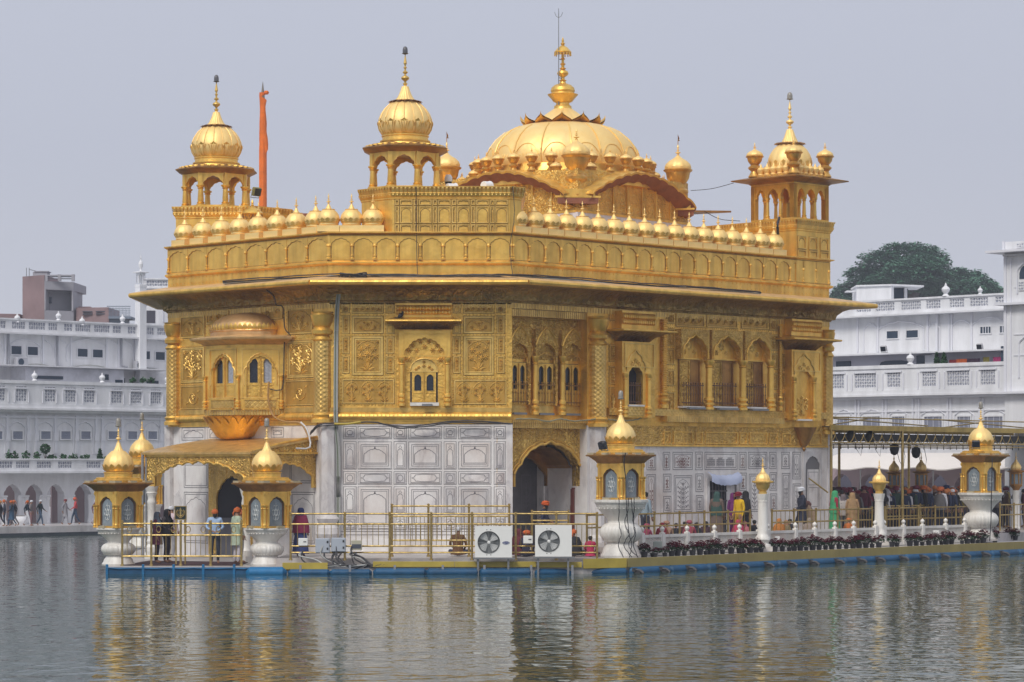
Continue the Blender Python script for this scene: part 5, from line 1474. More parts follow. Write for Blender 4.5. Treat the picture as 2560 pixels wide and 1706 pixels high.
# ============ marble storey: black inlay
b = MB(); f = FC; mp_ = []
def slab(x0,x1,z0,z1):
 q = MB(); q.bbox(x0 + .035,x1 - .035,-.022,.0,z0 + .035,z1 - .035,.006); mp_.append(q)
zB = lambda y: ZP(1040 + y / 3.563,DC)
for (xa,xb) in ((565,680),(1015,1127),(1461,1570),(1907,2010)):
 for (ya, yb), kd in zip(((95, 205), (230, 475), (497, 612), (632, 868), (900, 1015)), 'pvovp'):
  x0, x1, z0, z1 = f.rect('B2', xa, ya, xb, yb)
  b.yd = -.005; b.rectline(x0,x1,z0,z1,.016); slab(x0,x1,z0,z1); b.yd = -.026; b.rectline(x0 + .07,x1 - .07,z0 + .07,z1 - .07,.016)
  i0,i1,j0,j1 = x0 + .11,x1 - .11,z0 + .11,z1 - .11
  cx,cz,w,h = (i0 + i1) / 2,(j0 + j1) / 2,i1 - i0,j1 - j0
  if kd == 'v':
   b.strip([(i0,j0),(i0,j0 + h * .5),(i0 + w * .1,j0 + h * .62),(i0,j0 + h * .68),(i0 + w * .15,j0 + h * .76),(cx - .02,j0 + h * .80)],.018); b.strip([(i1,j0),(i1,j0 + h * .5),(i1 - w * .1,j0 + h * .62),(i1,j0 + h * .68),(i1 - w * .15,j0 + h * .76),(cx + .02,j0 + h * .80)],.018)
   b.strip([(cx - .05,j1 - h * .12),(cx,j1 - h * .02),(cx + .05,j1 - h * .12),(cx,j0 + h * .8)],.016,closed=True); b.strip([(i0,j0),(i1,j0)],.016)
  else:
   b.strip([(cx + w * .46 * cos(a) * (1 + .07 * cos(8 * a)), cz + h * (.40 if kd == 'p' else .48) * sin(a) * (1 + .07 * cos(8 * a))) for a in [2 * pi * i / 40 for i in range(40)]], .018, closed=True)
   if kd == 'p': b.strip([(cx, cz + h * .4), (cx, cz + h * .5)], .03); b.strip([(cx - .05, j0), (cx, j0 + .03), (cx + .05, j0)], .02)
for (xa,xb) in ((695,995),(1146,1440),(1590,1880)):
 for (ya, yb), kd in zip(((95, 205), (232, 475), (497, 610), (632, 1010)), 'cacA'):
  x0, x1, z0, z1 = f.rect('B2', xa, ya, xb, yb)
  b.yd = -.005; b.rectline(x0,x1,z0,z1,.016); slab(x0,x1,z0,z1); b.yd = -.026
  if kd == 'c':
   b.rectline(x0 + .07,x1 - .07,z0 + .06,z1 - .06,.016)
   cx,cz,w,h = (x0 + x1) / 2,(z0 + z1) / 2,(x1 - x0) / 2 - .18,(z1 - z0) / 2 - .09
   pts = []
   for i in range(48):
    a = 2 * pi * i / 48; c_,s_ = cos(a),sin(a)
    px_ = w * (1 if c_ > 0 else -1) * abs(c_) ** .5; pz_ = h * (1 if s_ > 0 else -1) * abs(s_) ** .6
    q = 1 + .05 * cos(8 * a); pts.append((cx + px_ * q,cz + pz_ * q))
   b.strip(pts,.018,closed=True)
   for sx in (-1,1): b.strip([(cx + sx * (w + .04),cz - .02),(cx + sx * (w + .08),cz),(cx + sx * (w + .04),cz + .02)],.02)
  else:
   b.rectline(x0 + .10,x1 - .10,z0 + .10,z1 - .09,.017); b.rectline(x0 + .155,x1 - .155,z0 + .16,z1 - .145,.015)
   h = z1 - z0; top = z1 - .21
   arc = arc_cusp(x0 + .19,x1 - .19,top - .22,top - .02,z0 + .2,7,.16,3,.12)
   b.strip(arc,.020); b.strip([((x0 + x1) / 2,top - .03),((x0 + x1) / 2,top + .05)],.045)
   b.strip([(x0 + .19,z0 + .2),(x1 - .19,z0 + .2)],.016)
b.yd = -.005
for y in (1030,1060,1100,1180): b.strip([(.25,zB(y)),(f.L - .2,zB(y))],.02)
part('inlay', b, INLAY, T, f.M, smooth=False)
for i, q in enumerate(mp_): part('marble_panel', q, (MARBLE, MARBLE_C, MARBLE_P)[(i * 7) % 3], T, f.M, smooth=False)
b = MB(); b.box(.2, f.L - .16, -.05, .0, .4, zB(1095)); b.box(.2, f.L - .16, -.09, .0, .4, zB(1200)); part('plinth', b, MARBLE, T, f.M, smooth=False)
b = MB(); b.box(f.L - .16, f.L + .02, -.02, .1, .4, ZM); part('marble_pier', b, MARBLE_C, T, f.M, smooth=False)
b = MB()
b.lathe([(.40,.3),(.42,.75),(.30,.82),(.36,.95),(.42,1.1),(.38,1.3),(.30,1.42),(.34,1.5),(.38,1.6),(.30,1.72),(.29,1.8)],20,-.02,-.02)
b.lathe([(.29,1.8),(.28,ZM)],8,-.02,-.02)
part('marble_column', b, MARBLE_C, T, FC.M, ang=20)
b = MB(); b.lathe([(.24, .25), (.25, .9), (.20, .95), (.19, ZM)], 10, .12, -.02); part('marble_column', b, MARBLE_C, T, FL.M, ang=20)
b = MB(); f = FL
for (xa,xb,ya,yb) in ((870,1065,170,275),(1090,1230,165,275),(1630,1735,170,250)):
 rc = f.rect('B1', xa, ya, xb, yb); b.rectline(*rc, .02); b.rectline(rc[0] + .1, rc[1] - .1, rc[2] + .08, rc[3] - .08, .02)
 b.strip(arc_cusp(rc[0] + .14,rc[1] - .14,rc[2] + .16,rc[3] - .12,rc[2] + .1,5,.16,3,.1),.018)
for (xa,xb,ya,yb) in ((888,1090,470,680),(888,1090,720,1150),(1790,2000,440,640),(1800,2000,720,1150)):
 rc = f.rect('B1', xa, ya, xb, yb); b.rectline(*rc, .022); b.rectline(rc[0] + .07, rc[1] - .07, rc[2] + .07, rc[3] - .07, .02)
 if ya == 720: b.strip(arc_cusp(rc[0] + .12,rc[1] - .12,rc[3] - .5,rc[3] - .2,rc[2] + .2,5,.16,3,.15),.018)
part('inlay', b, INLAY, T, f.M, smooth=False)
# doorway under the porch
d0, d1 = f.c('B1', 1180, 800)[0], f.c('B1', 1440, 800)[0]
b = MB(); b.arch_wall(d0 - .42,d1 + .2,.3,3.55,arc_cusp(d0,d1,2.25,2.98,.3,7,.15,3,.08),-.10,.0)
dr = part('doorway', b, G_FLORF, T, f.M, ang=25)
b = MB(); b.box(d0 - .01, d1 + .01, -.03, -.004, .3, 3.0); part('opening', b, DARK, dr, f.M, smooth=False)
b = MB(); b.box(d0, d1, -.09, -.031, .3, 1.55); part('door_panel', b, mat('dark_marble_panel', (0.13, 0.13, 0.15), .5, var=.3), dr, f.M, smooth=False)
# right front inlay
b = MB(); br = MB(); f = FR
for (xa,xb,ya,yb) in ((222,310,225,372),(222,310,420,800),(382,448,200,372),(384,460,414,588),(386,460,632,790),(478,670,200,370),(490,664,430,782),(698,768,198,372),(702,774,412,586),(706,774,624,780),(1126,1196,200,370),(1132,1200,404,576),(1136,1200,612,770),(1218,1400,200,360),(1226,1330,414,780),(1424,1490,200,360),(1428,1496,400,572),(1432,1496,608,770),(1542,1622,200,360),(1548,1624,406,770),(1650,1730,200,462),(1654,1730,510,760)):
 rc = f.rect('B4', xa, ya, xb, yb)
 b.rectline(*rc,.020,-.008)
 i = .07
 b.rectline(rc[0] + i,rc[1] - i,rc[2] + i,rc[3] - i,.018,-.008)
 inlay_floral(br if (xa + ya) % 3 == 0 else b,rc[0] + i + .03,rc[1] - i - .03,rc[2] + i + .03,rc[3] - i - .03,RNG,.012,-.009,arch=(xb - xa) > 120 or yb - ya > 250)
rc = f.rect('B4', 790, 200, 1108, 368); b.rectline(*rc, .02, -.008); b.rectline(rc[0] + .07, rc[1] - .07, rc[2] + .07, rc[3] - .07, .018, -.008)
for i in range(3):
 x0 = rc[0] + .12 + (rc[1] - rc[0] - .24) * i / 3; wd = (rc[1] - rc[0] - .24) / 3 - .06
 for j in range(5):
  z = rc[2] + .16 + j * (rc[3] - rc[2] - .3) / 5; mrg = wd * (.22 if j == 4 else 0)
  b.strip([(x0 + mrg,z),(x0 + wd - mrg,z)],.018,-.008)
  n_ = int((wd - 2 * mrg) / .055)
  for q in range(n_):
   x = x0 + mrg + .02 + q * .055; b.strip([(x,z),(x + RNG.uniform(-.01,.02),z - .05),(x + .025,z - RNG.uniform(.02,.05))],.012,-.008)
part('inlay', b, INLAY, T, f.M, smooth=False); part('inlay', br, INLAY_R, T, f.M, smooth=False)
d0, d1 = f.c('B4', 826, 600)[0], f.c('B4', 1000, 600)[0]; zd = f.c('B4', 900, 480)[1]
b = MB(); b.box(d0, d1 + .5, -.012, .0, .6, zd); dr = part('doorway', b, DARK, T, f.M, smooth=False)
b = MB(); b.box(d1, d1 + .45, -.02, -.013, .6, zd - .05); b.box(d0 - .14, d0, -.07, .0, .6, zd + .1); b.box(d1 + .5, d1 + .64, -.07, .0, .6, zd + .1); part('door_jamb', b, MARBLE_C, dr, f.M, smooth=False)
b = MB()
for i in range(6): b.box(d0 + (d1 - d0) * i / 6 + .01,d0 + (d1 - d0) * i / 6 + .05,-.05,-.02,.65,zd - .03)
for z in (1.0,1.35,1.7,2.05,2.4): b.box(d0,d1,-.055,-.045,z,z + .05)
part('grille', b, mat('grille', (0.10, 0.095, 0.10), .4, .5), dr, f.M, smooth=False)
x0, x1, z0, z1 = f.rect('B4', 1770, 235, 1910, 760)
b = MB(); b.arch_wall(x0 - .12, x1 + .1, z0, z1 + .16, arc_cusp(x0, x1, z1 - .35, z1, z0, 7, .15, 3, .08), -.05, -.004); ni = part('niche', b, MARBLE_C, T, f.M, smooth=False)
b = MB(); b.box(x0 - .02, x1 + .02, -.016, -.004, z0, z1); part('reveal', b, mat('niche_shade', (0.16, .155, .16), .6), ni, f.M, smooth=False)
b = MB(); b.box(x0 + .14, x1 - .05, -.028, -.017, z0, z1 - .5); part('door_panel', b, MARBLE, ni, f.M, smooth=False)
b = MB(); b.rectline(x0 + .2, x1 - .1, z0 + .9, z1 - .6, .018, -.03); b.rectline(x0 + .2, x1 - .1, z0 + .1, z0 + .8, .018, -.03); part('inlay', b, INLAY, ni, f.M)
b = MB(); b.tube([(x0 + .05, -.15, z0 + 1.15), (x1 - .1, -.5, z0 + .62)], .03, 8); part('handrail', b, BRASS, ni, f.M)
# white cloth tied over the door
x0, x1, z0, z1 = f.rect('B4', 785, 388, 1115, 480)
b = MB(); vs,fs = [],[]
for i in range(25):
 u = i / 24; sag = .10 * (1 - (2 * u - 1) ** 2) * 1.0
 lift = .16 * abs(2 * u - 1) ** 3
 for (y,dz) in ((-.06,.02),(-.20,-.06),(-.28,-.16),(-.27,-.34)):
  vs.append((x0 + .1 + (x1 - x0 - .2) * u,y - .05 * sin(u * 9),z1 - .12 - sag * .35 + lift * .6 + dz * (1 if dz > -.2 else 1) + .012 * sin(u * 37)))
for i in range(24):
 for j in range(3): fs.append((i * 4 + j,i * 4 + j + 1,i * 4 + j + 5,i * 4 + j + 4))
b.add(vs,fs)
aw = part('door_awning', b, CLOTH_W, None, f.M, ang=80)
tag(aw, 'small white cloth tied above the dark grille door in the marble wall', 'awning')
# ------------------------------------------------------------------ porch on the left front
W1 = Vector(FL.w(FL.hit(789,1150)[0]))
PD = 2.72; PL = 5.43
cF = W1 + FL.n * PD; cG = cF + UL * PL; cW = W1 + UL * PL
PFc = Face(cG,cF); PSc = Face(cF,W1)
zfe,zbe = 3.76,4.24
b = MB()
n_ = 14
vs,fs = [],[]
for j in range(n_ + 1):
 v = j / n_
 z = zfe + (zbe - zfe) * (v ** .8)
 for q in range(2):
  o = -.14 if q == 0 else .14
  p = cG + (cW - cG) * v if q == 0 else cF + (W1 - cF) * v
  e = (UL * .14) if q == 0 else (-UL * .14)
  off = FL.n * (.16 * (1 - v))
  vs.append((p.x + e.x + off.x,p.y + e.y + off.y,z))
for j in range(n_): fs.append((2 * j,2 * j + 1,2 * j + 3,2 * j + 2))
m_ = len(vs); vs += [(v[0],v[1],v[2] - .07) for v in vs]
fs += [tuple(m_ + i for i in reversed(f_)) for f_ in fs[:]]
fs += [(0,1,m_ + 1,m_)] + [(2 * j + 1,2 * j + 3,m_ + 2 * j + 3,m_ + 2 * j + 1) for j in range(n_)] + [(2 * j,m_ + 2 * j,m_ + 2 * j + 2,2 * j + 2) for j in range(n_)]
b.add(vs,fs)
porch = part('porch_roof', b, gold_mat('gold_porch_roof', (0.82, 0.54, 0.19), (0.62, 0.38, 0.12), .36), T, ang=40)
b = MB()
a_ = PFc
arc = arc_cusp(.42,PFc.L - .30,2.95,3.44,2.62,11,.13,4,.05)
b.arch_wall(.0,PFc.L,2.62,zfe - .05,arc,-.03,.05)
vl = part('valance', b, G_FLORF, porch, PFc.M, ang=25)
b = MB(); b.tube([(p[0],-.04,p[1]) for p in arc],.035,6); b.box(-.05,PFc.L + .05,-.07,-.035,zfe - .14,zfe - .06)
part('trim', b, G_PLAIN, vl, PFc.M)
b = MB(); arc = arc_cusp(.25,PSc.L - .16,2.95,3.42,2.6,9,.13,4,.05)
poly = [(0,2.6),(0,zfe - .05),(PSc.L - .02,zfe - .03),(PSc.L - .02,2.6)] + list(reversed(arc)); b.prism(poly,-.03,.05)
vl2 = part('valance', b, G_FLORF, porch, PSc.M, ang=25)
b = MB(); poly = [(0,zfe),(PSc.L * .5,zfe + .30),(PSc.L,zbe + .02),(PSc.L,zfe)]; b.prism(poly,-.06,.0)
part('gable', b, G_FLORF, porch, PSc.M, smooth=False)
b = MB(); b.tube([(p[0],-.04,p[1]) for p in arc],.035,6); b.box(-.05,PSc.L,-.12,-.062,zfe - .06,zfe + .0)
b.tube([(0,-.07,zfe + .02),(PSc.L * .5,-.07,zfe + .32),(PSc.L,-.07,zbe + .03)],.045,6)
part('trim', b, G_PLAIN, vl2, PSc.M)
b = MB()
b.box(-.17,.17,-.17,.17,.22,.42); b.lathe([(.19,.42),(.20,.60),(.14,.70),(.17,.80),(.13,.9),(.13,2.0),(.15,2.05),(.16,2.12),(.13,2.2),(.13,2.28),(.19,2.42),(.17,2.45),(.22,2.6),(.23,2.64)],16)
part('porch_column', b, MARBLE_W, T, RZ((PFc.w(.22, 0)[0], PFc.w(.22, 0)[1], 0), pi / 4))
b = MB(); b.box(-.17,.17,-.17,.17,.22,.42); b.lathe([(.19,.42),(.20,.60),(.14,.70),(.13,.9),(.13,2.0),(.16,2.12),(.13,2.28),(.22,2.6),(.23,2.64)],16)
pc2 = Vector(PFc.w(PFc.L - .18, .05)); part('porch_column', b, MARBLE_W, T, RZ((pc2.x, pc2.y, 0), pi / 4))
b = MB()
pp = Vector(PFc.w(-.12,.12))
b.tube([(pp.x,pp.y,.25),(pp.x,pp.y,3.75)],.045,8); b.tube([(pp.x + .12,pp.y - .02,.25),(pp.x + .12,pp.y - .02,3.6)],.03,8)
part('downpipe', b, STEEL, T)
# ------------------------------------------------------------------ lantern pavilions on marble pedestals
def lantern_pavilion(label,loc,hp,rz=pi / 4,s=1.02):
 """marble pedestal of height hp, square glazed gilt lantern with spreading eave, ribbed dome, spire and glass lamp"""
 M = Matrix.Translation(loc) @ Matrix.Rotation(rz, 4, 'Z')
 t = thing('lantern_pavilion', label, 'lantern', loc, rz, 'gilded lantern pavilions around the island')
 b = MB()
 q = hp
 R = lambda pr: [(r * s,z) for r,z in pr]
 b.lathe(R([(.62,0),(.63,.04 * q),(.58,.08 * q),(.54,.16 * q),(.44,.24 * q),(.43,.26 * q)]),36,mod=lambda a,z: 1 - .02 * abs(cos(a * 9)))
 pd = part('pedestal', b, MARBLE_W, t, M)
 b = MB(); b.lathe(R([(.43,.26 * q),(.50,.28 * q),(.58,.32 * q),(.64,.38 * q),(.655,.44 * q),(.63,.50 * q),(.56,.555 * q),(.46,.59 * q),(.41,.60 * q),(.41,.64 * q),(.43,.65 * q)]),84,mod=lambda a,z: 1 - .035 * abs(cos(a * 14)) ** 3)
 part('bulb', b, MARBLE_W, pd, M)
 b = MB(); b.lathe(R([(.43,.65 * q),(.46,.68 * q),(.54,.74 * q),(.68,.82 * q),(.76,.88 * q),(.78,.915 * q)]),84,mod=lambda a,z: 1 - .025 * abs(cos(a * 16)))
 for i in range(36):
  a = 2 * pi * i / 36
  b.lathe([(.0,-.025),(.022,0),(.0,.025)],6,.54 * s * cos(a),.54 * s * sin(a),.30 * q,cap=False)
  b.lathe([(.0,-.03),(.03,0),(.0,.03)],6,.74 * s * cos(a),.74 * s * sin(a),.85 * q,cap=False)
 part('bowl', b, MARBLE_W, pd, M)
 b = MB(); b.lathe(R([(.78,.917 * q),(.80,.93 * q),(.80,.95 * q),(.845,.955 * q),(.85,.995 * q),(.84,q)]),16)
 part('slab', b, MARBLE_W, pd, M, ang=20)
 H = .515; z0 = q + .003
 b = MB()
 for i in range(4):
  b.M = Matrix.Rotation(i * pi / 2, 4, 'Z')
  b.box(-H,-H + .10,-H,-H + .10,z0,z0 + 1.16)
  arc = arc_cusp(-.30,.30,z0 + .72,z0 + .98,z0 + .09,5,.14,4,.08)
  b.arch_wall(-H + .10,H - .10,z0 + .06,z0 + 1.16,arc,-H + .015,-H + .06)
  b.box(-H + .10,H - .10,-H + .02,-H + .07,z0,z0 + .06)
  b.box(-.36,.36,-H - .0,-H + .014,z0 + 1.05,z0 + 1.11)
 bd = part('lantern_body', b, G_PLAIN, t, M, ang=25)
 b = MB()
 for i in range(4):
  b.M = Matrix.Rotation(i * pi / 2, 4, 'Z')
  for x in (-.40,.40): colonnette(b,x,-H - .01,z0 + .0,z0 + .72,.035,8)
  colonnette(b,-H,-H,z0,z0 + .72,.045,8); b.lathe([(.02,z0 + 1.0),(.04,z0 + 1.06),(.02,z0 + 1.14)],8,-H,-H)
 part('columns', b, G_PLAIN, bd, M)
 b = MB(); bf = MB(); br_ = MB()
 for i in range(4):
  b.M = bf.M = br_.M = Matrix.Rotation(i * pi / 2, 4, 'Z')
  b.box(-.33,.33,-H + .085,-H + .095,z0 + .02,z0 + 1.02)
  br_.tube([(p[0],-H + .07,p[1]) for p in arc_cusp(-.27,.27,z0 + .70,z0 + .94,z0 + .09,5,.14,4,.08)],.016,5)
  for j in range(6):
   a = pi * j / 3
   bf.tube([(.0 + .10 * cos(a) + .05 * cos(u),-H + .078,z0 + .48 + .16 * sin(a) + .09 * sin(u)) for u in [2 * pi * k_ / 10 for k_ in range(11)]],.009,4)
  bf.tube([(.07 * cos(u),-H + .078,z0 + .48 + .11 * sin(u)) for u in [2 * pi * k_ / 12 for k_ in range(13)]],.010,4)
  bf.tube([(.0,-H + .078,z0 + .22),(0,-H + .078,z0 + .78)],.008,4)
 gl = part('glass', b, LGLASS, bd, M, smooth=False); part('glass_figure', bf, LGLASS_D, gl, M); part('pane_frame', br_, WOOD, bd, M)
 b = MB(); S_ = [(-H,-H),(H,-H),(H,H),(-H,H)]
 loft(b,S_,[(-.03,z0 + 1.12),(.03,z0 + 1.16),(.05,z0 + 1.20),(.12,z0 + 1.27),(.20,z0 + 1.345),(.265,z0 + 1.36),(.27,z0 + 1.395),(.2,z0 + 1.42),(.05,z0 + 1.43)])
 ro = part('roof', b, G_DARK, t, M, ang=30)
 b = MB(); loft(b,S_,[(.03,z0 + 1.425),(.03,z0 + 1.50),(-.02,z0 + 1.52),(-.02,z0 + 1.56),(-.08,z0 + 1.58)])
 b.lathe([(.44,z0 + 1.56),(.44,z0 + 1.70),(.46,z0 + 1.71),(.46,z0 + 1.74),(.42,z0 + 1.75)],36)
 part('plinth', b, G_PLAIN, ro, M, ang=25)
 b = MB(); zd = z0 + 1.75; R_ = .475
 onion(b, R_, zd, .64, 14, .028); dm = part('dome', b, G_DOME, t, M)
 b = MB(); petals(b, .415, zd + .02, .505, zd + .24, .20, 14, .015); petals(b, .405, zd + .02, .47, zd + .13, .14, 14, .02, pi / 14); part('leaf_band', b, G_PLAIN, dm, M)
 b = MB(); b.lathe([(.225, zd + .62), (.22, zd + .645), (.165, zd + .655), (.13, zd + .70), (.09, zd + .79), (.065, zd + .87), (.055, zd + .91)], 48, mod=lobes(12, .08)); part('neck', b, G_DOME, dm, M)
 b = MB(); finial(b, zd + .90, .52, .085, 12); part('finial', b, G_DOME, dm, M)
 b = MB(); zl = zd + 1.39
 b.lathe([(.02, zl), (.10, zl + .03), (.105, zl + .05), (.075, zl + .06), (.08, zl + .16), (.07, zl + .24), (.04, zl + .28), (0, zl + .29)], 14); part('lamp', b, LAMP, dm, M)
 b = MB()
 for i in range(4):
  b.M = Matrix.Rotation(i * pi / 2, 4, 'Z')
  for x in (-.62,0.0,.58): b.box(x - .13,x + .13,-H - .23,-H - .09,z0 + 1.405,z0 + 1.47)
  for x in (0,): b.box(x - .14,x + .14,-H - .19,-H - .10,z0 + .0,z0 + .06)
 part('floodlight', b, mat('cream_metal', (0.55, 0.47, 0.30), .5, .2, var=.3), ro, M, smooth=False)
 return t
def lp_at(px,py_base,z,D=None):
 if D is None: D = (HC - z) * FPX / (py_base - YH)
 return (XP(px,D),D,z)
lantern_pavilion('gilded lantern on a squat marble pedestal at the left end of the platform', (XP(296, 82.6), 82.6, .215), 1.17, pi / 4 + .06, .83)
lantern_pavilion('gilded lantern partly hidden behind the porch, only its dome and one window showing', (XP(355, 99.0), 99.0, .25), 1.62, pi / 4, .9)
lantern_pavilion('gilded lantern on a squat marble pedestal between the porch railing and the grey boxes', (XP(667, 82.4), 82.4, .215), 1.17, pi / 4, .83)
LP4 = lantern_pavilion('gilded lantern on a tall marble pedestal hung with black cables, in front of the portal', (XP(1552, 83.0), 83.0, .44), 1.82)
LP5 = lantern_pavilion('gilded lantern on a tall marble pedestal beside the causeway canopy on the far right', (XP(2452, 99.2), 99.2, .50), 1.80)
# ------------------------------------------------------------------ slim marble pillars with gilt bulbs, and lantern posts
def bulb_pillar(label,loc,h,s=1.0):
 t = thing('lamp_pillar', label, 'pillar', loc, 0, 'marble pillars with gilt bulbs along the balustrade')
 M = Matrix.Translation(loc); b = MB()
 b.box(-.30,.30,-.30,.30,0,.16)
 b.lathe([(.29,.16),(.27,.22),(.20,.26),(.20,.30),(.26,.38),(.25,.46),(.19,.54),(.175,.60),(.155,h - .28),(.17,h - .26),(.16,h - .22)],16,mod=None)
 sh = part('shaft', b, MARBLE_W, t, M, ang=30)
 b = MB(); b.lathe([(.16, h - .22), (.17, h - .18), (.19, h - .06), (.20, h)], 32, mod=lambda a, z: 1 + .05 * cos(10 * a)); part('capital', b, MARBLE_W, sh, M)
 b = MB(); b.lathe([(.13, h), (.14, h + .06), (.11, h + .09), (.15, h + .12), (.21, h + .20), (.235, h + .30), (.245, h + .35), (.33, h + .375), (.35, h + .39), (.35, h + .425), (.25, h + .44)], 48, mod=lambda a, z: 1 + (.05 * cos(12 * a) if z > h + .37 else 0)); cu = part('cup', b, G_LEAF, t, M)
 b = MB(); b.lathe([(.235, h + .40), (.25, h + .45), (.24, h + .54), (.19, h + .63), (.10, h + .70), (.07, h + .715)], 48, mod=lobes(10, .09)); dm = part('dome', b, G_DOME, t, M)
 b = MB(); b.lathe([(.12, h + .70), (.09, h + .72), (.055, h + .80), (.035, h + .87)], 24, mod=lobes(8, .1)); finial(b, h + .86, .36, .055, 10); part('finial', b, G_DOME, dm, M)
 return t
bulb_pillar('slim marble pillar with a gilt bulb, in the balustrade between white cloth and niche', (XP(1907, 88.4), 88.4, .46), 1.92)
bulb_pillar('slim marble pillar topped by a gilt bulb, beside the crowd under the first canopy span', (XP(2198, 94.6), 94.6, .46), 1.86)
def lantern_post(label,loc,h):
 t = thing('lantern_post', label, 'lamp post', loc, .3, 'small gilt lanterns on marble posts along the causeway')
 M = RZ(loc,.3); b = MB()
 b.lathe([(.24, 0), (.24, .2), (.18, .28), (.16, .4), (.14, h - .12), (.19, h - .02), (.19, h)], 14); part('shaft', b, MARBLE_W, t, M)
 b = MB(); b.lathe([(.12,h),(.16,h + .08),(.26,h + .18),(.27,h + .22)],8); b.lathe([(.25,h + .22),(.25,h + .26)],8)
 for i in range(8):
  a = 2 * pi * i / 8; b.box(.235 * cos(a) - .02,.235 * cos(a) + .02,.235 * sin(a) - .02,.235 * sin(a) + .02,h + .26,h + .66)
 b.lathe([(.25, h + .66), (.26, h + .72), (.38, h + .77), (.39, h + .79), (.30, h + .81), (.19, h + .84)], 8); bd = part('lantern_body', b, G_DARK, t, M, ang=20)
 b = MB(); b.lathe([(.215, h + .24), (.215, h + .68)], 8); part('glass', b, LGLASS, bd, M, ang=20)
 b = MB(); b.lathe([(.18, h + .83), (.21, h + .88), (.215, h + .95), (.19, h + 1.03), (.12, h + 1.12), (.07, h + 1.18), (.04, h + 1.26)], 32, mod=lobes(8, .1)); finial(b, h + 1.25, .34, .05, 8); part('dome', b, G_DOME, t, M)
 return t
lantern_post('small gilt lantern on a marble post just left of a canopy column', (XP(2235, 108), 108, .5), 1.75)
lantern_post('small gilt lantern on a marble post between the bulb pillar and the large right lantern', (XP(2303, 105), 105, .5), 1.78)
lantern_post('small gilt lantern on a marble post at the right edge of the picture', (XP(2540, 108), 108, .5), 1.80)
# ------------------------------------------------------------------ brass railings: posts, rails and bars, each a part
_cache = {}
def bar_mesh(kind,*a):
 key = (kind,) + tuple(round(v,3) for v in a)
 if key not in _cache:
  b = MB()
  if kind == 'post':
   h,= a
   b.lathe([(.055,0),(.055,.05),(.036,.06),(.036,h - .12),(.05,h - .11),(.05,h - .09),(.03,h - .085),(.03,h - .06),(.045,h - .045),(.042,h - .02),(.015,h)],10)
  elif kind == 'rail':
   L_,r = a
   b.tube([(0,0,0),(L_,0,0)],r,8)
  elif kind == 'bar':
   L_,r = a
   b.tube([(0,0,0),(0,0,L_)],r,6)
  elif kind == 'ring':
   r,= a
   b.tube([(r * cos(u) * .8,0,r * 1.15 * sin(u)) for u in [2 * pi * i / 16 for i in range(17)]],.014,5)
  _cache[key] = b.mesh(kind,BRASS)
 return _cache[key]
def railing(label,pts,zf,h,rails,barz,nbar,ring=False,group=None,rr=.027,rb=.011):
 """pts: plan positions of the posts; rails: heights; barz: (from, to) of the thin bars; nbar per bay"""
 base = Vector((pts[0][0],pts[0][1],zf))
 t = thing('brass_railing', label, 'railing', base, 0, group)
 for i,p in enumerate(pts):
  part('post', bar_mesh('post', h), None, t, RZ((p[0], p[1], zf)))
 for i in range(len(pts) - 1):
  a,c = Vector(pts[i]),Vector(pts[i + 1]); d = c - a; L_ = d.length; an = atan2(d.y,d.x)
  for z in rails: part('rail', bar_mesh('rail', L_, rr), None, t, RZ((a.x, a.y, zf + z), an))
  for k_ in range(nbar):
   p = a + d * ((k_ + 1) / (nbar + 1))
   part('baluster', bar_mesh('bar', barz[1] - barz[0], rb), None, t, RZ((p.x, p.y, zf + barz[0]), an))
  if ring:
   for u in (.25,.75):
    p = a + d * u
    part('ring', bar_mesh('ring', .085), None, t, RZ((p.x, p.y, zf + (rails[0] + rails[1]) / 2), an))
 return t
xl = lambda c,x,D: XP(CR[c][0] + x / CR[c][2],D)
D_ = 81.7
railing('brass railing with a row of rings in front of the porch on the left', [(xl('B1', x, D_), D_) for x in (360, 607, 858, 1113, 1375)], .225, 1.42, (1.31, 0.95, 0.30), (.30, .95), 5, True)
D_ = 81.6
railing('low brass railing along the edge from the left marble pedestal to the tall one', [(xl('B2', x, D_), D_) for x in (95, 577, 977, 1347, 1710, 2100)] + [(xl('B3', x, D_), D_) for x in (823, 1185)], .40, 1.50, (1.44, 1.12, .44, .24), (.44, 1.12), 7)
D_ = 83.3
railing('taller brass railing close to the marble wall behind the edge railing', [(xl('B2', x, D_), D_) for x in (997, 1322, 1683, 2042)], .45, 1.68, (1.60, 1.28, .52), (.52, 1.28), 8)
D_ = 85.4
railing('short brass railing across the dark portal arch', [(xl('B3', x, D_), D_) for x in (605, 930)], .45, 1.45, (1.38, 1.1), (.1, 1.1), 3)
rd = K_dir
def along(px,base):
 k_ = (px - 1280) / FPX; t_ = (k_ * base.y - base.x) / (rd.x - k_ * rd.y); return base + rd * t_
RB_ = Vector((4.09,85.4))
pr_ = [RB_ - rd * 2.6,RB_ - rd * 0.8] + [along(p,RB_) for p in (1636,1699,1761,1820,1875)]
railing('brass railing behind the marble balustrade left of the slim pillar', pr_, .70, 1.14, (1.06, .66), (.0, 1.06), 3)
railing('brass railing behind the marble balustrade between the two slim pillars', [along(p, RB_) for p in (1930, 1985, 2040, 2094, 2146, 2180)], .70, 1.14, (1.06, .66), (.0, 1.06), 4)
railing('brass railing right of the second slim pillar, in front of the crowd', [along(p, RB_) for p in (2212, 2248, 2296, 2338, 2390, 2436)], .70, 1.14, (1.06, .66), (.0, 1.06), 4)
RB2 = RB_ + UL * 2.9
railing('brass railing dividing the queue lane from the temple side of the walk', [along(p, RB2) for p in (2215, 2258, 2300, 2345, 2402)], .70, 1.14, (1.06, .66), (.0, 1.06), 4)
RB3 = RB_ - KN * -0.6
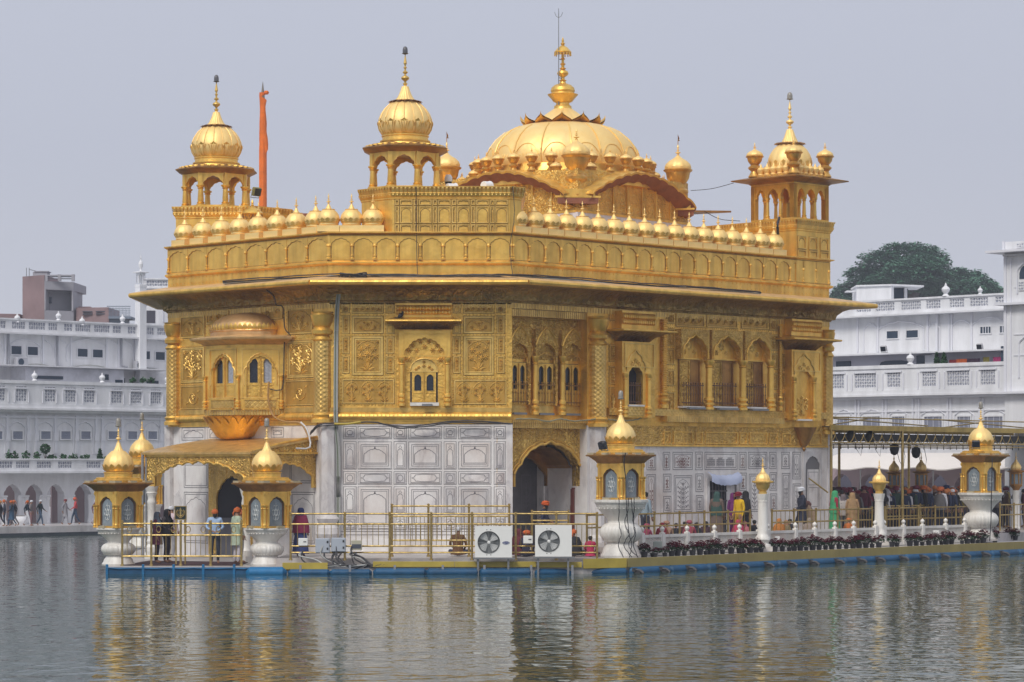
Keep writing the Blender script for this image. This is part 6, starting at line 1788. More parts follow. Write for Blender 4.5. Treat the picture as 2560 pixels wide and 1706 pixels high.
railing('brass railing beyond the large right lantern at the picture edge', [along(p, RB_ + UL * 1.2) for p in (2500, 2535, 2575)], .70, 1.14, (1.06, .66), (.0, 1.06), 4)
# ------------------------------------------------------------------ marble balustrade of the right edge
BB = Vector((4.16,84.3))
posts = [1605,1655.7,1717.4,1785.8,1848.5,1897,1919,1988,2036.5,2086.8,2134,2188,2210,2258.5,2306,2364,2411,2457]
bp = [along(p,BB) for p in posts]
bt = thing('balustrade', 'white marble balustrade with pierced panels and ball-topped posts along the right edge', 'balustrade', (bp[0].x, bp[0].y, .45), 0)
b = MB(); b.bbox(-.075, .075, -.075, .075, 0, .72, .012); pm = b.mesh('post', MARBLE_W, False)
b = MB(); b.lathe([(.06, .71), (.04, .75), (.065, .79), (.08, .835), (.065, .88), (.03, .91), (.01, .93)], 14); bm2 = b.mesh('ball', MARBLE_W)
for p in bp:
 o = part('post', pm, None, bt, RZ((p.x, p.y, .45), atan2(rd.y, rd.x))); part('ball', bm2, None, o, RZ((p.x, p.y, .45)))
for i in range(len(bp) - 1):
 if i in (5,11): continue
 a,c = bp[i],bp[i + 1]; d = (c - a).normalized(); L_ = (c - a).length - .15; st = a + d * .075
 b = MB()
 b.box(0,L_,-.05,.05,.57,.66); b.box(0,L_,-.05,.05,.0,.10); b.box(0,.05,-.045,.045,.10,.57); b.box(L_ - .05,L_,-.045,.045,.10,.57)
 b.box(.05,L_ - .05,.030,.036,.10,.57) if False else None
 s_ = .072
 n = int((L_ + .5) / s_)
 for k_ in range(n):
  for sg in (1,-1):
   x0 = .05 + k_ * s_ - .47 if sg == 1 else .05 + k_ * s_
   x1 = x0 + .47 * sg
   z0_,z1_ = .10,.57
   if sg == 1:
    if x1 < .05 or x0 > L_ - .05: continue
    if x0 < .05: z0_ += (.05 - x0); x0 = .05
    if x1 > L_ - .05: z1_ -= (x1 - L_ + .05); x1 = L_ - .05
   else:
    if x0 < .05 or x1 > L_ - .05: continue
    if x1 < .05: z1_ -= (.05 - x1); x1 = .05
    if x0 > L_ - .05: z0_ += (x0 - L_ + .05); x0 = L_ - .05
   if z1_ - z0_ < .02: continue
   w = .013; y0_ = -.012 if sg == 1 else .004
   b.add([(x0 - w,y0_,z0_),(x0 + w,y0_,z0_),(x1 + w,y0_,z1_),(x1 - w,y0_,z1_),(x0 - w,y0_ + .014,z0_),(x0 + w,y0_ + .014,z0_),(x1 + w,y0_ + .014,z1_),(x1 - w,y0_ + .014,z1_)],[(0,1,2,3),(7,6,5,4),(1,5,6,2),(0,3,7,4)])
 part('panel', b, MARBLE_W, bt, RZ((st.x, st.y, .45), atan2(d.y, d.x)), smooth=False)
b = MB()
b.hprism([tuple(KA - KN * .02),tuple(KB - KN * .02),tuple(KB - KN * 1.2),tuple(KA - KN * 1.25)],.2,.425)
o = part('kerb', b, MARBLE_C, smooth=False); o['kind'] = 'structure'
# ------------------------------------------------------------------ kerb boards and blue floats at the water line
def board(label, a, c, z0, z1, m, group='painted boards along the platform edge', name='edge_board', th=.05):
 a,c = Vector(a),Vector(c); d = c - a; L_ = d.length
 b = MB()
 k_ = max(1,int(L_ / 1.9))
 for i in range(k_): b.bbox(L_ * i / k_ + .004,L_ * (i + 1) / k_ - .004,-th,0,z0,z1,.006)
 o = part(name,b,m,None,RZ((a.x,a.y,0),atan2(d.y,d.x)),smooth=False)
 return tag(o, label, 'edge board', group)
De = D0 - .02
zk = lambda y: ZP(y,D0)
board('short sagging yellow board beside the left pedestal, below the white switch box', (xl('B2', 22, De), De - .02), (xl('B2', 428, De), De - .02), zk(1424), zk(1407), YELLOW)
board('long yellow board under the centre railing, below the air conditioner with the oval badge', (xl('B2', 828, De), De - .03), (xl('B3', 645, De), De - .03), zk(1418), zk(1404), YELLOW)
board('yellow board below the right-hand plain air conditioner', (xl('B3', 655, De), De - .03), (xl('B3', 1050, De), De - .03), zk(1419), zk(1405), YELLOW)
board('deeper olive-yellow board below the tall cable-hung pedestal', (XP(1457, 81.3), 81.2), (KA.x + .0, KA.y - .05), .16, .46, YELLOW)
kk_ = KA + KN * .02
board('long khaki board running along the right edge under the flower pots', tuple(kk_), tuple(KB + KN * .02), .165, .45, KHAKI)
board('khaki board of the causeway beyond the end of the platform', tuple(CA), tuple(CA + K_dir * 30), .16, .44, KHAKI)
b = MB(); b.bbox(XP(1300, 81.3), XP(1457, 81.3), 81.24, 82.0, -.1, .36, .01); part('kerb', b, FLOORM, None, smooth=False)['kind'] = 'structure'
def floatpipe(label,a,c,r,z,m,sections):
 a,c = Vector(a),Vector(c); d = c - a; L_ = d.length
 b = MB()
 for i in range(sections):
  x0,x1 = L_ * i / sections + .03,L_ * (i + 1) / sections - .03
  b.tube([(x0,-r * .6,z),(x0 + .05,-r,z),(x1 - .05,-r,z),(x1,-r * .6,z)],[r * .6,r,r,r * .6],12)
 o = part('blue_float', b, m, None, RZ((a.x, a.y, 0), atan2(d.y, d.x)))
 return tag(o, label, 'float', 'blue floats along the waterline')
b = MB(); b.bbox(XP(268,D0),XP(640,D0),De - .16,De,-.15,.20,.02)
tag(part('blue_float', b, BLUE, None), 'flat blue float along the porch railing at the left end of the platform', 'float', 'blue floats along the waterline')
b = MB()
for px in (270,360,436,510,587): b.bbox(XP(px,D0) - .04,XP(px,D0) + .04,De - .20,De - .155,-.10,.30,.01)
b.tube([(XP(268 + 372 * i / 12,D0),De - .19,.20 - .035 * abs(sin(i * 1.3))) for i in range(13)],.018,6)
tag(part('float_bracket', b, BLUE_L, None), 'light blue brackets and hose fixed to the left blue float', 'bracket')
floatpipe('blue float below the left marble pedestal', (XP(620, D0), De - .05), (XP(715, D0), De - .05), .17, .05, BLUE_L, 1)
floatpipe('blue float tube below the grey boxes and the loose cables', (XP(722, D0), De - .05), (XP(930, D0), De - .05), .11, .04, BLUE, 2)
floatpipe('blue float tube below the long yellow board', (XP(935, D0), De - .05), (XP(1330, D0), De - .05), .13, .05, BLUE, 3)
floatpipe('blue float tube below the plain air conditioner and olive board', (XP(1335, D0), De - .05), (KA.x, KA.y - .1), .12, .04, BLUE, 2)
floatpipe('long line of blue floats under the khaki board on the right', tuple(KA + KN * .03), tuple(KB + KN * .03), .15, .03, BLUE, 13)
floatpipe('blue float below the causeway at the right edge', tuple(CA + KN * .03), tuple(CA + K_dir * 28 + KN * .03), .15, .03, BLUE, 8)
b = MB()
b.box(-.035, .035, -.03, .03, -.4, .28); mp_ = b.mesh('mooring_post', STEEL, False)
for i,px in enumerate((751,875,987,1107,1211,1328,1431)):
 near = ('beside the loose cables under the white switch box', 'below the small fuse box', 'under the third post of the edge railing', 'under the fourth post of the edge railing', 'below the badged air conditioner', 'between the two air conditioners', 'right of the plain air conditioner')[i]
 o = bpy.data.objects.new('mooring_post', mp_); COL.objects.link(o); o.location = (XP(px, 80.95), 80.95, 0)
 tag(o, 'short steel post in the water ' + near, 'post', 'steel posts at the waterline')
b = MB()
b.box(-.05,.05,-.12,.0,.02,.14); b.tube([(0,-.10,.08),(.03,-.26,.06),(.06,-.36,-.02)],.045,6); b.box(-.02,.02,-.3,-.05,-.3,.03)
sp_ = b.mesh('spout', mat('dark_steel', (.05, .05, .055), .6, .2), True)
ords = ('first', 'second', 'third', 'fourth', 'fifth', 'sixth', 'seventh', 'eighth', 'ninth', 'tenth', 'eleventh', 'twelfth', 'thirteenth', 'fourteenth', 'fifteenth', 'sixteenth', 'seventeenth')
for i,x in enumerate((90,350,610,905,1130,1375,1600,1815,2065,2285)):
 p = along(1560 + x / 3.92,KA + KN * .28)
 o = bpy.data.objects.new('spout', sp_); COL.objects.link(o); o.location = (p.x, p.y, .02); o.rotation_euler = (0, 0, atan2(rd.y, rd.x))
 tag(o, 'dark metal spout on the blue floats, %s from the cable-hung pedestal' % ords[i], 'spout', 'metal spouts on the right floats')
for i,x in enumerate((510,710,885,1065,1240,1410,1570)):
 p = along(2040 + x / 3.41,KA + KN * .28)
 o = bpy.data.objects.new('spout', sp_); COL.objects.link(o); o.location = (p.x, p.y, .02); o.rotation_euler = (0, 0, atan2(rd.y, rd.x))
 tag(o, 'dark metal spout on the blue floats, %s left of the platform end' % ords[6 - i], 'spout', 'metal spouts on the right floats')
# ------------------------------------------------------------------ air conditioners
def ac_unit(label,c,x0,x1,y0,y1,badge,cxy,D):
 X0,X1 = xl(c,x0,D),xl(c,x1,D); Z1,Z0 = ZP(CR[c][1] + y0 / CR[c][2],D),ZP(CR[c][1] + y1 / CR[c][2],D)
 w,h = X1 - X0,Z1 - Z0
 t = thing('air_conditioner', label, 'air conditioner', (X0, D, Z0)); M = RZ((X0, D, Z0))
 fx,fz,fr = xl(c,cxy[0],D) - X0,ZP(CR[c][1] + cxy[1] / CR[c][2],D) - Z0,(cxy[2] / CR[c][2]) / FPX * D
 ring = [(fx + fr * cos(a),fz + fr * sin(a)) for a in [2 * pi * i / 40 for i in range(40)]]
 # front sheet with a round opening, made of a strip of quads between circle and rectangle
 b = MB(); out = []
 for (x,z) in ring:
  dx_,dz_ = x - fx,z - fz
  k1 = ((w - fx) / dx_ if dx_ > 1e-6 else (-fx / dx_ if dx_ < -1e-6 else 1e9)); k2 = ((h - fz) / dz_ if dz_ > 1e-6 else (-fz / dz_ if dz_ < -1e-6 else 1e9))
  k_ = min(k1,k2); out.append((fx + dx_ * k_,fz + dz_ * k_))
 n = 40
 vs = [(p[0],-.001,p[1]) for p in ring] + [(p[0],-.001,p[1]) for p in out] + [(p[0],.06,p[1]) for p in ring]
 fs = [(i,(i + 1) % n,(i + 1) % n + n,i + n) for i in range(n)] + [(i,(i + 1) % n,(i + 1) % n + 2 * n,i + 2 * n) for i in range(n)]
 corners = [(0,-.001,0),(w,-.001,0),(w,-.001,h),(0,-.001,h)]
 b.add(vs,fs)
 for (qx,qz) in ((0,0),(w,0),(w,h),(0,h)):
  best = sorted(range(n),key=lambda i: (out[i][0] - qx) ** 2 + (out[i][1] - qz) ** 2)
  i = best[0]
  for j in ((i - 1) % n,(i + 1) % n):
   b.add([(out[i][0],-.001,out[i][1]),(out[j][0],-.001,out[j][1]),(qx,-.001,qz)],[(0,1,2)])
 b.box(0,w,.40,.42,0,h); b.box(-.001,.02,0,.40,0,h); b.box(w - .02,w + .001,0,.40,0,h); b.box(0,w,0,.40,h - .02,h + .001); b.box(0,w,0,.40,-.001,.02)
 cs = part('casing', b, ACW, t, M, smooth=False)
 b = MB(); b.lathe([(fr * .99, 0), (fr * .99, .005)], 40); part('fan_recess', b, mat('fan_back', (.22, .235, .24), .6), t, M @ Matrix.Translation((fx, .20, fz)) @ Matrix.Rotation(pi / 2, 4, 'X'), smooth=False)
 b = MB()
 for a0 in (2.35,3.95,.8,-.75):
  pts = [(fr * .12,a0 - .35),(fr * .45,a0 - .50),(fr * .86,a0 - .48),(fr * .93,a0),(fr * .86,a0 + .40),(fr * .4,a0 + .36)]
  vs = [(fx + r * cos(a),.10 + .03 * (a - a0),fz + r * sin(a)) for r,a in pts]
  b.add(vs + [(v[0],v[1] + .012,v[2]) for v in vs],[(0,1,2,3,4,5),(11,10,9,8,7,6)])
 fan = part('fan', b, mat('fan_blade', (.62, .63, .62), .5), t, M)
 b = MB(); b.lathe([(.05, -.01), (.05, .01), (.03, .02)], 16); part('hub', b, ACW, fan, M @ Matrix.Translation((fx, .01, fz)) @ Matrix.Rotation(pi / 2, 4, 'X'))
 b = MB()
 for r in [fr * q / 9 for q in range(2,10)]: b.tube([(fx + r * cos(u),-.012,fz + r * sin(u)) for u in [2 * pi * i / 32 for i in range(33)]],.0035,4)
 for i in range(12):
  a = 2 * pi * i / 12; b.tube([(fx + .05 * cos(a),-.012,fz + .05 * sin(a)),(fx + fr * 1.02 * cos(a),-.012,fz + fr * 1.02 * sin(a))],.0035,4)
 part('fan_guard', b, mat('guard_wire', (.32, .33, .33), .5), t, M)
 b = MB()
 for x in (fx - .06,fx + .06):
  for z in (fz + fr * 1.12,fz - fr * 1.12): b.box(x - .012,x + .012,-.006,-.002,z - .012,z + .012)
 part('screws', b, BLACK, cs, M)
 if badge:
  bx,bz = xl(c,2013,D) - X0,ZP(CR[c][1] + 1132 / CR[c][2],D) - Z0
  b = MB(); b.lathe([(.115, 0), (.115, .004)], 32); bg = part('badge', b, mat('badge_blue', (.01, .03, .16), .4), cs, M @ Matrix.Translation((bx, -.003, bz)) @ Matrix.Rotation(pi / 2, 4, 'X') @ Matrix.Diagonal((1, .42, 1, 1)), smooth=False)
  cu = bpy.data.curves.new('badge_text', 'FONT'); cu.body = 'Carrier'; cu.size = .072; cu.align_x = 'CENTER'; cu.align_y = 'CENTER'; cu.shear = .25; cu.extrude = .001
  cu.materials.append(WHITE)
  oc_ = bpy.data.objects.new('badge_text', cu); COL.objects.link(oc_)
  tm_ = bpy.data.meshes.new_from_object(oc_.evaluated_get(bpy.context.evaluated_depsgraph_get())); bpy.data.objects.remove(oc_)
  o = bpy.data.objects.new('badge_text', tm_); COL.objects.link(o); o.parent = cs
  o.matrix_basis = WM[cs.name].inverted() @ M @ Matrix.Translation((bx, -.010, bz)) @ Matrix.Rotation(pi / 2, 4, 'X')
 b = MB()
 b.box(-.06,w + .10,-.05,.42,-.05,-.012); b.box(.06,.12,.02,.08,-.55,-.05); b.box(w - .14,w - .08,.02,.08,-.55,-.05)
 part('stand', b, GREYM, t, M, smooth=False)
ac_unit('white air conditioner with a blue oval badge beside its fan', 'B2', 1737, 2066, 985, 1262, True, (1860, 1127, 100), 80.9)
ac_unit('white air conditioner without a badge, right of the switch box', 'B3', 634, 960, 975, 1254, False, (756, 1117, 98), 80.85)
# ------------------------------------------------------------------ switch boxes, sign, lamps and cables
def wallbox(name,label,c,x0,x1,y0,y1,D,dep,m,detail=None):
 X0,X1 = xl(c,x0,D),xl(c,x1,D); Z1,Z0 = ZP(CR[c][1] + y0 / CR[c][2],D),ZP(CR[c][1] + y1 / CR[c][2],D)
 t = thing(name, label, 'electrical box', (X0, D, Z0)); M = RZ((X0, D, Z0)); w, h = X1 - X0, Z1 - Z0
 b = MB(); b.bbox(0, w, 0, dep, 0, h, .012); bx = part('case', b, m, t, M, smooth=False)
 b = MB()
 if detail == 'knobs':
  for x in (.62,.78): b.lathe([(.018,0),(.018,.02)],10,w * x,0,h * .5) if False else b.box(w * x - .018,w * x + .018,-.015,0,h * .48,h * .60)
  part('knobs', b, BLACK, t, M)
 elif detail == 'door':
  b.bbox(.02, w - .02, -.012, 0, .02, h - .02, .006); part('door', b, GREYBOX, t, M, smooth=False)
  b = MB()
  for z in (.22,.68): b.box(w - .09,w - .04,-.022,-.0125,h * z,h * z + .07)
  part('latch', b, BLACK, t, M)
 elif detail == 'window':
  b.bbox(.02, w - .02, -.01, 0, h * .18, h * .62, .004); part('window', b, mat('smoked_window', (.07, .08, .10), .2), t, M, smooth=False)
 elif detail == 'hole':
  b.box(w * .4, w * .6, -.01, 0, h * .1, h * .25); part('label_plate', b, GREYM, t, M)
 return t
Db = 81.45
wallbox('switch_box', 'small white switch box on the railing beside the left marble pedestal', 'B2', 163, 246, 1090, 1158, Db, .12, ACW, 'knobs')
wallbox('cable_box', 'grey cable box, left one of the pair on the railing', 'B2', 315, 442, 1092, 1222, Db, .16, GREYBOX, 'door')
wallbox('cable_box', 'grey cable box, right one of the pair, touching a railing post', 'B2', 456, 584, 1087, 1212, Db, .16, GREYBOX, 'door')
wallbox('fuse_box', 'small fuse box with a smoked window and cream top right of the grey boxes', 'B2', 635, 728, 1110, 1198, Db, .13, mat('fuse_cream', (.42, .40, .30), .5), 'window')
wallbox('switch_box', 'small white switch box hanging between the two air conditioners', 'B3', 528, 613, 1068, 1138, Db - .1, .12, ACW, 'knobs')
p_ = along(1560 + 328 / 3.92,KA - KN * .55)
wallbox('junction_box', 'grey-green junction box among the flower pots near the tall pedestal', 'B4', 288, 372, 1072, 1158, p_.y, .15, mat('box_green', (.33, .37, .34), .5), 'hole')
p_ = along(1560 + 1500 / 3.92,KA - KN * .55)
wallbox('switch_box', 'white switch box on the balustrade right of the first slim pillar', 'B4', 1478, 1528, 1025, 1095, p_.y, .10, ACW, 'hole')
p_ = along(2040 + 1025 / 3.41,KA - KN * .55)
wallbox('switch_box', 'white box on the balustrade between flower pots near the right lantern', 'B5', 1000, 1052, 1182, 1238, p_.y, .10, ACW, 'hole')
# black board with a golden emblem
D_ = 82.4
X0, X1 = xl('B1', 805, D_), xl('B1', 908, D_); Z0, Z1 = ZP(1020 + 955 / 3.408, D_), ZP(1020 + 836 / 3.408, D_)
sg = thing('emblem_sign', 'dark board with a golden emblem of sword, ring and curved blades behind the porch railing', 'sign', ((X0 + X1) / 2, D_, .25))
MS = RZ(((X0 + X1) / 2,D_,(Z0 + Z1) / 2)); w,h = X1 - X0,Z1 - Z0
b = MB(); b.bbox(-w / 2, w / 2, 0, .04, -h / 2, h / 2, .008); bdm = part('board', b, mat('board_green_black', (.012, .022, .022), .4), sg, MS, smooth=False)
b = MB(); b.frame(-w / 2 - .0, w / 2, -h / 2, h / 2, .025, -.008, -.001); part('frame', b, BRASS, bdm, MS)
b = MB(); b.box(-w / 2 + .02, -w / 2 + .07, .005, .035, .25 - (Z0 + Z1) / 2, -h / 2); b.box(w / 2 - .07, w / 2 - .02, .005, .035, .25 - (Z0 + Z1) / 2, -h / 2); part('legs', b, BRASS, sg, MS)
b = MB(); r = h * .26
b.tube([(r * .78 * cos(u),-.006,r * .78 * sin(u)) for u in [2 * pi * i / 24 for i in range(25)]],.012,5)
b.prism([(0,h * .40),(.03,h * .26),(.018,-h * .26),(.03,-h * .30),(0,-h * .38),(-.03,-h * .30),(-.018,-h * .26),(-.03,h * .26)],-.012,-.004)
for sx in (-1,1):
 pts = [(sx * (.04 + r * 1.05 * sin(a)),-.008,-h * .30 + r * 1.3 * (1 - cos(a)) * .92) for a in [pi * i / 14 * .72 for i in range(15)]]
 pts = [(sx * r * 1.12 * sin(pi * .12 + a),-.008,-r * 1.12 * cos(pi * .12 + a) + .0) for a in [2.1 * i / 14 for i in range(15)]]
 b.tube(pts,[.010 + .012 * sin(pi * i / 14) for i in range(15)],6)
 b.tube([(sx * .02,-.008,-h * .36),(sx * r * .42,-.008,-r * 1.02)],.014,5)
part('emblem', b, BRASS, bdm, MS)
def cable(label, pts, r, m=CABLE, wob=.0, group='loose electric cables', n=8, name='cable', root=None):
 """smooth hanging line through the given world points"""
 P_ = [Vector(p) for p in pts]; out = []
 for i in range(len(P_) - 1):
  p0,p1,p2,p3 = P_[max(i - 1,0)],P_[i],P_[i + 1],P_[min(i + 2,len(P_) - 1)]
  for k_ in range(n):
   t = k_ / n
   q = .5 * ((2 * p1) + (p2 - p0) * t + (2 * p0 - 5 * p1 + 4 * p2 - p3) * t * t + (3 * p1 - p0 - 3 * p2 + p3) * t ** 3)
   if wob: q = q + Vector((RNG.uniform(-wob,wob),0,RNG.uniform(-wob,wob)))
   out.append(q)
 out.append(P_[-1])
 b = MB(); b.tube(out,r,6)
 if root is not None: return part(name,b,m,root)
 return tag(part(name, b, m, None), label, 'cable', group)
def bundle(label, p): return thing('cable_bundle', label, 'cables', tuple(p), 0, 'bundles of electric cable')
def fpt(face,px,py,out):
 s_,z = face.hit(px,py,out); p = face.w(s_,out); return (p[0],p[1],z)
# bundle lying on the eave
e_pts = [fpt(FL,560,716,.75),fpt(FL,700,700,.65)] + [fpt(FC,x,y,.55) for x,y in ((850,693),(910,690),(1000,692),(1080,690),(1180,692),(1280,687))] + [fpt(FR,x,y,.55) for x,y in ((1380,694),(1500,705),(1620,713),(1760,727),(1900,735))]
bd_ = bundle('long bundle of black cables lying along the eave roof', e_pts[3])
for i in range(4):
 cable('', [(p[0] + RNG.uniform(-.05, .05), p[1] - .06 * i, 9.42 + .02 * i + RNG.uniform(-.01, .05)) for p in e_pts], .022, (CABLE, CABLE_G, CABLE, CABLE)[i], .012, None, 6, root=bd_)
bd_ = bundle('coil of spare black cable on the eave above the left end of the centre front', e_pts[3])
for i in range(5):
 a = i * .7
 cable('', [(e_pts[3][0] - .35 + .45 * cos(u + a), e_pts[3][1] - .05 + .2 * sin(u), 9.44 + .02 * i + .05 * sin(u * 2)) for u in [k_ * .75 for k_ in range(9)]], .018, CABLE, .01, None, 4, root=bd_)
# vertical bundle down the left edge of the centre front
bd_ = bundle('vertical bundle of grey cables between the scaly column and the centre front', fpt(FC, 840, 1055, .2))
for i in range(4):
 x = 836 + i * 2.6
 cable('', [fpt(FC, x + 7, 714, .5), fpt(FC, x + 7, 730, .25), fpt(FC, x + 2, 790, .10), fpt(FC, x, 900, .10), fpt(FC, x, 1055, .22), fpt(FC, x + 6, 1150, .12), fpt(FC, x + 6, 1380, .12)], .021, (CABLE_G, mat('cable_green', (.12, .15, .09), .5), CABLE_G, CABLE_G)[i], 0, None, 5, root=bd_)
bd_ = bundle('dark cables swagged along the top of the marble wall', fpt(FC, 1000, 1066, .3))
for i,off in enumerate((0,4)):
 cable('', [fpt(FL, 776, 1082 + off, .35), fpt(FC, 800, 1062 + off, .35), fpt(FC, 860, 1058 + off, .3), fpt(FC, 930, 1056, .3), fpt(FC, 1000, 1066 + off, .3), fpt(FC, 1060, 1063 + off, .3), fpt(FC, 1130, 1053 + off, .3), fpt(FC, 1210, 1054 + off, .3), fpt(FC, 1282, 1060, .3)], .024, CABLE, .01, None, 5, root=bd_)
cable('yellow-sleeved cable piece at the top of the marble column', [fpt(FC, 836, 1060, .4), fpt(FC, 870, 1060, .4), fpt(FC, 902, 1055, .36)], .04, mat('cable_yellow', (.45, .33, .03), .5), 0, None)
cable('pale cable looped under the loggia windows to the window bay', [fpt(FR, x, y, .25) for x, y in ((1290, 1048), (1335, 1048), (1370, 1054), (1400, 1048), (1440, 1053), (1500, 1047), (1550, 1052), (1590, 1050), (1605, 1044))], .026, mat('cable_pale', (.30, .27, .16), .5), .01, None)
cable('thick hose looping down from the right balcony window to the porch roof', [fpt(BF2, 672, 955, .12), fpt(BF2, 671, 1000, .2), fpt(BF2, 684, 1040, .3), fpt(FL, 715, 1055, .6), fpt(FL, 750, 1058, .45), fpt(FL, 768, 1085, .4), fpt(FL, 778, 1115, .4)], .034, mat('hose_tan', (.36, .20, .06), .5), 0, None)
cable('thin black cable running down beside the balcony', [fpt(FL, x, y, .75) for x, y in ((663, 722), (685, 742), (690, 762))] + [fpt(BF2, x, y, .2) for x, y in ((708, 770), (712, 820), (728, 842))] + [fpt(BF2, x, y, .15) for x, y in ((712, 850), (708, 960), (695, 976), (672, 972))], .02, CABLE, 0, None)
cable('thin black wire hanging from the cornice of the roof block', [fpt(FC, 1040, 468, .16), fpt(FC, 1041, 560, .1), fpt(FC, 1042, 640, .13), fpt(FC, 1044, 690, .2)], .011, CABLE, 0, None)
cable('black wires running down the right corner of the roof block', [(BA[2][0] + .1, BA[2][1] - .12, ZBT), (BA[2][0] + .16, BA[2][1] - .1, 11.5), (BA[2][0] + .02, BA[2][1] - .16, 10.4), (BA[2][0] + .1, BA[2][1] - .4, 9.45)], .011, CABLE, .01, None)
cable('white conduit bent down onto the porch roof', [fpt(FL, 752, 1056, .45), fpt(FL, 768, 1075, .45), fpt(FL, 775, 1118, .5), fpt(FL, 740, 1121, 1.0)], .028, mat('conduit_white', (.6, .6, .6), .5), 0, None, 3)
cable('thin wire strung from the dome pavilion to the right corner pavilion', [PT(1727, 477, 99), PT(1780, 472, 98.5), PT(1834, 458, 98)], .012, CABLE, 0, None)
cable('thin wire sagging from the pavilion eave to the far roof block', [PT(1760, 528, 99), PT(1800, 548, 99), PT(1850, 553, 98.5)], .014, CABLE, 0, None)
cable('thick black cable hanging over the parapet below the right corner pavilion', [fpt(FR, 1948, 545, -.3), fpt(FR, 1944, 562, -.1), fpt(FR, 1945, 590, -.3)], .05, CABLE, 0, None, 4)
# cables on the tall pedestal
Lc = LP4.location
bd_ = bundle('black cables trailing down the tall marble pedestal in front of the portal', (Lc.x, Lc.y - 1, 2.3))
for i,(dx_,sw) in enumerate(((-.10,.05),(.12,.1),(.20,-.06),(.28,.12),(.36,.05))):
 pts = [(Lc.x + dx_,Lc.y - 1.02,2.32),(Lc.x + dx_ + sw * .3,Lc.y - .98,1.95),(Lc.x + dx_ - .04 + sw,Lc.y - .72,1.55),(Lc.x + dx_ + sw * .5 + .05,Lc.y - .78,1.2),(Lc.x + dx_ + .05 - sw,Lc.y - .72,.85),(Lc.x + dx_ + .1 + sw,Lc.y - .70,.47)]
 cable('', pts, .014, CABLE, .012, None, 6, root=bd_)
cable('thin cable hanging over the roof and window of the tall lantern', [(Lc.x + .1, Lc.y - 1.1, 3.72), (Lc.x + .06, Lc.y - .98, 3.4), (Lc.x + .12, Lc.y - .85, 2.9), (Lc.x + .12, Lc.y - 1.0, 2.32)], .018, CABLE, 0, None)
L5 = LP5.location
cable('thin cable hanging down the front of the far right lantern pedestal', [(L5.x + .25, L5.y - 1.0, 3.6), (L5.x + .22, L5.y - 1.0, 2.3), (L5.x + .24, L5.y - .8, 1.4), (L5.x + .2, L5.y - .75, .5)], .018, CABLE, 0, None)
# tangle under the switch boxes
rq = random.Random(3)
bd_ = bundle('tangle of dark cables drooping below the grey cable boxes', (XP(830, 81.3), 81.3, .3))
for i in range(14):
 x0 = xl('B2', rq.choice((190, 205, 380, 395, 480, 500, 520, 545, 640, 680)), Db); z0 = ZP(1040 + rq.choice((1160, 1222, 1215, 1200)) / 3.563, Db)
 x1 = x0 + rq.uniform(.1,.55); z1 = rq.uniform(.12,.5)
 cable('', [(x0, Db, z0), (x0 + rq.uniform(-.1, .1), Db - .08, (z0 + z1) / 2), (x1, Db - .1 - rq.random() * .15, z1), (x1 + rq.uniform(.05, .4), Db - .30, .22 + rq.random() * .06), (x1 + rq.uniform(.4, .9), Db - .33, .26 + rq.random() * .05)], rq.choice((.014, .02, .026)), rq.choice((CABLE, CABLE, CABLE_G)), .0, None, 5, root=bd_)
# floodlights and cameras
def floodlamp(label,loc,rz,s=.2,m=BLACK):
 t = thing('floodlight', label, 'floodlight', loc, rz); M = RZ(loc, rz) @ Matrix.Rotation(.3, 4, 'X')
 b = MB(); b.bbox(-s, s, -.06, .10, -s * .9, s * .9, .03); part('body', b, m, t, M, smooth=False)
 b = MB(); b.bbox(-s * .85, s * .85, -.075, -.061, -s * .75, s * .75, .005); part('lens', b, GLASS, t, M, smooth=False)
 b = MB(); b.tube([(-s, 0.02, 0), (-s * 1.1, .05, -s * 1.3), (s * 1.1, .05, -s * 1.3), (s, .02, 0)], .015, 5); part('bracket', b, GREYM, t, M)
floodlamp('black floodlight on the roof of the tall cable-hung lantern, facing left', (XP(1506, 82.0), 82.0, 3.95), -.9, .14)
floodlamp('black floodlight on the dome of the far right lantern', (XP(2440, 98.2), 98.2, 4.12), -.1, .14)
def horn(label,loc,d,r=.17):
 t = thing('loudspeaker', label, 'loudspeaker', loc, d); M = RZ(loc, d) @ Matrix.Rotation(pi / 2, 4, 'X')
 b = MB(); b.lathe([(r * .75, -.16), (r * .8, -.14), (r * .85, .10), (r, .16), (r, .18), (r * .2, .20)], 20); part('body', b, WHITE, t, M)
 b = MB(); b.tube([(0, 0, 0), (0, -.3, 0)], .02, 6); part('stand', b, GREYM, t, M)
horn('white drum-shaped loudspeaker on the right of the roof block, against the red gable', (XP(1216, 87.5), 87.5, ZBT + .19), 2.5)
horn('white drum-shaped loudspeaker on the roof block just right of the octagonal pavilion', (XP(1128, 87.5), 87.5, ZBT + .14), 2.2, .15)
t = thing('dome_camera', 'white and black dome camera on a pole behind the roof block', 'camera', (XP(1121, 88.5), 88.5, ZBT)); M = RZ((XP(1121, 88.5), 88.5, ZBT))
b = MB(); b.lathe([(.03, .0), (.03, .3)], 8); part('pole', b, GREYM, t, M)
b = MB(); b.lathe([(.11, .42), (.13, .44), (.13, .58), (.08, .66), (.0, .67)], 18); part('housing', b, WHITE, t, M)
b = MB(); b.lathe([(.0, .27), (.08, .30), (.115, .38), (.115, .42)], 18); part('lens', b, BLACK, t, M)
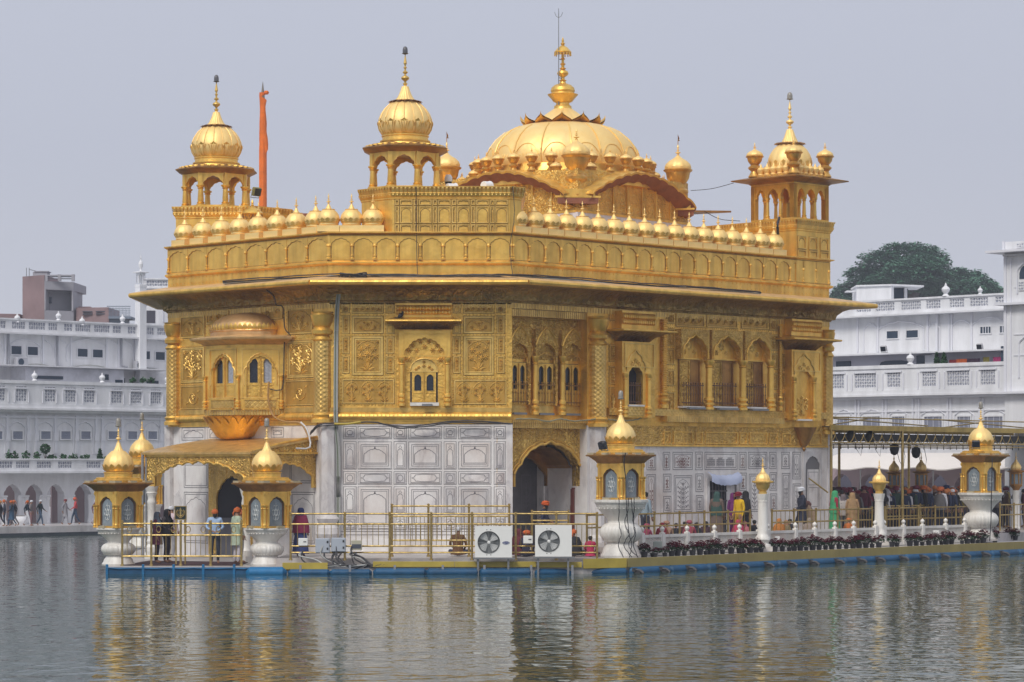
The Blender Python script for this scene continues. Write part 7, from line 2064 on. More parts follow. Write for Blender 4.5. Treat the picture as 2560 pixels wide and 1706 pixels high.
# flood lamps and chattri umbrella between the left pavilion and the flag
t = thing('gilt_umbrella', 'small gilt ceremonial umbrella with a fringe beside the orange flag', 'umbrella', (XP(631, 92), 92, ZCOR)); M = RZ((XP(631, 92), 92, ZCOR))
b = MB(); b.lathe([(.02, 0), (.02, 1.35)], 8); part('pole', b, G_DARK, t, M)
b = MB(); b.lathe([(.36, 1.17), (.38, 1.20), (.34, 1.26), (.24, 1.34), (.10, 1.42), (.04, 1.46), (.06, 1.5), (.03, 1.54), (.05, 1.58), (0, 1.72)], 20); cn = part('canopy', b, G_PLAIN, t, M)
b = MB()
for i in range(14): b.tube([(.35 * cos(i * .449),.35 * sin(i * .449),1.18),(.35 * cos(i * .449),.35 * sin(i * .449),1.04)],[.01,.022],5)
part('fringe', b, G_DARK, cn, M)
floodlamp('green-tinted floodlight on a bracket behind the left octagonal pavilion', (XP(642, 92.6), 92.6, ZP(480, 92.6)), .8, .17, mat('lamp_olive', (.20, .17, .04), .4))
# black pigeon on the ledge
def bird(label,loc,rz,m):
 t = thing('pigeon', label, 'bird', loc, rz, None); M = RZ(loc, rz)
 b = MB()
 b.lathe([(0,-.13),(.03,-.11),(.06,-.05),(.068,.01),(.055,.06),(.035,.09)],10,sy=.9)
 Mb = M @ Matrix.Translation((0, 0, .10)) @ Matrix.Rotation(.9, 4, 'Y')
 part('body', b, m, t, Mb)
 b = MB(); b.lathe([(.0, .06), (.03, .08), (.036, .11), (.028, .14), (0, .155)], 10); b.lathe([(.01, 0), (0, .03)], 6, .045, 0, .115); part('head', b, m, t, M @ Matrix.Translation((.055, 0, .09)))
 b = MB(); b.box(-.20, -.08, -.025, .025, .02, .035); b.tube([(0, -.02, .05), (0.01, -.02, 0)], .006, 4); b.tube([(0, .02, .05), (0.01, .02, 0)], .006, 4); part('tail', b, m, t, M)
s_,z_ = FC.hit(800 + 735 / 3.646,680 + 424 / 3.646,.35); p = FC.w(s_,.28); FLAGD = 0
bird('black pigeon perched on the ledge above the centre window', (p[0], p[1], z_ - .0), .3, mat('pigeon_black', (.012, .014, .024), .4))
# ------------------------------------------------------------------ potted plants along the edge
def plant_mesh(seed,r,h,red=.75):
 rq_ = random.Random(seed); b = MB()
 for i in range(210):
  a = rq_.uniform(0,2 * pi); q = r * sqrt(rq_.random()); top = rq_.random() < red
  z = h * (.35 + .65 * rq_.random()) if top else h * rq_.uniform(.12,.62)
  z *= 1 - .35 * (q / r) ** 2
  x,y = q * cos(a),q * sin(a)
  L_ = rq_.uniform(.07,.125); w = L_ * .42; th = rq_.uniform(0,2 * pi); ti = rq_.uniform(-.5,.35)
  d = Vector((cos(th),sin(th),ti)).normalized() * L_; s = Vector((-sin(th),cos(th),rq_.uniform(-.3,.3))).normalized() * w
  c = Vector((x,y,z)); b.m = 0 if (top and z > h * .42) else 1
  b.add([c - d * .5,c + s,c + d * .6,c - s,c + Vector((0,0,.012))],[(0,1,4),(1,2,4),(2,3,4),(3,0,4)])
 b.m = 1
 for i in range(7):
  a = i * .9; b.tube([(0,0,0),(.4 * r * cos(a),.4 * r * sin(a),h * .6)],.006,4)
 return b.mesh('foliage', [LEAF_R, LEAF_G], False)
b = MB(); b.lathe([(.10, 0), (.13, .17), (.145, .175), (.145, .20), (.125, .20), (.12, .17)], 16); pot_me = b.mesh('pot', POTM)
fol = [plant_mesh(s,.22 + .02 * (s % 3),.34 + .03 * (s % 4)) for s in range(7)]
proto = thing('potted_plant', 'poinsettia', 'potted plant', (0, 0, 0), 0, 'potted plants with dark red leaves along the right edge')
part('pot', pot_me, None, proto, I4); part('foliage', fol[0], None, proto, RZ((0, 0, .17)))
PX = [1560 + x / 3.92 for x in (197,293,400,468,525,592,672,745,802,850,905,965,1050,1130,1172,1235,1295,1345)]
PX2 = [1560 + x / 3.92 for x in (1475,1552,1620,1668,1728,1785,1848,1912,1975,2036,2108,2178,2245,2308)]
PX3 = [2040 + x / 3.41 for x in (315,365,425,478,535)]
PX4 = [2040 + x / 3.41 for x in (648,690)]
PX5 = [2040 + x / 3.41 for x in (800,855,905,962,1015,1070,1110,1155)]
PX6 = [2040 + x / 3.41 for x in (1245,1290,1335,1378,1425)]
PX7 = [2040 + x / 3.41 for x in (1525,1575,1650,1700)]
zones = ((PX, 'from the tall pedestal to the first slim pillar'), (PX2, 'right of the first slim pillar'), (PX3, 'in the group left of the second slim pillar'), (PX4, 'in the pair right of the second slim pillar'), (PX5, 'in the dense row halfway to the right lantern'), (PX6, 'in the row left of the right lantern'), (PX7, 'right of the far right lantern'))
numw = ords + ('eighteenth',)
first = True; kplant = 0
for xs,where in zones:
 for i,px in enumerate(xs):
  stand = (xs is PX2 and i == 0)
  p = along(px,KA - KN * (.32 + .06 * RNG.random())) if px < 2490 else Vector((XP(px,101.5),101.5))
  look = ('bushy', 'tall loose', 'small')[kplant % 3]
  lab = '%s potted red poinsettia, %s %s' % (look, numw[i], where)
  if first: o = proto; first = False
  else:
   o = copy_tree(proto)
  M = RZ((p.x,p.y,.435 if px < 2490 else .45),RNG.uniform(0,6.28)); sc_ = (.86,.80,.66)[kplant % 3] * RNG.uniform(.92,1.1)
  o.matrix_basis = M @ Matrix.Diagonal((sc_, sc_, sc_ * (1.12 if look == 'tall loose' else 1), 1))
  if xs is PX and i == 1: o.matrix_basis = M @ Matrix.Diagonal((.95,.95,.6,1))
  for ch in o.children:
   if ch.name.startswith('foliage'): ch.data = fol[kplant % 7]
  o['label'] = lab; kplant += 1
# ------------------------------------------------------------------ flag on its tall pole beyond the tank
FD = 150.0
t = thing('flagpole', 'tall pole wrapped in orange cloth with a spear tip, rising behind the left roof', 'flagpole', (XP(657, FD), FD, SH_Z)); M = RZ((XP(657, FD), FD, SH_Z))
zt_ = ZP(203,FD) - SH_Z
b = MB(); b.lathe([(.20, 0), (.16, zt_ - 1.5)], 12); part('pole', b, ORANGE_CL, t, M)
b = MB(); b.lathe([(.10, zt_ - 1.6), (.14, zt_ - 1.2), (.09, zt_ - .7), (.03, zt_ - .2), (.0, zt_)], 10); part('spear_tip', b, mat('spear_steel', (.22, .19, .15), .4, .6), t, M)
b = MB(); zc0,zc1 = ZP(372,FD) - SH_Z,ZP(232,FD) - SH_Z
prof = [(.30,1.0),(.34,.97),(.20,.93),(.42,.86),(.36,.75),(.40,.6),(.42,.45),(.40,.3),(.46,.18),(.50,.08),(.52,0.0)]
vs,fs = [],[]
for j,(w,v) in enumerate(prof):
 for i in range(14):
  a = 2 * pi * i / 14
  vs.append((-.18 + (w * .95 + w * .95 * cos(a)) * .5 + .03 * sin(3 * a + j),.16 * sin(a) + .03 * cos(5 * a + j * 2),zc0 + (zc1 - zc0) * v - (.5 * (cos(a) - 1) if j == 10 else 0) * -1))
for j in range(len(prof) - 1):
 for i in range(14): fs.append((j * 14 + i,j * 14 + (i + 1) % 14,(j + 1) * 14 + (i + 1) % 14,(j + 1) * 14 + i))
b.add(vs, fs); b.lathe([(.10, 0), (.16, .1), (.1, .2)], 8, .2, 0, zc1 - .1); part('flag', b, ORANGE_CL, t, M, ang=70)
b = MB(); b.lathe([(.22, ZP(545, FD) - SH_Z - 3), (.21, zc0), (.18, zc0 + .4)], 14, mod=lambda a, z: 1 + .08 * sin(5 * a + z)); part('wrapping', b, ORANGE_CL, t, M)
b = MB(); b.hprism([(XP(305,82.0),82.0),(XP(600,82.0),82.0),(XP(600,82.0),84.6),(XP(305,82.0) + .3,86.0)],.222,.236)
tag(part('carpet', b, mat('carpet_maroon', (.06, .018, .022), .9, var=.4), None, smooth=False), 'dark maroon carpet on the floor of the porch behind the ringed railing', 'carpet')
# ------------------------------------------------------------------ white building on the left (lower storeys in one plane, top storey set back)
def line_face(cc,sign,setback=0.0):
 """vertical plane parallel to a tank edge; sign +1: y - x = cc (left), -1: y + x = cc (right)"""
 if sign > 0:
  c = cc + setback * sqrt(2); return Face((-60,c - 60),(20,c + 20))
 c = cc + setback * sqrt(2); return Face((-20,c + 20),(60,c - 60))
LF = line_face(153.4,1); LU = line_face(153.4,1,3.2)
lw = thing('arcaded_building', 'long white arcaded building across the water on the left, with pierced balustrades', 'building', (-30, 123, SH_Z))
cs = lambda px,py=1100: LF.hit(px,py)[0]
cu = lambda px,py=850: LU.hit(px,py)[0]
lz = lambda px,py: LF.hit(px,py)[1]
sL0,sL1 = cs(-60),cs(560)
zTer = lz(100,1026)
zB1 = lz(100,1180)
# ground floor arcade: piers and cusped arches
arch_px = (-24,31,85,139,207,259,311,363,416,470,524)
b = MB()
for i,px in enumerate(arch_px):
 c = cs(px,1260); hw = .50; l = (cs(arch_px[i - 1]) + c) / 2 if i else c - .9; r = (cs(arch_px[i + 1]) + c) / 2 if i < len(arch_px) - 1 else c + .9
 b.arch_wall(l,r,SH_Z,zB1,arc_cusp(c - hw,c + hw,lz(px,1236),lz(px,1210),SH_Z,7,.14,3,.10),0,.55)
gf = part('arcade_wall', b, BLD, lw, LF.M, ang=25)
b = MB()
for i in range(len(arch_px) - 1):
 x = (cs(arch_px[i]) + cs(arch_px[i + 1])) / 2
 for dx_ in (-.20,.20): b.lathe([(.14,SH_Z),(.14,SH_Z + .15),(.10,SH_Z + .22),(.09,1.55),(.13,1.65),(.14,1.75)],10,x + dx_,.05)
 b.box(x - .33,x + .33,-.06,-.003,1.76,1.84)
part('columns', b, BLD, gf, LF.M)
b = MB()
for i,px in enumerate(arch_px):
 c = cs(px,1260); b.box(c - .75,c + .45,1.6,1.7,SH_Z,zB1);
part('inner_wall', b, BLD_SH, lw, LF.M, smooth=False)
b = MB()
for i,px in enumerate(arch_px):
 c = cs(px,1260)
 if i % 3 != 0: b.box(c + .0,c + .34,1.55,1.598,SH_Z,1.9)
part('doors', b, mat('dark_door', (.07, .065, .08), .6), lw, LF.M, smooth=False)
def jali_panel(b,bh,x0,x1,z0,z1,y,cell=.13,w=.03,rnd=False):
 """pierced screen: lattice of bars over a flat sheet coloured like the shaded holes"""
 bh.box(x0,x1,y + .03,y + .04,z0,z1)
 nx,nz = max(2,int((x1 - x0) / cell)),max(2,int((z1 - z0) / cell))
 for i in range(nx + 1):
  x = x0 + (x1 - x0) * i / nx; b.box(x - w / 2,x + w / 2,y,y + .02,z0,z1)
 for j in range(nz + 1):
  z = z0 + (z1 - z0) * j / nz; b.box(x0,x1,y + .002,y + .022,z - w / 2,z + w / 2)
 for i in range(nx):
  for j in range(nz):
   if (i + j) % 2 == 0:
    xa,xb = x0 + (x1 - x0) * i / nx,x0 + (x1 - x0) * (i + 1) / nx; za_,zb_ = z0 + (z1 - z0) * j / nz,z0 + (z1 - z0) * (j + 1) / nz
    b.add([(xa,y + .001,za_ - .015),(xa,y + .001,za_ + .015),(xb,y + .001,zb_ + .015),(xb,y + .001,zb_ - .015)],[(0,1,2,3)])
JD = mat('jali_hole_shade', (.30, .32, .40), .8)  # shade inside the holes is put into this sheet's colour
SHRUB_G = mat('shrub_green', (.06, .15, .07), .8, var=.4, vscale=9, spec=.15)
def parapet_screen(face, root, x0, x1, zb, zt, panels, name='balustrade', yy=-.05, pm_=BLD):
 """rail, plinth and pierced panels (list of (xa, xb))"""
 b,bh = MB(),MB(); h = zt - zb
 b.box(x0,x1,yy - .06,yy + .16,zt - .12 * h,zt); b.box(x0,x1,yy - .04,yy + .14,zb,zb + .14 * h)
 e = x0
 for (xa,xb) in panels:
  b.box(e,xa,yy,yy + .10,zb + .14 * h,zt - .12 * h); e = xb
  b.box(xa,xb,yy + .01,yy + .09,zb + .14 * h,zb + .24 * h); b.box(xa,xb,yy + .01,yy + .09,zt - .22 * h,zt - .12 * h)
  jali_panel(b,bh,xa,xb,zb + .24 * h,zt - .22 * h,yy + .03)
 b.box(e,x1,yy,yy + .10,zb + .14 * h,zt - .12 * h)
 o = part(name, b, pm_, root, face.M, smooth=False); part('hole_shade', bh, JD, o, face.M, smooth=False)
 return o
b = MB()
zF0,zF1 = zB1,zTer
b.box(sL0, sL1, .0, .5, zF0 + .001, zF1); fw_ = part('wall', b, BLD, lw, LF.M, smooth=False)
b = MB()
wpx = [-10,41,111,161,211,279,328,378,440]
for px in wpx:
 x = cs(px,1060); w = .46
 b.tube([(p[0],-.02,p[1]) for p in arc_cusp(x - w,x + w + .05,lz(px,1072),lz(px,1055),lz(px,1135),5,.12,3,.15)],.03,5)
for px in (-35,18,70,90,138,191,240,256,305,354,402,418):
 x = cs(px,1060); b.box(x - .08,x + .08,-.07,.0,zF0 + .9,zTer - .25); b.box(x - .11,x + .11,-.10,-.071,lz(px,1103),lz(px,1085))
b.box(sL0,sL1,-.08,.0,lz(100,1046),lz(100,1041))
part('mouldings', b, BLD_LINE, fw_, LF.M)
for px in wpx:
 x = cs(px + 2,1090); z0,z1 = lz(px,1098),lz(px,1079)
 b, bh = MB(), MB(); b.frame(x - .34, x + .34, z0 - .06, z1 + .06, .06, -.07, .0); wo = part('window', b, BLD, lw, LF.M, smooth=False)
 b = MB(); jali_panel(b, bh, x - .28, x + .28, z0, z1, -.05, .07, .018); part('lattice', b, mat('window_lattice', (.30, .33, .42), .6), wo, LF.M, smooth=False); part('hole_shade', bh, JD, wo, LF.M, smooth=False)
b = MB(); loftp = [(sL0,0)]
b.box(sL0, sL1, -.55, .5, zTer, zTer + .10); b.box(sL0, sL1, -.30, .0, zTer - .12, zTer - .002); part('cornice', b, BLD, lw, LF.M, smooth=False)
# terrace wall with carved panels
pan = [(cs(px - 13,1000),cs(px + 13,1000)) for px in (-12,42,114,165,212,280,329,378,440)]
zt1 = lz(100,953)
bl = parapet_screen(LF,lw,sL0,sL1,zTer + .10,zt1,pan,yy=-.40)
b = MB()
for px in wpx: x = cs(px,990); b.box(x - .34,x + .34,-.46,-.405,zt1 - .42,zt1 - .34); b.box(x - .42,x - .38,-.45,-.405,zTer + .35,zt1 - .5); b.box(x + .40,x + .44,-.45,-.405,zTer + .35,zt1 - .5)
part('mouldings', b, BLD_LINE, bl, LF.M, smooth=False)
b = MB(); b.lathe([(.20, 0), (.16, .06), (.10, .12), (.20, .26), (.23, .36), (.18, .47), (.08, .53), (.06, .60), (.02, .72)], 14); fin_me = b.mesh('ball_finial', BLD)
for px in (76, 245, 408): p = LF.w(cs(px, 945), .35); part('ball_finial', fin_me, None, lw, RZ((p[0], p[1], zt1)) @ Matrix.Scale(.68, 4))
# lower balcony balustrade in front of the first floor
zlb0,zlb1 = lz(100,1178),lz(100,1147)
pan = []
for a,c in ((-40,5),(14,48),(66,102),(119,153),(190,225),(240,275),(290,325),(340,375),(390,425)): pan.append((cs(a,1160),cs(c,1160)))
parapet_screen(LF,lw,sL0,sL1,zlb0,zlb1,pan,yy=-.9)
b = MB(); b.box(sL0, sL1, -1.05, .0, zlb0 - .10, zlb0 - .002); part('balcony_slab', b, BLD, lw, LF.M, smooth=False)
# upper storey, set back
zU1 = LU.hit(100,834)[1]; zU0 = zTer
sU0,sU1 = cu(-80),cu(560)
b = MB(); b.box(sU0, sU1, .0, 6.0, zU0, zU1); up = part('upper_wall', b, BLD, lw, LU.M, smooth=False)
b = MB()
uz = lambda px,py: LU.hit(px,py)[1]
for a,c,d in ((22,58,106),(170,215,268),(345,390,430)):
 b.tube([(p[0],-.02,p[1]) for p in arc_cusp(cu(a - 4),cu(d - 3),uz(a,868),uz(a,846),uz(a,905),5,.08,3,.03)],.035,5)
for px in (12,107,138,145,177,266,296,300,335): x = cu(px); b.box(x - .05,x + .05,-.07,.0,uz(px,925),zU1 - .1)
for a in (0,125,165,290,324): b.tube([(cu(a) - .3,-.02,uz(a,852)),(cu(a) + .1,-.02,uz(a,862)),(cu(a) + .2,-.02,uz(a,880))],.03,5)
part('mouldings', b, BLD_LINE, up, LU.M)
for px0,px1,y0,y1 in ((27,53,865,886),(68,94,867,888),(193,218,872,892),(231,256,874,894),(351,374,878,898),(388,411,880,900)):
 b = MB(); b.box(cu(px0), cu(px1), -.02, .0, uz(px0, y1), uz(px0, y0)); wo = part('window', b, WIN, lw, LU.M, smooth=False)
 b = MB(); b.frame(cu(px0) - .04, cu(px1) + .04, uz(px0, y1) - .04, uz(px0, y0) + .04, .045, -.05, -.021); part('frame', b, BLD_LINE, wo, LU.M, smooth=False)
zt2 = uz(100,800)
pan = [(cu(a),cu(c)) for a,c in ((-30,6),(22,55),(64,105),(113,135),(152,173),(180,218),(227,266),(274,294),(311,331),(339,376),(385,425))]
bl2 = parapet_screen(LU,lw,sU0,sU1,zU1,zt2,pan,yy=-.30)
b = MB(); b.box(sU0, sU1, -.5, .0, zU1 - .09, zU1 - .002); part('cornice', b, BLD, lw, LU.M, smooth=False)
for px in (36, 139, 198, 299): p = LU.w(cu(px), .25); part('ball_finial', fin_me, None, lw, RZ((p[0], p[1], zt2 - (0 if px in (139, 299) else .2))) @ Matrix.Scale(.66, 4))
b = MB()
for px in (18,140,300): x = cu(px); b.tube([(x,-.12,zU1),(x,-.12,uz(px,915)),(x + .3,-.25,uz(px,918))],.06,6)
part('drainpipes', b, mat('pipe_grey', (.30, .31, .35), .6), up, LU.M)
b = MB()
for a,c,d in ((0,120,912),(110,260,914),(240,400,920)): b.tube([(cu(a + (c - a) * i / 8),-.1 - .05 * (i % 2),uz(a,d + 4 * sin(i * .8))) for i in range(9)],.025,4)
part('wall_wires', b, CABLE_G, up, LU.M)
# lean-to rooms on the terrace
LM = line_face(153.4,1,1.9); cm = lambda px: LM.hit(px,930)[0]; mz = lambda py: LM.hit(150,py)[1]
b = MB(); b.box(cm(64), cm(310), .0, 1.9 - .01, zTer + .1, mz(919)); lt = part('terrace_room', b, BLD_ST, lw, LM.M, smooth=False)
b = MB(); b.box(cm(-40), cm(430), -.25, 1.85, mz(919) + .003, mz(916)); part('room_roof', b, BLD, lt, LM.M, smooth=False)
b = MB(); b.box(cm(84), cm(157), -.03, -.003, mz(949), mz(941)); b.box(cm(262), cm(271), -.03, -.003, mz(947), mz(933)); b.box(cm(288), cm(306), -.03, -.003, mz(956), mz(946)); part('openings', b, WIN, lt, LM.M, smooth=False)
b = MB(); b.box(cm(320), cm(330), .6, .7, mz(960), mz(940)); b.box(cm(384), cm(420), .8, .9, mz(965), mz(944)); part('window', b, WIN, lw, LM.M, smooth=False)
def small_ac(label,face,px,py,dark=True):
 s_,z = face.hit(px,py,.3); p = face.w(s_,.3)
 t = thing('air_conditioner', label, 'air conditioner', (p[0], p[1], z)); an = atan2(face.d.y, face.d.x); M = RZ((p[0], p[1], z), an)
 b = MB(); b.bbox(-.32, .32, -.15, .15, 0, .46, .02); part('casing', b, mat('ac_dull', (.42, .43, .47), .5, var=.1), t, M, smooth=False)
 b = MB(); b.lathe([(.17, 0), (.17, .012)], 20); part('fan', b, WIN, t, M @ Matrix.Translation((-.08, -.151, .23)) @ Matrix.Rotation(pi / 2, 4, 'X'))
small_ac('dull white air conditioner below the leftmost windows of the far left building', LU, 52, 917)
small_ac('dull white air conditioner below the third pair of windows, next to the temple edge', LU, 349, 925)
# a little rooftop tower of the left building
D_ = 138.0
mt = thing('minaret_tower', 'white corner tower with a small open kiosk and ball finial left of the temple eave', 'tower', (XP(352, D_), D_, SH_Z)); M = RZ((XP(352, D_), D_, 0), pi / 4) @ Matrix.Diagonal((.46, .46, 1, 1))
b = MB(); hw = .46; b.box(-hw,hw,-hw,hw,SH_Z,ZP(716,D_)); b.hprism([(-hw - .03,-hw - .03),(hw + .03,-hw - .03),(hw + .03,hw + .03),(-hw - .03,hw + .03)],ZP(712,D_) - .14,ZP(712,D_))
b.box(-.95, .95, -.95, .95, ZP(741, D_), ZP(739, D_)); part('shaft', b, BLD, mt, M, smooth=False)
b = MB()
z0,z1 = ZP(709,D_),ZP(684,D_)
for i in range(4):
 b.M = Matrix.Rotation(i * pi / 2, 4, 'Z')
 for x in (-.36,0): b.arch_wall(x,x + .36,z0,z1,arc_cusp(x + .06,x + .30,z0 + .34,z1 - .08,z0,3,.16,3,.1),-.36,-.30)
kq = part('kiosk', b, BLD, mt, M, ang=25)
b = MB(); S_ = [(-.36, -.36), (.36, -.36), (.36, .36), (-.36, .36)]; loft(b, S_, [(.0, z1), (.30, z1 + .03), (.30, z1 + .07), (.0, z1 + .10), (-.1, z1 + .11)]); b.lathe([(.16, z1 + .1), (.12, z1 + .22), (.24, z1 + .36), (.28, z1 + .48), (.22, z1 + .60), (.08, z1 + .68), (.05, z1 + .76), (.10, z1 + .82), (.03, z1 + .9), (.0, z1 + 1.2)], 16); part('roof', b, BLD, kq, M)
t = thing('rooftop_house', 'white house with a dark doorway, half hidden behind the temple eave on the left', 'building', (XP(405, 142.0), 142.0, SH_Z)); HF = Face((XP(357, 140), 140), (XP(357, 140) + 7, 140.6))
b = MB(); zr_ = HF.hit(380, 722)[1]; b.box(.0, 7, 0, 4, SH_Z, zr_); bw = part('wall', b, BLD, t, HF.M, smooth=False)
b = MB(); b.box(HF.hit(360, 820)[0], HF.hit(388, 820)[0], -.03, .0, HF.hit(375, 808)[1], HF.hit(375, 777)[1]); part('doorway', b, mat('far_dark', (.06, .06, .08), .7), t, HF.M, smooth=False)
parapet_screen(HF,t,0,7,zr_,HF.hit(380,713)[1] + .35,[(.2,2.0),(2.4,3.0),(3.3,5.0)])
b = MB(); b.tube([(p[0], -.02, p[1]) for p in arc_cusp(HF.hit(359, 800)[0], HF.hit(408, 800)[0], HF.hit(380, 770)[1], HF.hit(380, 752)[1], HF.hit(380, 805)[1], 5, .1, 3, .04)], .04, 5); part('arch_trim', b, BLD_LINE, bw, HF.M)
# pink plastered house behind
D_ = 240.0
PFa = Face((XP(46,D_),D_ + 2),(XP(111,D_),D_)); PFb = Face((XP(111,D_),D_),(XP(186,D_ + 2),D_ + 1.5))
ph = thing('pink_house', 'pink and grey plastered house with a roof recess above the left building', 'building', (XP(110, D_), D_, SH_Z))
z = lambda py: ZP(py,D_)
pA,pB,pC = PFa.a,PFa.b,PFb.b
b = MB(); b.hprism([tuple(pA), tuple(pB), (pB.x + .3, pB.y + 6), (pA.x + .3, pA.y + 6)], SH_Z, z(688)); part('pink_wall', b, PINK_PL, ph, smooth=False)
b = MB(); b.hprism([tuple(pB),tuple(pC),(pC.x + .2,pC.y + 6),(pB.x + .31,pB.y + 6)],SH_Z,z(776)); b.hprism([tuple(pB),tuple(pC),(pC.x + .2,pC.y + 6),(pB.x + .31,pB.y + 6)],z(724),z(703))
b.hprism([(pB.x + .0,pB.y + 2.0),(pC.x - .05,pC.y + 2.0),(pC.x,pC.y + 5),(pB.x,pB.y + 5)],z(776),z(724))
b.box(pC.x - .14,pC.x,pC.y - .2,pC.y + 2.2,z(776),z(724)); b.box(pB.x,pB.x + .1,pB.y,pB.y + 2.1,z(776),z(724))
for px in (111,144,178): b.box(XP(px,D_),XP(px + 7.5,D_),D_ + .1,D_ + .4,z(703),z(686))
b.box(XP(111,D_),XP(186,D_),D_ + .12,D_ + .38,z(690),z(687))
gw = part('grey_wall', b, GREY_PL, ph, smooth=False)
b = MB()
for py in (692,697): b.box(XP(118,D_),XP(178,D_),D_ + .2,D_ + .26,z(py + 1.2),z(py - 1.2))
part('roof_bars', b, mat('far_dark', (.06, .06, .08), .7), ph)
b = MB(); b.box(XP(118, D_ + 2), XP(130, D_ + 2), D_ + 1.9, D_ + 2.0, ZP(759, D_ + 2), ZP(743, D_ + 2)); part('window', b, WIN, ph)
b = MB(); b.box(XP(72, D_), XP(108, D_), D_ + 2, D_ + 3.5, z(688), z(676)); b.box(XP(76, D_), XP(111, D_), D_ + 1.9, D_ + 3.6, z(676), z(674)); part('water_tank', b, GREY_PL, ph, smooth=False)
b = MB()
for px,y in ((61,668),(68,668)): b.tube([(XP(px,D_),D_ + 1,z(690)),(XP(px,D_),D_ + 1,z(y))],.035,5)
b.tube([(XP(68, D_), D_ + 1, z(672)), (XP(82, D_), D_ + 1.5, z(675))], .03, 5); part('antenna', b, GREYM, ph)
ph2 = thing('pink_house', 'low pink house with slatted openings and a lattice balcony beside the taller pink house', 'building', (XP(230, D_), D_ + 1, SH_Z))
b = MB(); y0 = D_ + 1
b.hprism([(XP(186,y0),y0 + .8),(XP(272,y0),y0),(XP(274,y0),y0 + 6),(XP(188,y0),y0 + 6)],SH_Z,z(767)); b.box(XP(187,y0),XP(217,y0),y0 + 2,y0 + 3,z(767),z(762)); b.hprism([(XP(-8,y0),y0),(XP(46,y0),y0 + .5),(XP(46,y0),y0 + 5),(XP(-8,y0),y0 + 5)],SH_Z,z(783))
part('pink_wall', b, PINK_PL, ph2, smooth=False)
b = MB()
for a in (205,239):
 for py in (777,783): b.box(XP(a,y0),XP(a + 24,y0),y0 - .1 + .5 * (272 - a) / 86,y0 + .6,z(py + 2),z(py - 1))
part('slats', b, mat('far_dark', (.06, .06, .08), .7), ph2)
b = MB(); yb0 = y0 - .2
b.box(XP(272,y0),XP(328,y0),yb0,y0 + 3,z(796),z(790)); b.box(XP(272,y0),XP(312,y0),yb0 + .4,y0 + 3,SH_Z,z(796)); b.box(XP(268,y0),XP(327,y0),yb0,yb0 + .06,z(766),z(764))
for i in range(15): b.box(XP(274 + i * 3.6,y0),XP(274 + i * 3.6,y0) + .03,yb0,yb0 + .05,z(790),z(768))
for i in range(5): b.box(XP(272,y0),XP(327,y0),yb0 + .01,yb0 + .04,z(789 - i * 4.5),z(788 - i * 4.5))
part('lattice_balcony', b, mat('bluish_metal', (.16, .20, .26), .6), ph2, smooth=False)
# plants on the left balcony
def shrub(label, p, h, r, kind, seed, cat='shrub'):
 rq_ = random.Random(seed); t = thing({'cone': 'cypress', 'ball': 'topiary', 'loose': 'shrub'}[kind], label, cat, tuple(p), 0, None); M = RZ(tuple(p)); b = MB()
 for i in range(220 if kind != 'loose' else 60):
  v = rq_.random(); a = rq_.uniform(0,6.28)
  if kind == 'cone': q = r * (1 - v) ** .8 * (.6 + .4 * rq_.random()); z = h * (.1 + .9 * v)
  elif kind == 'ball':
   u = rq_.uniform(-1,1); q = r * sqrt(1 - u * u); z = h - r + r * u
  else: q = r * rq_.random() ** .7; z = h * (.15 + .85 * rq_.random()) * (1 - .3 * q / r)
  L_ = .09 if kind != 'loose' else .10
  c = Vector((q * cos(a),q * sin(a),z)); d = Vector((rq_.uniform(-1,1),rq_.uniform(-1,1),rq_.uniform(-.3,1))).normalized() * L_; s = d.cross(Vector((rq_.uniform(-1,1),rq_.uniform(-1,1),1))).normalized() * L_ * .45
  b.add([c - d,c + s,c + d,c - s],[(0,1,2,3)])
 part('crown', b, SHRUB_G, t, M, smooth=False)
 b = MB(); b.tube([(0,0,-.3),(0,0,h * .7)],.02,5)
 for i in range(4): b.tube([(0,0,.05),(r * .6 * cos(i * 1.6),r * .6 * sin(i * 1.6),h * .6)],.01,4)
 part('stem', b, BARK, t, M)
for i, (px, py, hpx, rpx, kind, lab) in enumerate(((22, 1146, 26, 9, 'loose', 'dark bushy shrub at the left end of the low balcony'), (37, 1146, 24, 9, 'loose', 'lighter shrub touching the dark bushy one on the balcony'), (65, 1146, 26, 10, 'loose', 'thin upright shrub on the balcony, left of the round topiary'), (92, 1146, 22, 9, 'loose', 'low shrub right against the topiary stem on the balcony'), (113, 1146, 40, 11, 'ball', 'round clipped topiary on a thin stem on the balcony'), (130, 1146, 15, 13, 'loose', 'sprawling low shrub just right of the round topiary'), (158, 1146, 16, 9, 'loose', 'small shrub midway between topiary and cypress'), (183, 1146, 17, 14, 'loose', 'wide dark shrub left of the small cypress'), (212, 1146, 17, 12, 'loose', 'pale loose shrub touching the small cypress'), (250, 1146, 28, 8, 'cone', 'small pointed cypress on the balcony beside the lantern dome'), (270, 1146, 11, 10, 'loose', 'low shrub right of the cypress, behind the lantern finial'))):
 s_,z_ = LF.hit(px,py,.6); p = LF.w(s_,.6); k_ = p[1] / FPX
 shrub(lab,(p[0],p[1],z_ - .1),hpx * k_,rpx * k_,kind,40 + i)
for i,(px,py) in enumerate(((332,958),(357,958),(378,958))):
 s_,z_ = LF.hit(px,py,-.3); p = LF.w(s_,-.3); k_ = p[1] / FPX
 shrub(('left', 'middle', 'right')[i] + ' of three small terrace shrubs beside the temple corner, far left building', (p[0], p[1], z_), 14 * k_, 8 * k_, 'loose', 70 + i)
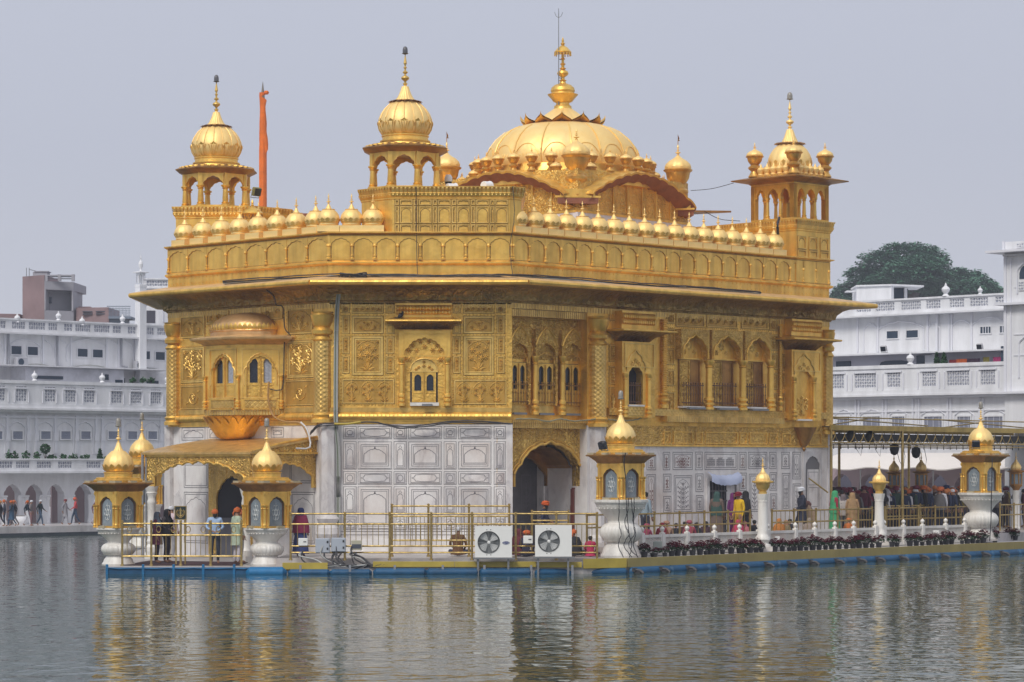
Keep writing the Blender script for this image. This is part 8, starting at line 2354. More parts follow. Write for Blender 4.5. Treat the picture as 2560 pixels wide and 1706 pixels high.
# ------------------------------------------------------------------ right-hand buildings
RF = line_face(144.1,-1); RU = line_face(144.1,-1,3.0)
rw = thing('arcaded_building', 'long white building on the right behind the causeway canopy, with pierced terrace screens', 'building', (20, 124, SH_Z))
rs = lambda px,py=960: RF.hit(px,py)[0]; rz_ = lambda px,py: RF.hit(px,py)[1]
us = lambda px,py=830: RU.hit(px,py)[0]; uz2 = lambda px,py: RU.hit(px,py)[1]
s0_,s1_ = rs(1985),rs(2700)
zT = rz_(2300,990)
b = MB(); b.box(s0_, s1_, .0, .5, rz_(2300, 1172), zT); wl_ = part('wall', b, BLD, rw, RF.M, smooth=False)
wps = (2110,2180,2247,2334,2411,2485,2560)
b = MB()
for i,px in enumerate(wps):
 w = .52 if i % 2 else .40
 x = rs(px,1040); b.tube([(p[0],-.02,p[1]) for p in arc_cusp(x - w * 1.35,x + w * 1.35,rz_(px,1040),rz_(px,1025),rz_(px,1090),7,.12,3,.15)],.035,5)
for px in (2075,2140,2148,2208,2216,2283,2292,2298,2370,2378,2450,2458,2530): x = rs(px,1040); b.box(x - .06,x + .06,-.06,.0,rz_(px,1120),zT - .15)
b.box(s0_,s1_,-.07,.0,zT - .75,zT - .70); b.box(s0_,s1_,-.25,.0,zT - .12,zT - .002)
part('mouldings', b, BLD_LINE, wl_, RF.M)
for i,px in enumerate(wps):
 w = .42 if i % 2 else .30
 x = rs(px,1050); z0,z1 = rz_(px,1075),rz_(px,1042)
 b = MB(); b.frame(x - w * 1.2 - .07, x + w * 1.2 + .07, z0, z1 + .07, .07, -.06, .0); wo = part('window', b, BLD, rw, RF.M, smooth=False)
 b = MB(); b.box(x - w * 1.2, x + w * 1.2, -.02, -.004, z0 + .07, z1); part('pane', b, mat('window_grey', (.20, .21, .27), .4), wo, RF.M, smooth=False)
 b = MB()
 for k_ in (-.4,0,.4): b.box(x + k_ * w * 2 - .02,x + k_ * w * 2 + .02,-.04,-.021,z0 + .07,z1)
 part('mullions', b, mat('mullion', (.42, .44, .50), .5), wo, RF.M, smooth=False)
b = MB(); b.box(s0_, s1_, -.5, .5, zT, zT + .10); part('cornice', b, BLD, rw, RF.M, smooth=False)
zt3 = rz_(2290,912)
pan = [(rs(a,950),rs(c,950)) for a,c in ((2091,2122),(2149,2202),(2230,2263),(2318,2352),(2380,2435),(2464,2500),(2540,2580))]
bl = parapet_screen(RF,rw,s0_,s1_,zT + .10,zt3,pan,yy=-.40)
b = MB()
for px,w in ((2106,.5),(2175,.65),(2246,.5),(2335,.5),(2408,.65),(2482,.5)): x = rs(px,930); b.box(x - w,x + w,-.46,-.405,zt3 - .36,zt3 - .28); b.box(x - w - .14,x - w - .08,-.46,-.405,zT + .3,zt3 - .4); b.box(x + w + .08,x + w + .14,-.46,-.405,zT + .3,zt3 - .4)
part('mouldings', b, BLD_LINE, bl, RF.M, smooth=False)
p = RF.w(rs(2287, 900), .35); part('ball_finial', fin_me, None, rw, RZ((p[0], p[1], zt3)) @ Matrix.Scale(.85, 4))
zU = uz2(2290,784)
b = MB(); b.box(us(1985), us(2700), .0, 7, zT, zU); up = part('upper_wall', b, BLD, rw, RU.M, smooth=False)
b = MB()
for a,c,y in ((2160,2192,808),(2196,2310,806),(2320,2350,806),(2380,2428,800),(2430,2520,795)):
 b.tube([(p[0],-.02,p[1]) for p in arc_cusp(us(a),us(c),uz2(a,y + 20),uz2(a,y),uz2(a,880),5,.09,3,.03)],.035,5)
for px in (2145,2196,2320,2374,2380,2430): x = us(px); b.box(x - .05,x + .05,-.07,.0,uz2(px,880),zU - .1)
b.box(us(2342) ,us(2342) + .12,-.12,-.02,uz2(2342,878),zU)
part('mouldings', b, BLD_LINE, up, RU.M)
for a,c,y0,y1 in ((2218,2246,829,847),(2267,2296,827,845),(2452,2478,818,834),(2501,2524,816,832)):
 b = MB(); b.frame(us(a) - .05, us(c) + .05, uz2(a, y1) - .05, uz2(a, y0) + .05, .05, -.05, .0); wo = part('window', b, BLD, rw, RU.M, smooth=False)
 b = MB(); b.box(us(a), us(c), -.02, -.003, uz2(a, y1), uz2(a, y0)); part('pane', b, WIN, wo, RU.M, smooth=False)
 if a > 2400:
  b = MB()
  for k_ in range(1,4): x = us(a) + (us(c) - us(a)) * k_ / 4; b.box(x - .02,x + .02,-.035,-.021,uz2(a,y1),uz2(a,y0))
  part('window_bars', b, BLD_LINE, wo, RU.M, smooth=False)
zt4 = uz2(2290,746)
pan = [(us(a),us(c)) for a,c in ((2150,2186),(2198,2245),(2262,2311),(2324,2360),(2383,2419),(2434,2479),(2497,2520))]
parapet_screen(RU,rw,us(2100),us(2700),zU,zt4,pan,yy=-.30)
b = MB(); b.box(us(1985), us(2700), -.6, .0, zU - .09, zU - .002); part('cornice', b, BLD, rw, RU.M, smooth=False)
for px, sc_ in ((2372, .9), (2458, .55)): p = RU.w(us(px), .25); part('ball_finial', fin_me, None, rw, RZ((p[0], p[1], zt4)) @ Matrix.Scale(sc_, 4))
# terrace rooms, washing
RM_ = line_face(144.1,-1,1.8); ms = lambda px: RM_.hit(px,890)[0]; mz2 = lambda px,py: RM_.hit(px,py)[1]
b = MB(); b.box(ms(1985), ms(2513), -.2, 1.15, mz2(2300, 884), mz2(2300, 880)); rr_ = part('terrace_roof', b, BLD, rw, RM_.M, smooth=False)
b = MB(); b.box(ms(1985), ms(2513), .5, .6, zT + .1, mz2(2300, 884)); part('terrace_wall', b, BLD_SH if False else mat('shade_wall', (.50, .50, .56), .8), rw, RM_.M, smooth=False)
b = MB()
b.box(ms(2076),ms(2112),.44,.5 - .003,mz2(2090,935),mz2(2090,903)); b.prism(arc_plain(ms(2183),ms(2262),mz2(2220,915),mz2(2220,901),14,3.0) ,.44,.497); b.box(ms(2277),ms(2318),.44,.497,mz2(2300,935),mz2(2300,888)); b.box(ms(2505),ms(2513),-.1,.4,mz2(2508,920),mz2(2508,866))
part('openings', b, WIN, rr_, RM_.M, smooth=False)
b = MB(); b.box(ms(2303), ms(2320), .30, .34, mz2(2310, 930), mz2(2310, 888)); b.box(ms(2320), ms(2337), .30, .34, mz2(2330, 930), mz2(2330, 885)); part('awning', b, BLD, rr_, RM_.M, smooth=False)
for i, (a, c, y0, y1, col, lab) in enumerate(((2370, 2388, 900, 906, (.25, .02, .03), 'dark red cloth hung on the right terrace'), (2388, 2414, 898, 905, (.55, .12, .03), 'orange cloth hung on the right terrace'), (2414, 2446, 897, 903, (.05, .02, .05), 'dark purple cloth hung on the right terrace'), (2455, 2470, 893, 900, (.25, .22, .05), 'olive cloth hung on the right terrace'), (2480, 2515, 893, 899, (.40, .04, .16), 'pink cloth hung on the right terrace near the tower'))):
 t = tag(None,None) if False else None
 b = MB(); vs,fs = [],[]
 for k_ in range(13):
  x = ms(a) + (ms(c) - ms(a)) * k_ / 12
  vs += [(x,.10 + .03 * sin(k_ * 2.1),mz2(a,y0)),(x,.08 + .05 * sin(k_ * 2.1),mz2(a,y1) - .4)]
 for k_ in range(12): fs.append((2 * k_,2 * k_ + 2,2 * k_ + 3,2 * k_ + 1))
 b.add(vs,fs); b.add([(v[0],v[1] + .015,v[2]) for v in vs],[tuple(reversed(f_)) for f_ in fs])
 tag(part('hanging_cloth', b, cloth(*col), None, RM_.M), lab, 'cloth')
for i,px in enumerate((2342,2360)):
 s_, z_ = RM_.hit(px, 905, .2); p = RM_.w(s_, .2); shrub(('left', 'right')[i] + ' of two climbing plants under the right terrace roof', (p[0], p[1], z_ - .3), .75, .2, 'cone', 90 + i)
floodlamp('pale floodlight on the terrace roof below the pair of dark windows, right building', RM_.w(ms(2212), .1) + (mz2(2212, 880) + .15,), -.6, .16, mat('lamp_pale', (.45, .45, .47), .5))
floodlamp('pale floodlight on the terrace roof near the far right tower', RM_.w(ms(2452), .1) + (mz2(2452, 872) + .1,), -.6, .15, mat('lamp_pale', (.45, .45, .47), .5))
# rooftop hut
D_ = 133.0
t = thing('rooftop_hut', 'plain white roof hut with a dark doorway and flat overhanging slab, below the big tree', 'hut', (XP(2200, D_), D_, 9)); z = lambda py: ZP(py, D_)
b = MB(); b.hprism([(XP(2147, D_), D_ + .8), (XP(2228, D_), D_), (XP(2236, D_), D_ + .2), (XP(2240, D_), D_ + 3), (XP(2150, D_), D_ + 3)], z(770), z(714)); b.box(XP(2270, D_), XP(2277, D_), D_ + 1.2, D_ + 3, z(770), z(716)); b.box(XP(2236, D_), XP(2271, D_), D_ + 2.2, D_ + 3, z(770), z(716)); part('wall', b, BLD, t, smooth=False)
b = MB(); b.hprism([(XP(2145, D_), D_ + .7), (XP(2228, D_), D_ - .1), (XP(2316, D_), D_ + .8), (XP(2316, D_), D_ + 3.2), (XP(2147, D_), D_ + 3.2)], z(715), z(711)); b.box(XP(2124, D_), XP(2146, D_), D_ + 1.2, D_ + 2, z(726), z(723)); part('roof_slab', b, BLD, t, smooth=False)
b = MB(); b.box(XP(2234, D_ + 1.5), XP(2270, D_ + 1.5), D_ + 1.5, D_ + 1.6, z(755), z(717)); part('doorway', b, WIN, t, smooth=False)
# corner tower at the right edge
TF = Face((XP(2512,116),116),(XP(2512,116) + 6,110))
tw = thing('corner_tower', 'tall white tower with arched window and projecting cornice at the right edge', 'tower', (XP(2512, 116), 116, SH_Z))
ts = lambda px: TF.hit(px,800)[0]; tz = lambda py: TF.hit(2535,py)[1]
b = MB(); b.box(0, 7, 0, 6, SH_Z, tz(604)); wt = part('wall', b, BLD, tw, TF.M, smooth=False)
b = MB()
for py,o in ((632,.62),(763,.35),(985,.35)): b.box(-o,7,-o,1.0,tz(py),tz(py) + .10)
b.box(-.05,7,-.10,0,tz(640),tz(636)); b.box(-.03,.10,-.05,.0,tz(980),tz(640)); b.box(ts(2528) - .03,ts(2528) + .03,-.05,.0,tz(980),tz(645)); b.box(-.08,.02,-.08,0.3,tz(632),tz(602))
for py in (720,838,890): b.box(ts(2536),7,-.03,.0,tz(py),tz(py) + .04)
b.tube([(p[0],-.03,p[1]) for p in arc_cusp(ts(2544),ts(2600),tz(680),tz(655),tz(735),5,.12,3,.1)],.04,5); b.tube([(p[0],-.03,p[1]) for p in arc_cusp(ts(2548),ts(2600),tz(860),tz(840),tz(945),5,.12,3,.1)],.04,5)
part('mouldings', b, BLD_LINE, wt, TF.M)
b = MB(); arc = arc_plain(ts(2549), ts(2590), tz(685), tz(664), 12); b.prism([(ts(2549), tz(699))] + arc + [(ts(2590), tz(699))], -.02, -.003); part('window', b, WIN, tw, TF.M, smooth=False)
b, bh = MB(), MB(); jali_panel(b, bh, ts(2548), 7, tz(727), tz(706), -.05, .12, .03); jali_panel(b, bh, ts(2543), 7, tz(620), tz(610), -.05, .12, .03); jp = part('screen', b, BLD, tw, TF.M, smooth=False); part('hole_shade', bh, JD, jp, TF.M, smooth=False)
# ground-floor arcade on the right and the white tent roof before it
AF = line_face(140.5,-1)
as_ = lambda px: AF.hit(px,1200)[0]; az = lambda py: AF.hit(2300,py)[1]
ra = thing('shaded_arcade', 'mauve shaded arcade with dark arches behind the crowd, under the white tent', 'arcade', (18, 122, SH_Z))
b = MB()
cen = (2104,2172,2245,2342,2412,2485,2552)
for i,px in enumerate(cen):
 c = as_(px); hw = (as_(px + 25) - as_(px - 25)) / 2
 l = (as_(cen[i - 1]) + c) / 2 if i else as_(2040); r = (as_(cen[i + 1]) + c) / 2 if i < len(cen) - 1 else as_(2640)
 b.arch_wall(l,r,SH_Z,az(1160),arc_cusp(c - hw,c + hw,az(1212),az(1185),SH_Z,7,.13,3,.08),0,.5)
b.box(as_(1990),as_(2040),0,.5,SH_Z,az(1160))
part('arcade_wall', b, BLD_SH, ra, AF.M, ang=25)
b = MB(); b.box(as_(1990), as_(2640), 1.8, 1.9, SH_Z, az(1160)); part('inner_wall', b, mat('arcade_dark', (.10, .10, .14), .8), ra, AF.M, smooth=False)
tn = thing('tent_roof', 'long white tent roof shading the pavement on the right', 'tent', (22, 117, SH_Z))
b = MB(); TFc = line_face(137.5,-1); tns = lambda px: TFc.hit(px,1150)[0]; tnz = lambda px,py: TFc.hit(px,py)[1]
vs,fs = [],[]
for i in range(31):
 x = tns(2030) + (tns(2640) - tns(2030)) * i / 30; sag = .06 * sin(i * 1.05)
 px = 2030 + 610 * i / 30
 zt_ = tnz(2300,1132) + .0 ; zb_ = tnz(2300,1171) + sag
 vs += [(x,2.2,zt_),(x,.9,(zt_ + zb_) / 2 + .08 + sag),(x,.0,zb_),(x,.02,zb_ - .05)]
for i in range(30):
 for j in range(3): fs.append((i * 4 + j,i * 4 + j + 1,i * 4 + j + 5,i * 4 + j + 4))
b.add(vs, fs); part('canopy', b, TENT, tn, TFc.M, ang=60)
b = MB()
for i in range(7):
 x = tns(2060) + (tns(2620) - tns(2060)) * i / 6; b.tube([(x,.1,SH_Z),(x,.1,tnz(2300,1171))],.03,6)
part('poles', b, GREYM, tn, TFc.M)
# ------------------------------------------------------------------ gilt canopy over the causeway
KC = Vector((XP(2076,97.2),97.2))
def onl(px,base,d=rd):
 k_ = (px - 1280) / FPX; t_ = (k_ * base.y - base.x) / (d.x - k_ * d.y); return base + d * t_
cn = thing('causeway_canopy', 'gilt metal canopy with bracketed trusses and slim columns over the causeway', 'canopy', (KC.x, KC.y, .5))
an = atan2(rd.y,rd.x); Lc_ = 24.0
ZCb,ZCt = ZP(1076,97.5),ZP(1063,97.5)
for k_,back in ((0,0.0),(1,4.6)):
 o_ = KC + UL * back; M = RZ((o_.x,o_.y,0),an)
 b = MB(); b.box(0,Lc_,-.04,.04,ZCb,ZCt)
 bm_ = part('beam', b, gold_mat('khaki_metal' if k_ == 0 else 'khaki_metal_back', (.50, .36, .10), (.38, .27, .07), .45, metal=.4), cn, M, smooth=False)
 b = MB(); zl = ZP(1107,97.5)
 b.tube([(0,0,zl),(Lc_,0,zl)],.03,6); b.tube([(0,.05,zl - .12),(Lc_,.05,zl - .12)],.02,6)
 n_ = int(Lc_ / .62)
 for i in range(n_):
  x = .31 + i * .62
  b.tube([(x,0,ZCb),(x + .02,0,ZCb - .14),(x - .10,0,zl + .14),(x - .28,0,zl)],.018,5); b.tube([(x,0,ZCb - .02),(x - .02,0,ZCb - .16),(x + .12,0,zl + .12),(x + .28,0,zl)],.018,5)
 part('truss', b, BRASS, cn, M)
 b = MB()
 for px in ((2076,2256,2436,2600) if k_ == 0 else (2098,2272,2440)):
  q = onl(px,o_) - o_; x = q.length if q.dot(rd) > 0 else .05
  b.lathe([(.08,.5),(.08,.7),(.055,.75),(.055,1.7),(.085,1.72),(.085,1.78),(.055,1.8),(.05,ZCb)],12,x,0)
 part('columns', b, BRASS, cn, M)
b = MB(); M = RZ((KC.x,KC.y,0),an)
b.box(0,Lc_,.06,4.5,ZCt - .05,ZCt - .03)
part('roof_sheet', b, mat('canopy_sheet', (.12, .12, .13), .7), cn, M, smooth=False)
b = MB(); b.box(0,Lc_,1.2,1.35,ZCb - .35,ZCb - .1); b.box(0,Lc_,3.2,3.35,ZCb - .35,ZCb - .1)
for i in range(50): x = .3 + i * .47; b.tube([(x,.06,ZP(1112,97.5)),(x,.06,ZP(1112,97.5) - .16)],.02,5)
part('lamp_rail', b, BLACK, cn, M)
b = MB()
for (xa,xb,z0_,z1_,y) in ((0,Lc_,.30,.26,.3),(0,7.5,.30,.05,.6),(1,3.6,-.0,.28,.8),(8,15,.32,.04,.6),(9,12,.0,.26,.8),(15,24,.3,.1,.6)): b.tube([(xa,y,ZCt + z0_),(xb,y,ZCt + z1_)],.028,6)
part('top_poles', b, BRASS, cn, M)
for i,(px,py,D_) in enumerate(((2128,1090,99),(2236,1122,104),(2290,1130,106),(2176,1092,100))):
 t = thing('spotlight', ('black spotlight inside the canopy near the temple corner', 'black oval lamp with hanging loop left of the second canopy column', 'grey oval lamp on a hook right of the second canopy column', 'black spotlight under the canopy roof between the first columns')[i], 'spotlight', (XP(px, D_), D_, ZP(py, D_))); M = RZ((XP(px, D_), D_, ZP(py, D_)))
 b = MB(); b.lathe([(.04, -.26), (.14, -.20), (.19, -.02), (.17, .12), (.08, .2), (.03, .24)], 16, sy=.6); part('body', b, BLACK, t, M)
 b = MB(); b.tube([(0, 0, .2), (0, 0, ZCb - ZP(py, D_) + .05)], .015, 5); b.tube([(.10, 0, -.1), (.2, 0, -.5), (.36, 0, -.75), (.42, 0, -.3), (.34, 0, .1)], .012, 5); part('cord', b, CABLE, t, M)
# ------------------------------------------------------------------ trees behind the right building
def tree(label, px, D_, py_base, blobs, nleaf, seed, group='trees behind the right building'):
 rq_ = random.Random(seed); kt = D_ / 158.0
 base = (XP(px, D_), D_, SH_Z); t = thing('tree', label, 'tree', base, 0, group); M = RZ(base)
 # blobs: (px, py, rpx_x, rpx_z) lobes of the crown
 BL = [(XP(a,D_) - base[0],rq_.uniform(-2.5,2.5) * kt,ZP(c,D_) - base[2],rx * D_ / FPX,rz0 * D_ / FPX) for a,c,rx,rz0 in blobs]
 b = MB(); b2 = MB()
 hz = min(q[2] for q in BL) - .3
 b2.tube([(0,0,-.2),(.1,.1,hz * .5),(.05,0,hz)],[.65 * kt,.5 * kt,.40 * kt],10)
 for (x,y,z,rx,rz0) in BL:
  m1 = Vector((x * .45,y * .5,hz + (z - hz) * .55))
  b2.tube([(.05,0,hz),m1,(x,y,z - rz0 * .2)],[.28 * kt,.16 * kt,.05 * kt],6)
  for i in range(5):
   e = Vector((x + rq_.uniform(-1,1) * rx * .8,y + rq_.uniform(-1,1) * rx * .6,z + rq_.uniform(-.4,.8) * rz0))
   b2.tube([m1,(m1 + e) / 2 + Vector((0,0,.2)),e],[.10 * kt,.06 * kt,.02 * kt],5)
 tot = sum(q[3] * q[4] for q in BL)
 for (x,y,z,rx,rz0) in BL:
  n_ = int(nleaf * rx * rz0 / tot / 26)
  for i in range(n_):
   u = Vector((rq_.gauss(0,1),rq_.gauss(0,1),rq_.gauss(0,1))).normalized()
   k_ = rq_.random() ** .2 * rq_.uniform(.92,1.1)
   c = Vector((x + u.x * rx * k_,y + u.y * rx * .8 * k_,z + u.z * rz0 * k_))
   tr = rq_.uniform(.22,.55) * kt
   for j in range(26):
    a = rq_.uniform(0,6.28); q = tr * sqrt(rq_.random())
    p = c + Vector((q * cos(a),q * sin(a),rq_.gauss(0,.06) * kt - .25 * q * q / tr))
    L_ = rq_.uniform(.07,.14) * kt; th = rq_.uniform(0,6.28)
    d = Vector((cos(th),sin(th),rq_.uniform(-.6,.3))) * L_; s = Vector((-sin(th),cos(th),rq_.uniform(-.5,.5))) * L_ * .5
    b.add([p - d,p + s,p + d,p - s],[(0,1,2,3)])
 part('crown', b, TREE_G, t, M, smooth=False); part('trunk', b2, BARK, t, M)
tree('broad dark-leaved tree rising over the roof hut on the right', 2270, 330, 760, ((2275, 632, 72, 30), (2210, 655, 55, 36), (2165, 690, 45, 30), (2125, 725, 28, 22), (2330, 645, 48, 30), (2350, 690, 45, 45), (2280, 690, 80, 45), (2220, 715, 60, 35), (2300, 740, 70, 40), (2115, 755, 25, 14)), 46000, 5)
tree('lower rounded tree right of the broad one, beside the tower', 2425, 345, 760, ((2420, 690, 45, 26), (2385, 710, 40, 34), (2450, 718, 38, 28), (2478, 740, 26, 20), (2415, 740, 70, 34)), 20000, 6)
tree('low treetop just showing between the temple eave and the roof hut', 2088, 345, 765, ((2088, 752, 24, 12), (2060, 762, 24, 10)), 3500, 8)
# ------------------------------------------------------------------ people
POSES = {}
def joints(pose):
 J = {'pelvis': (0, 0, .94), 'spine': (0, .01, 1.12), 'chest': (0, .01, 1.32), 'neck': (0, .0, 1.46), 'head': (0, -.02, 1.575), 'crown': (0, -.015, 1.665), 'chin': (0, -.075, 1.515), 'nose': (0, -.125, 1.565)}
 for s, n in ((-1, 'l'), (1, 'r')):
  J['sho' + n] = (s * .18, .01, 1.395); J['elb' + n] = (s * .235, .03, 1.13); J['wri' + n] = (s * .23, -.05, .90)
  J['hip' + n] = (s * .095, 0, .89); J['kne' + n] = (s * .10, -.02, .50); J['ank' + n] = (s * .10, .03, .09); J['toe' + n] = (s * .115, -.13, .035)
 if pose == 'clasp':
  for s, n in ((-1, 'l'), (1, 'r')): J['elb' + n] = (s * .26, .0, 1.14); J['wri' + n] = (s * .09, -.20, 1.04)
 if pose == 'walk':
  J['knel'] = (-.10, -.16, .51); J['ankl'] = (-.10, -.22, .10); J['toel'] = (-.11, -.38, .05); J['kner'] = (.10, .08, .50); J['ankr'] = (.10, .30, .17); J['toer'] = (.11, .20, .05)
  J['elbl'] = (-.25, .14, 1.15); J['wril'] = (-.24, .10, .93); J['elbr'] = (.24, -.06, 1.13); J['wrir'] = (.21, -.24, 1.0)
 if pose == 'bend':
  for k_ in ('spine', 'chest', 'neck', 'head', 'crown', 'chin', 'nose', 'shol', 'shor'):
   x,y,z = J[k_]; h = z - .94; a = .75; J[k_] = (x,y * cos(a) - h * sin(a),.94 + h * cos(a) + y * -.3)
  for s, n in ((-1, 'l'), (1, 'r')): J['elb' + n] = (s * .2, -.42, .98); J['wri' + n] = (s * .1, -.52, .80)
 if pose == 'sit':
  for k_ in list(J): x,y,z = J[k_]; J[k_] = (x,y,z - .78)
  for s, n in ((-1, 'l'), (1, 'r')):
   J['kne' + n] = (s * .36, -.24, .16); J['ank' + n] = (s * .02, -.34, .07); J['toe' + n] = (-s * .10, -.36, .05); J['wri' + n] = (s * .14, -.24, .22); J['elb' + n] = (s * .27, -.02, .36)
 return J
BONES = [('pelvis', 'spine', 't'), ('spine', 'chest', 't'), ('chest', 'neck', 't'), ('neck', 'head', 's'), ('head', 'crown', 's'), ('head', 'chin', 's'), ('head', 'nose', 's')]
for n in 'lr': BONES += [('chest', 'sho' + n, 't'), ('sho' + n, 'elb' + n, 't'), ('elb' + n, 'wri' + n, 't'), ('pelvis', 'hip' + n, 'l'), ('hip' + n, 'kne' + n, 'l'), ('kne' + n, 'ank' + n, 'l'), ('ank' + n, 'toe' + n, 's')]
RAD = {'pelvis': (.15, .12), 'spine': (.135, .105), 'chest': (.165, .12), 'neck': (.052, .052), 'head': (.082, .098), 'crown': (.062, .075), 'chin': (.035, .03), 'nose': (.013, .012), 'sho': (.068, .065), 'elb': (.046, .046), 'wri': (.030, .026), 'hip': (.098, .10), 'kne': (.062, .064), 'ank': (.042, .044), 'toe': (.038, .026)}
SLOT_NAMES = 'stl'
def body_mesh(pose):
 """one continuous skinned surface per pose: torso, head with nose and chin, tapering limbs, five-fingered hands"""
 if pose in POSES: return POSES[pose]
 J = joints(pose); names = list(J); V = [Vector(J[n]) for n in names]; E = [(names.index(a),names.index(c)) for a,c,_ in BONES]
 rad = [RAD[n if n in RAD else n[:3]] for n in names]
 segs = [(Vector(J[a]),Vector(J[c]),k_) for a,c,k_ in BONES]
 for n, s in (('l', -1), ('r', 1)):
  w = Vector(J['wri' + n]); e = Vector(J['elb' + n]); d = (w - e).normalized()
  side = d.cross(Vector((0,0,1))); side = side.normalized() if side.length > .2 else Vector((0,1,0))
  palm = w + d * .085; V.append(palm); rad.append((.036, .022)); pi_ = len(V) - 1; E.append((names.index('wri' + n), pi_)); segs.append((w + d * .03, palm, 's'))
  cur = Vector((0,-1,-.2)).normalized()
  for k_ in range(4):
   o = side * (.024 - .016 * k_); L_ = (.062,.072,.068,.052)[k_]
   a = palm + o + d * .03; c = a + d * L_ * .55 + cur * .008; f_ = c + (d + cur * .6).normalized() * L_ * .45
   i0 = len(V); V += [a, c, f_]; rad += [(.0095, .0095), (.0085, .0085), (.007, .007)]; E += [(pi_, i0), (i0, i0 + 1), (i0 + 1, i0 + 2)]; segs.append((a, f_, 's'))
  a = w + d * .04 + side * .04 + cur * .01; f_ = a + (d * .5 + side * .5 + cur * .4).normalized() * .05
  i0 = len(V); V += [a, f_]; rad += [(.012, .012), (.009, .009)]; E += [(names.index('wri' + n), i0), (i0, i0 + 1)]; segs.append((a, f_, 's'))
 me = bpy.data.meshes.new('body_skeleton'); me.from_pydata([tuple(v) for v in V], E, [])
 o = bpy.data.objects.new('body_skeleton', me); COL.objects.link(o)
 md_ = o.modifiers.new('skin', 'SKIN'); md_.use_smooth_shade = True
 sv = me.skin_vertices[0].data
 for i,r in enumerate(rad): sv[i].radius = r
 for i in range(len(V)): sv[i].use_root = (i == 0)
 ss = o.modifiers.new('sub', 'SUBSURF'); ss.levels = 1; ss.render_levels = 1
 dg = bpy.context.evaluated_depsgraph_get(); ev = o.evaluated_get(dg)
 m2 = bpy.data.meshes.new_from_object(ev); m2.name = 'body'
 bpy.data.objects.remove(o); bpy.data.meshes.remove(me)
 m2.materials.clear()
 for k_ in range(3): m2.materials.append(SKIN)
 def dist(p,a,c):
  ac = c - a; t = max(0,min(1,(p - a).dot(ac) / max(ac.length_squared,1e-9))); return (p - a - ac * t).length
 for pl in m2.polygons:
  p = pl.center; best = min(segs,key=lambda s_: dist(p,s_[0],s_[1])); pl.material_index = SLOT_NAMES.index(best[2]); pl.use_smooth = True
 POSES[pose] = (m2,J); return POSES[pose]
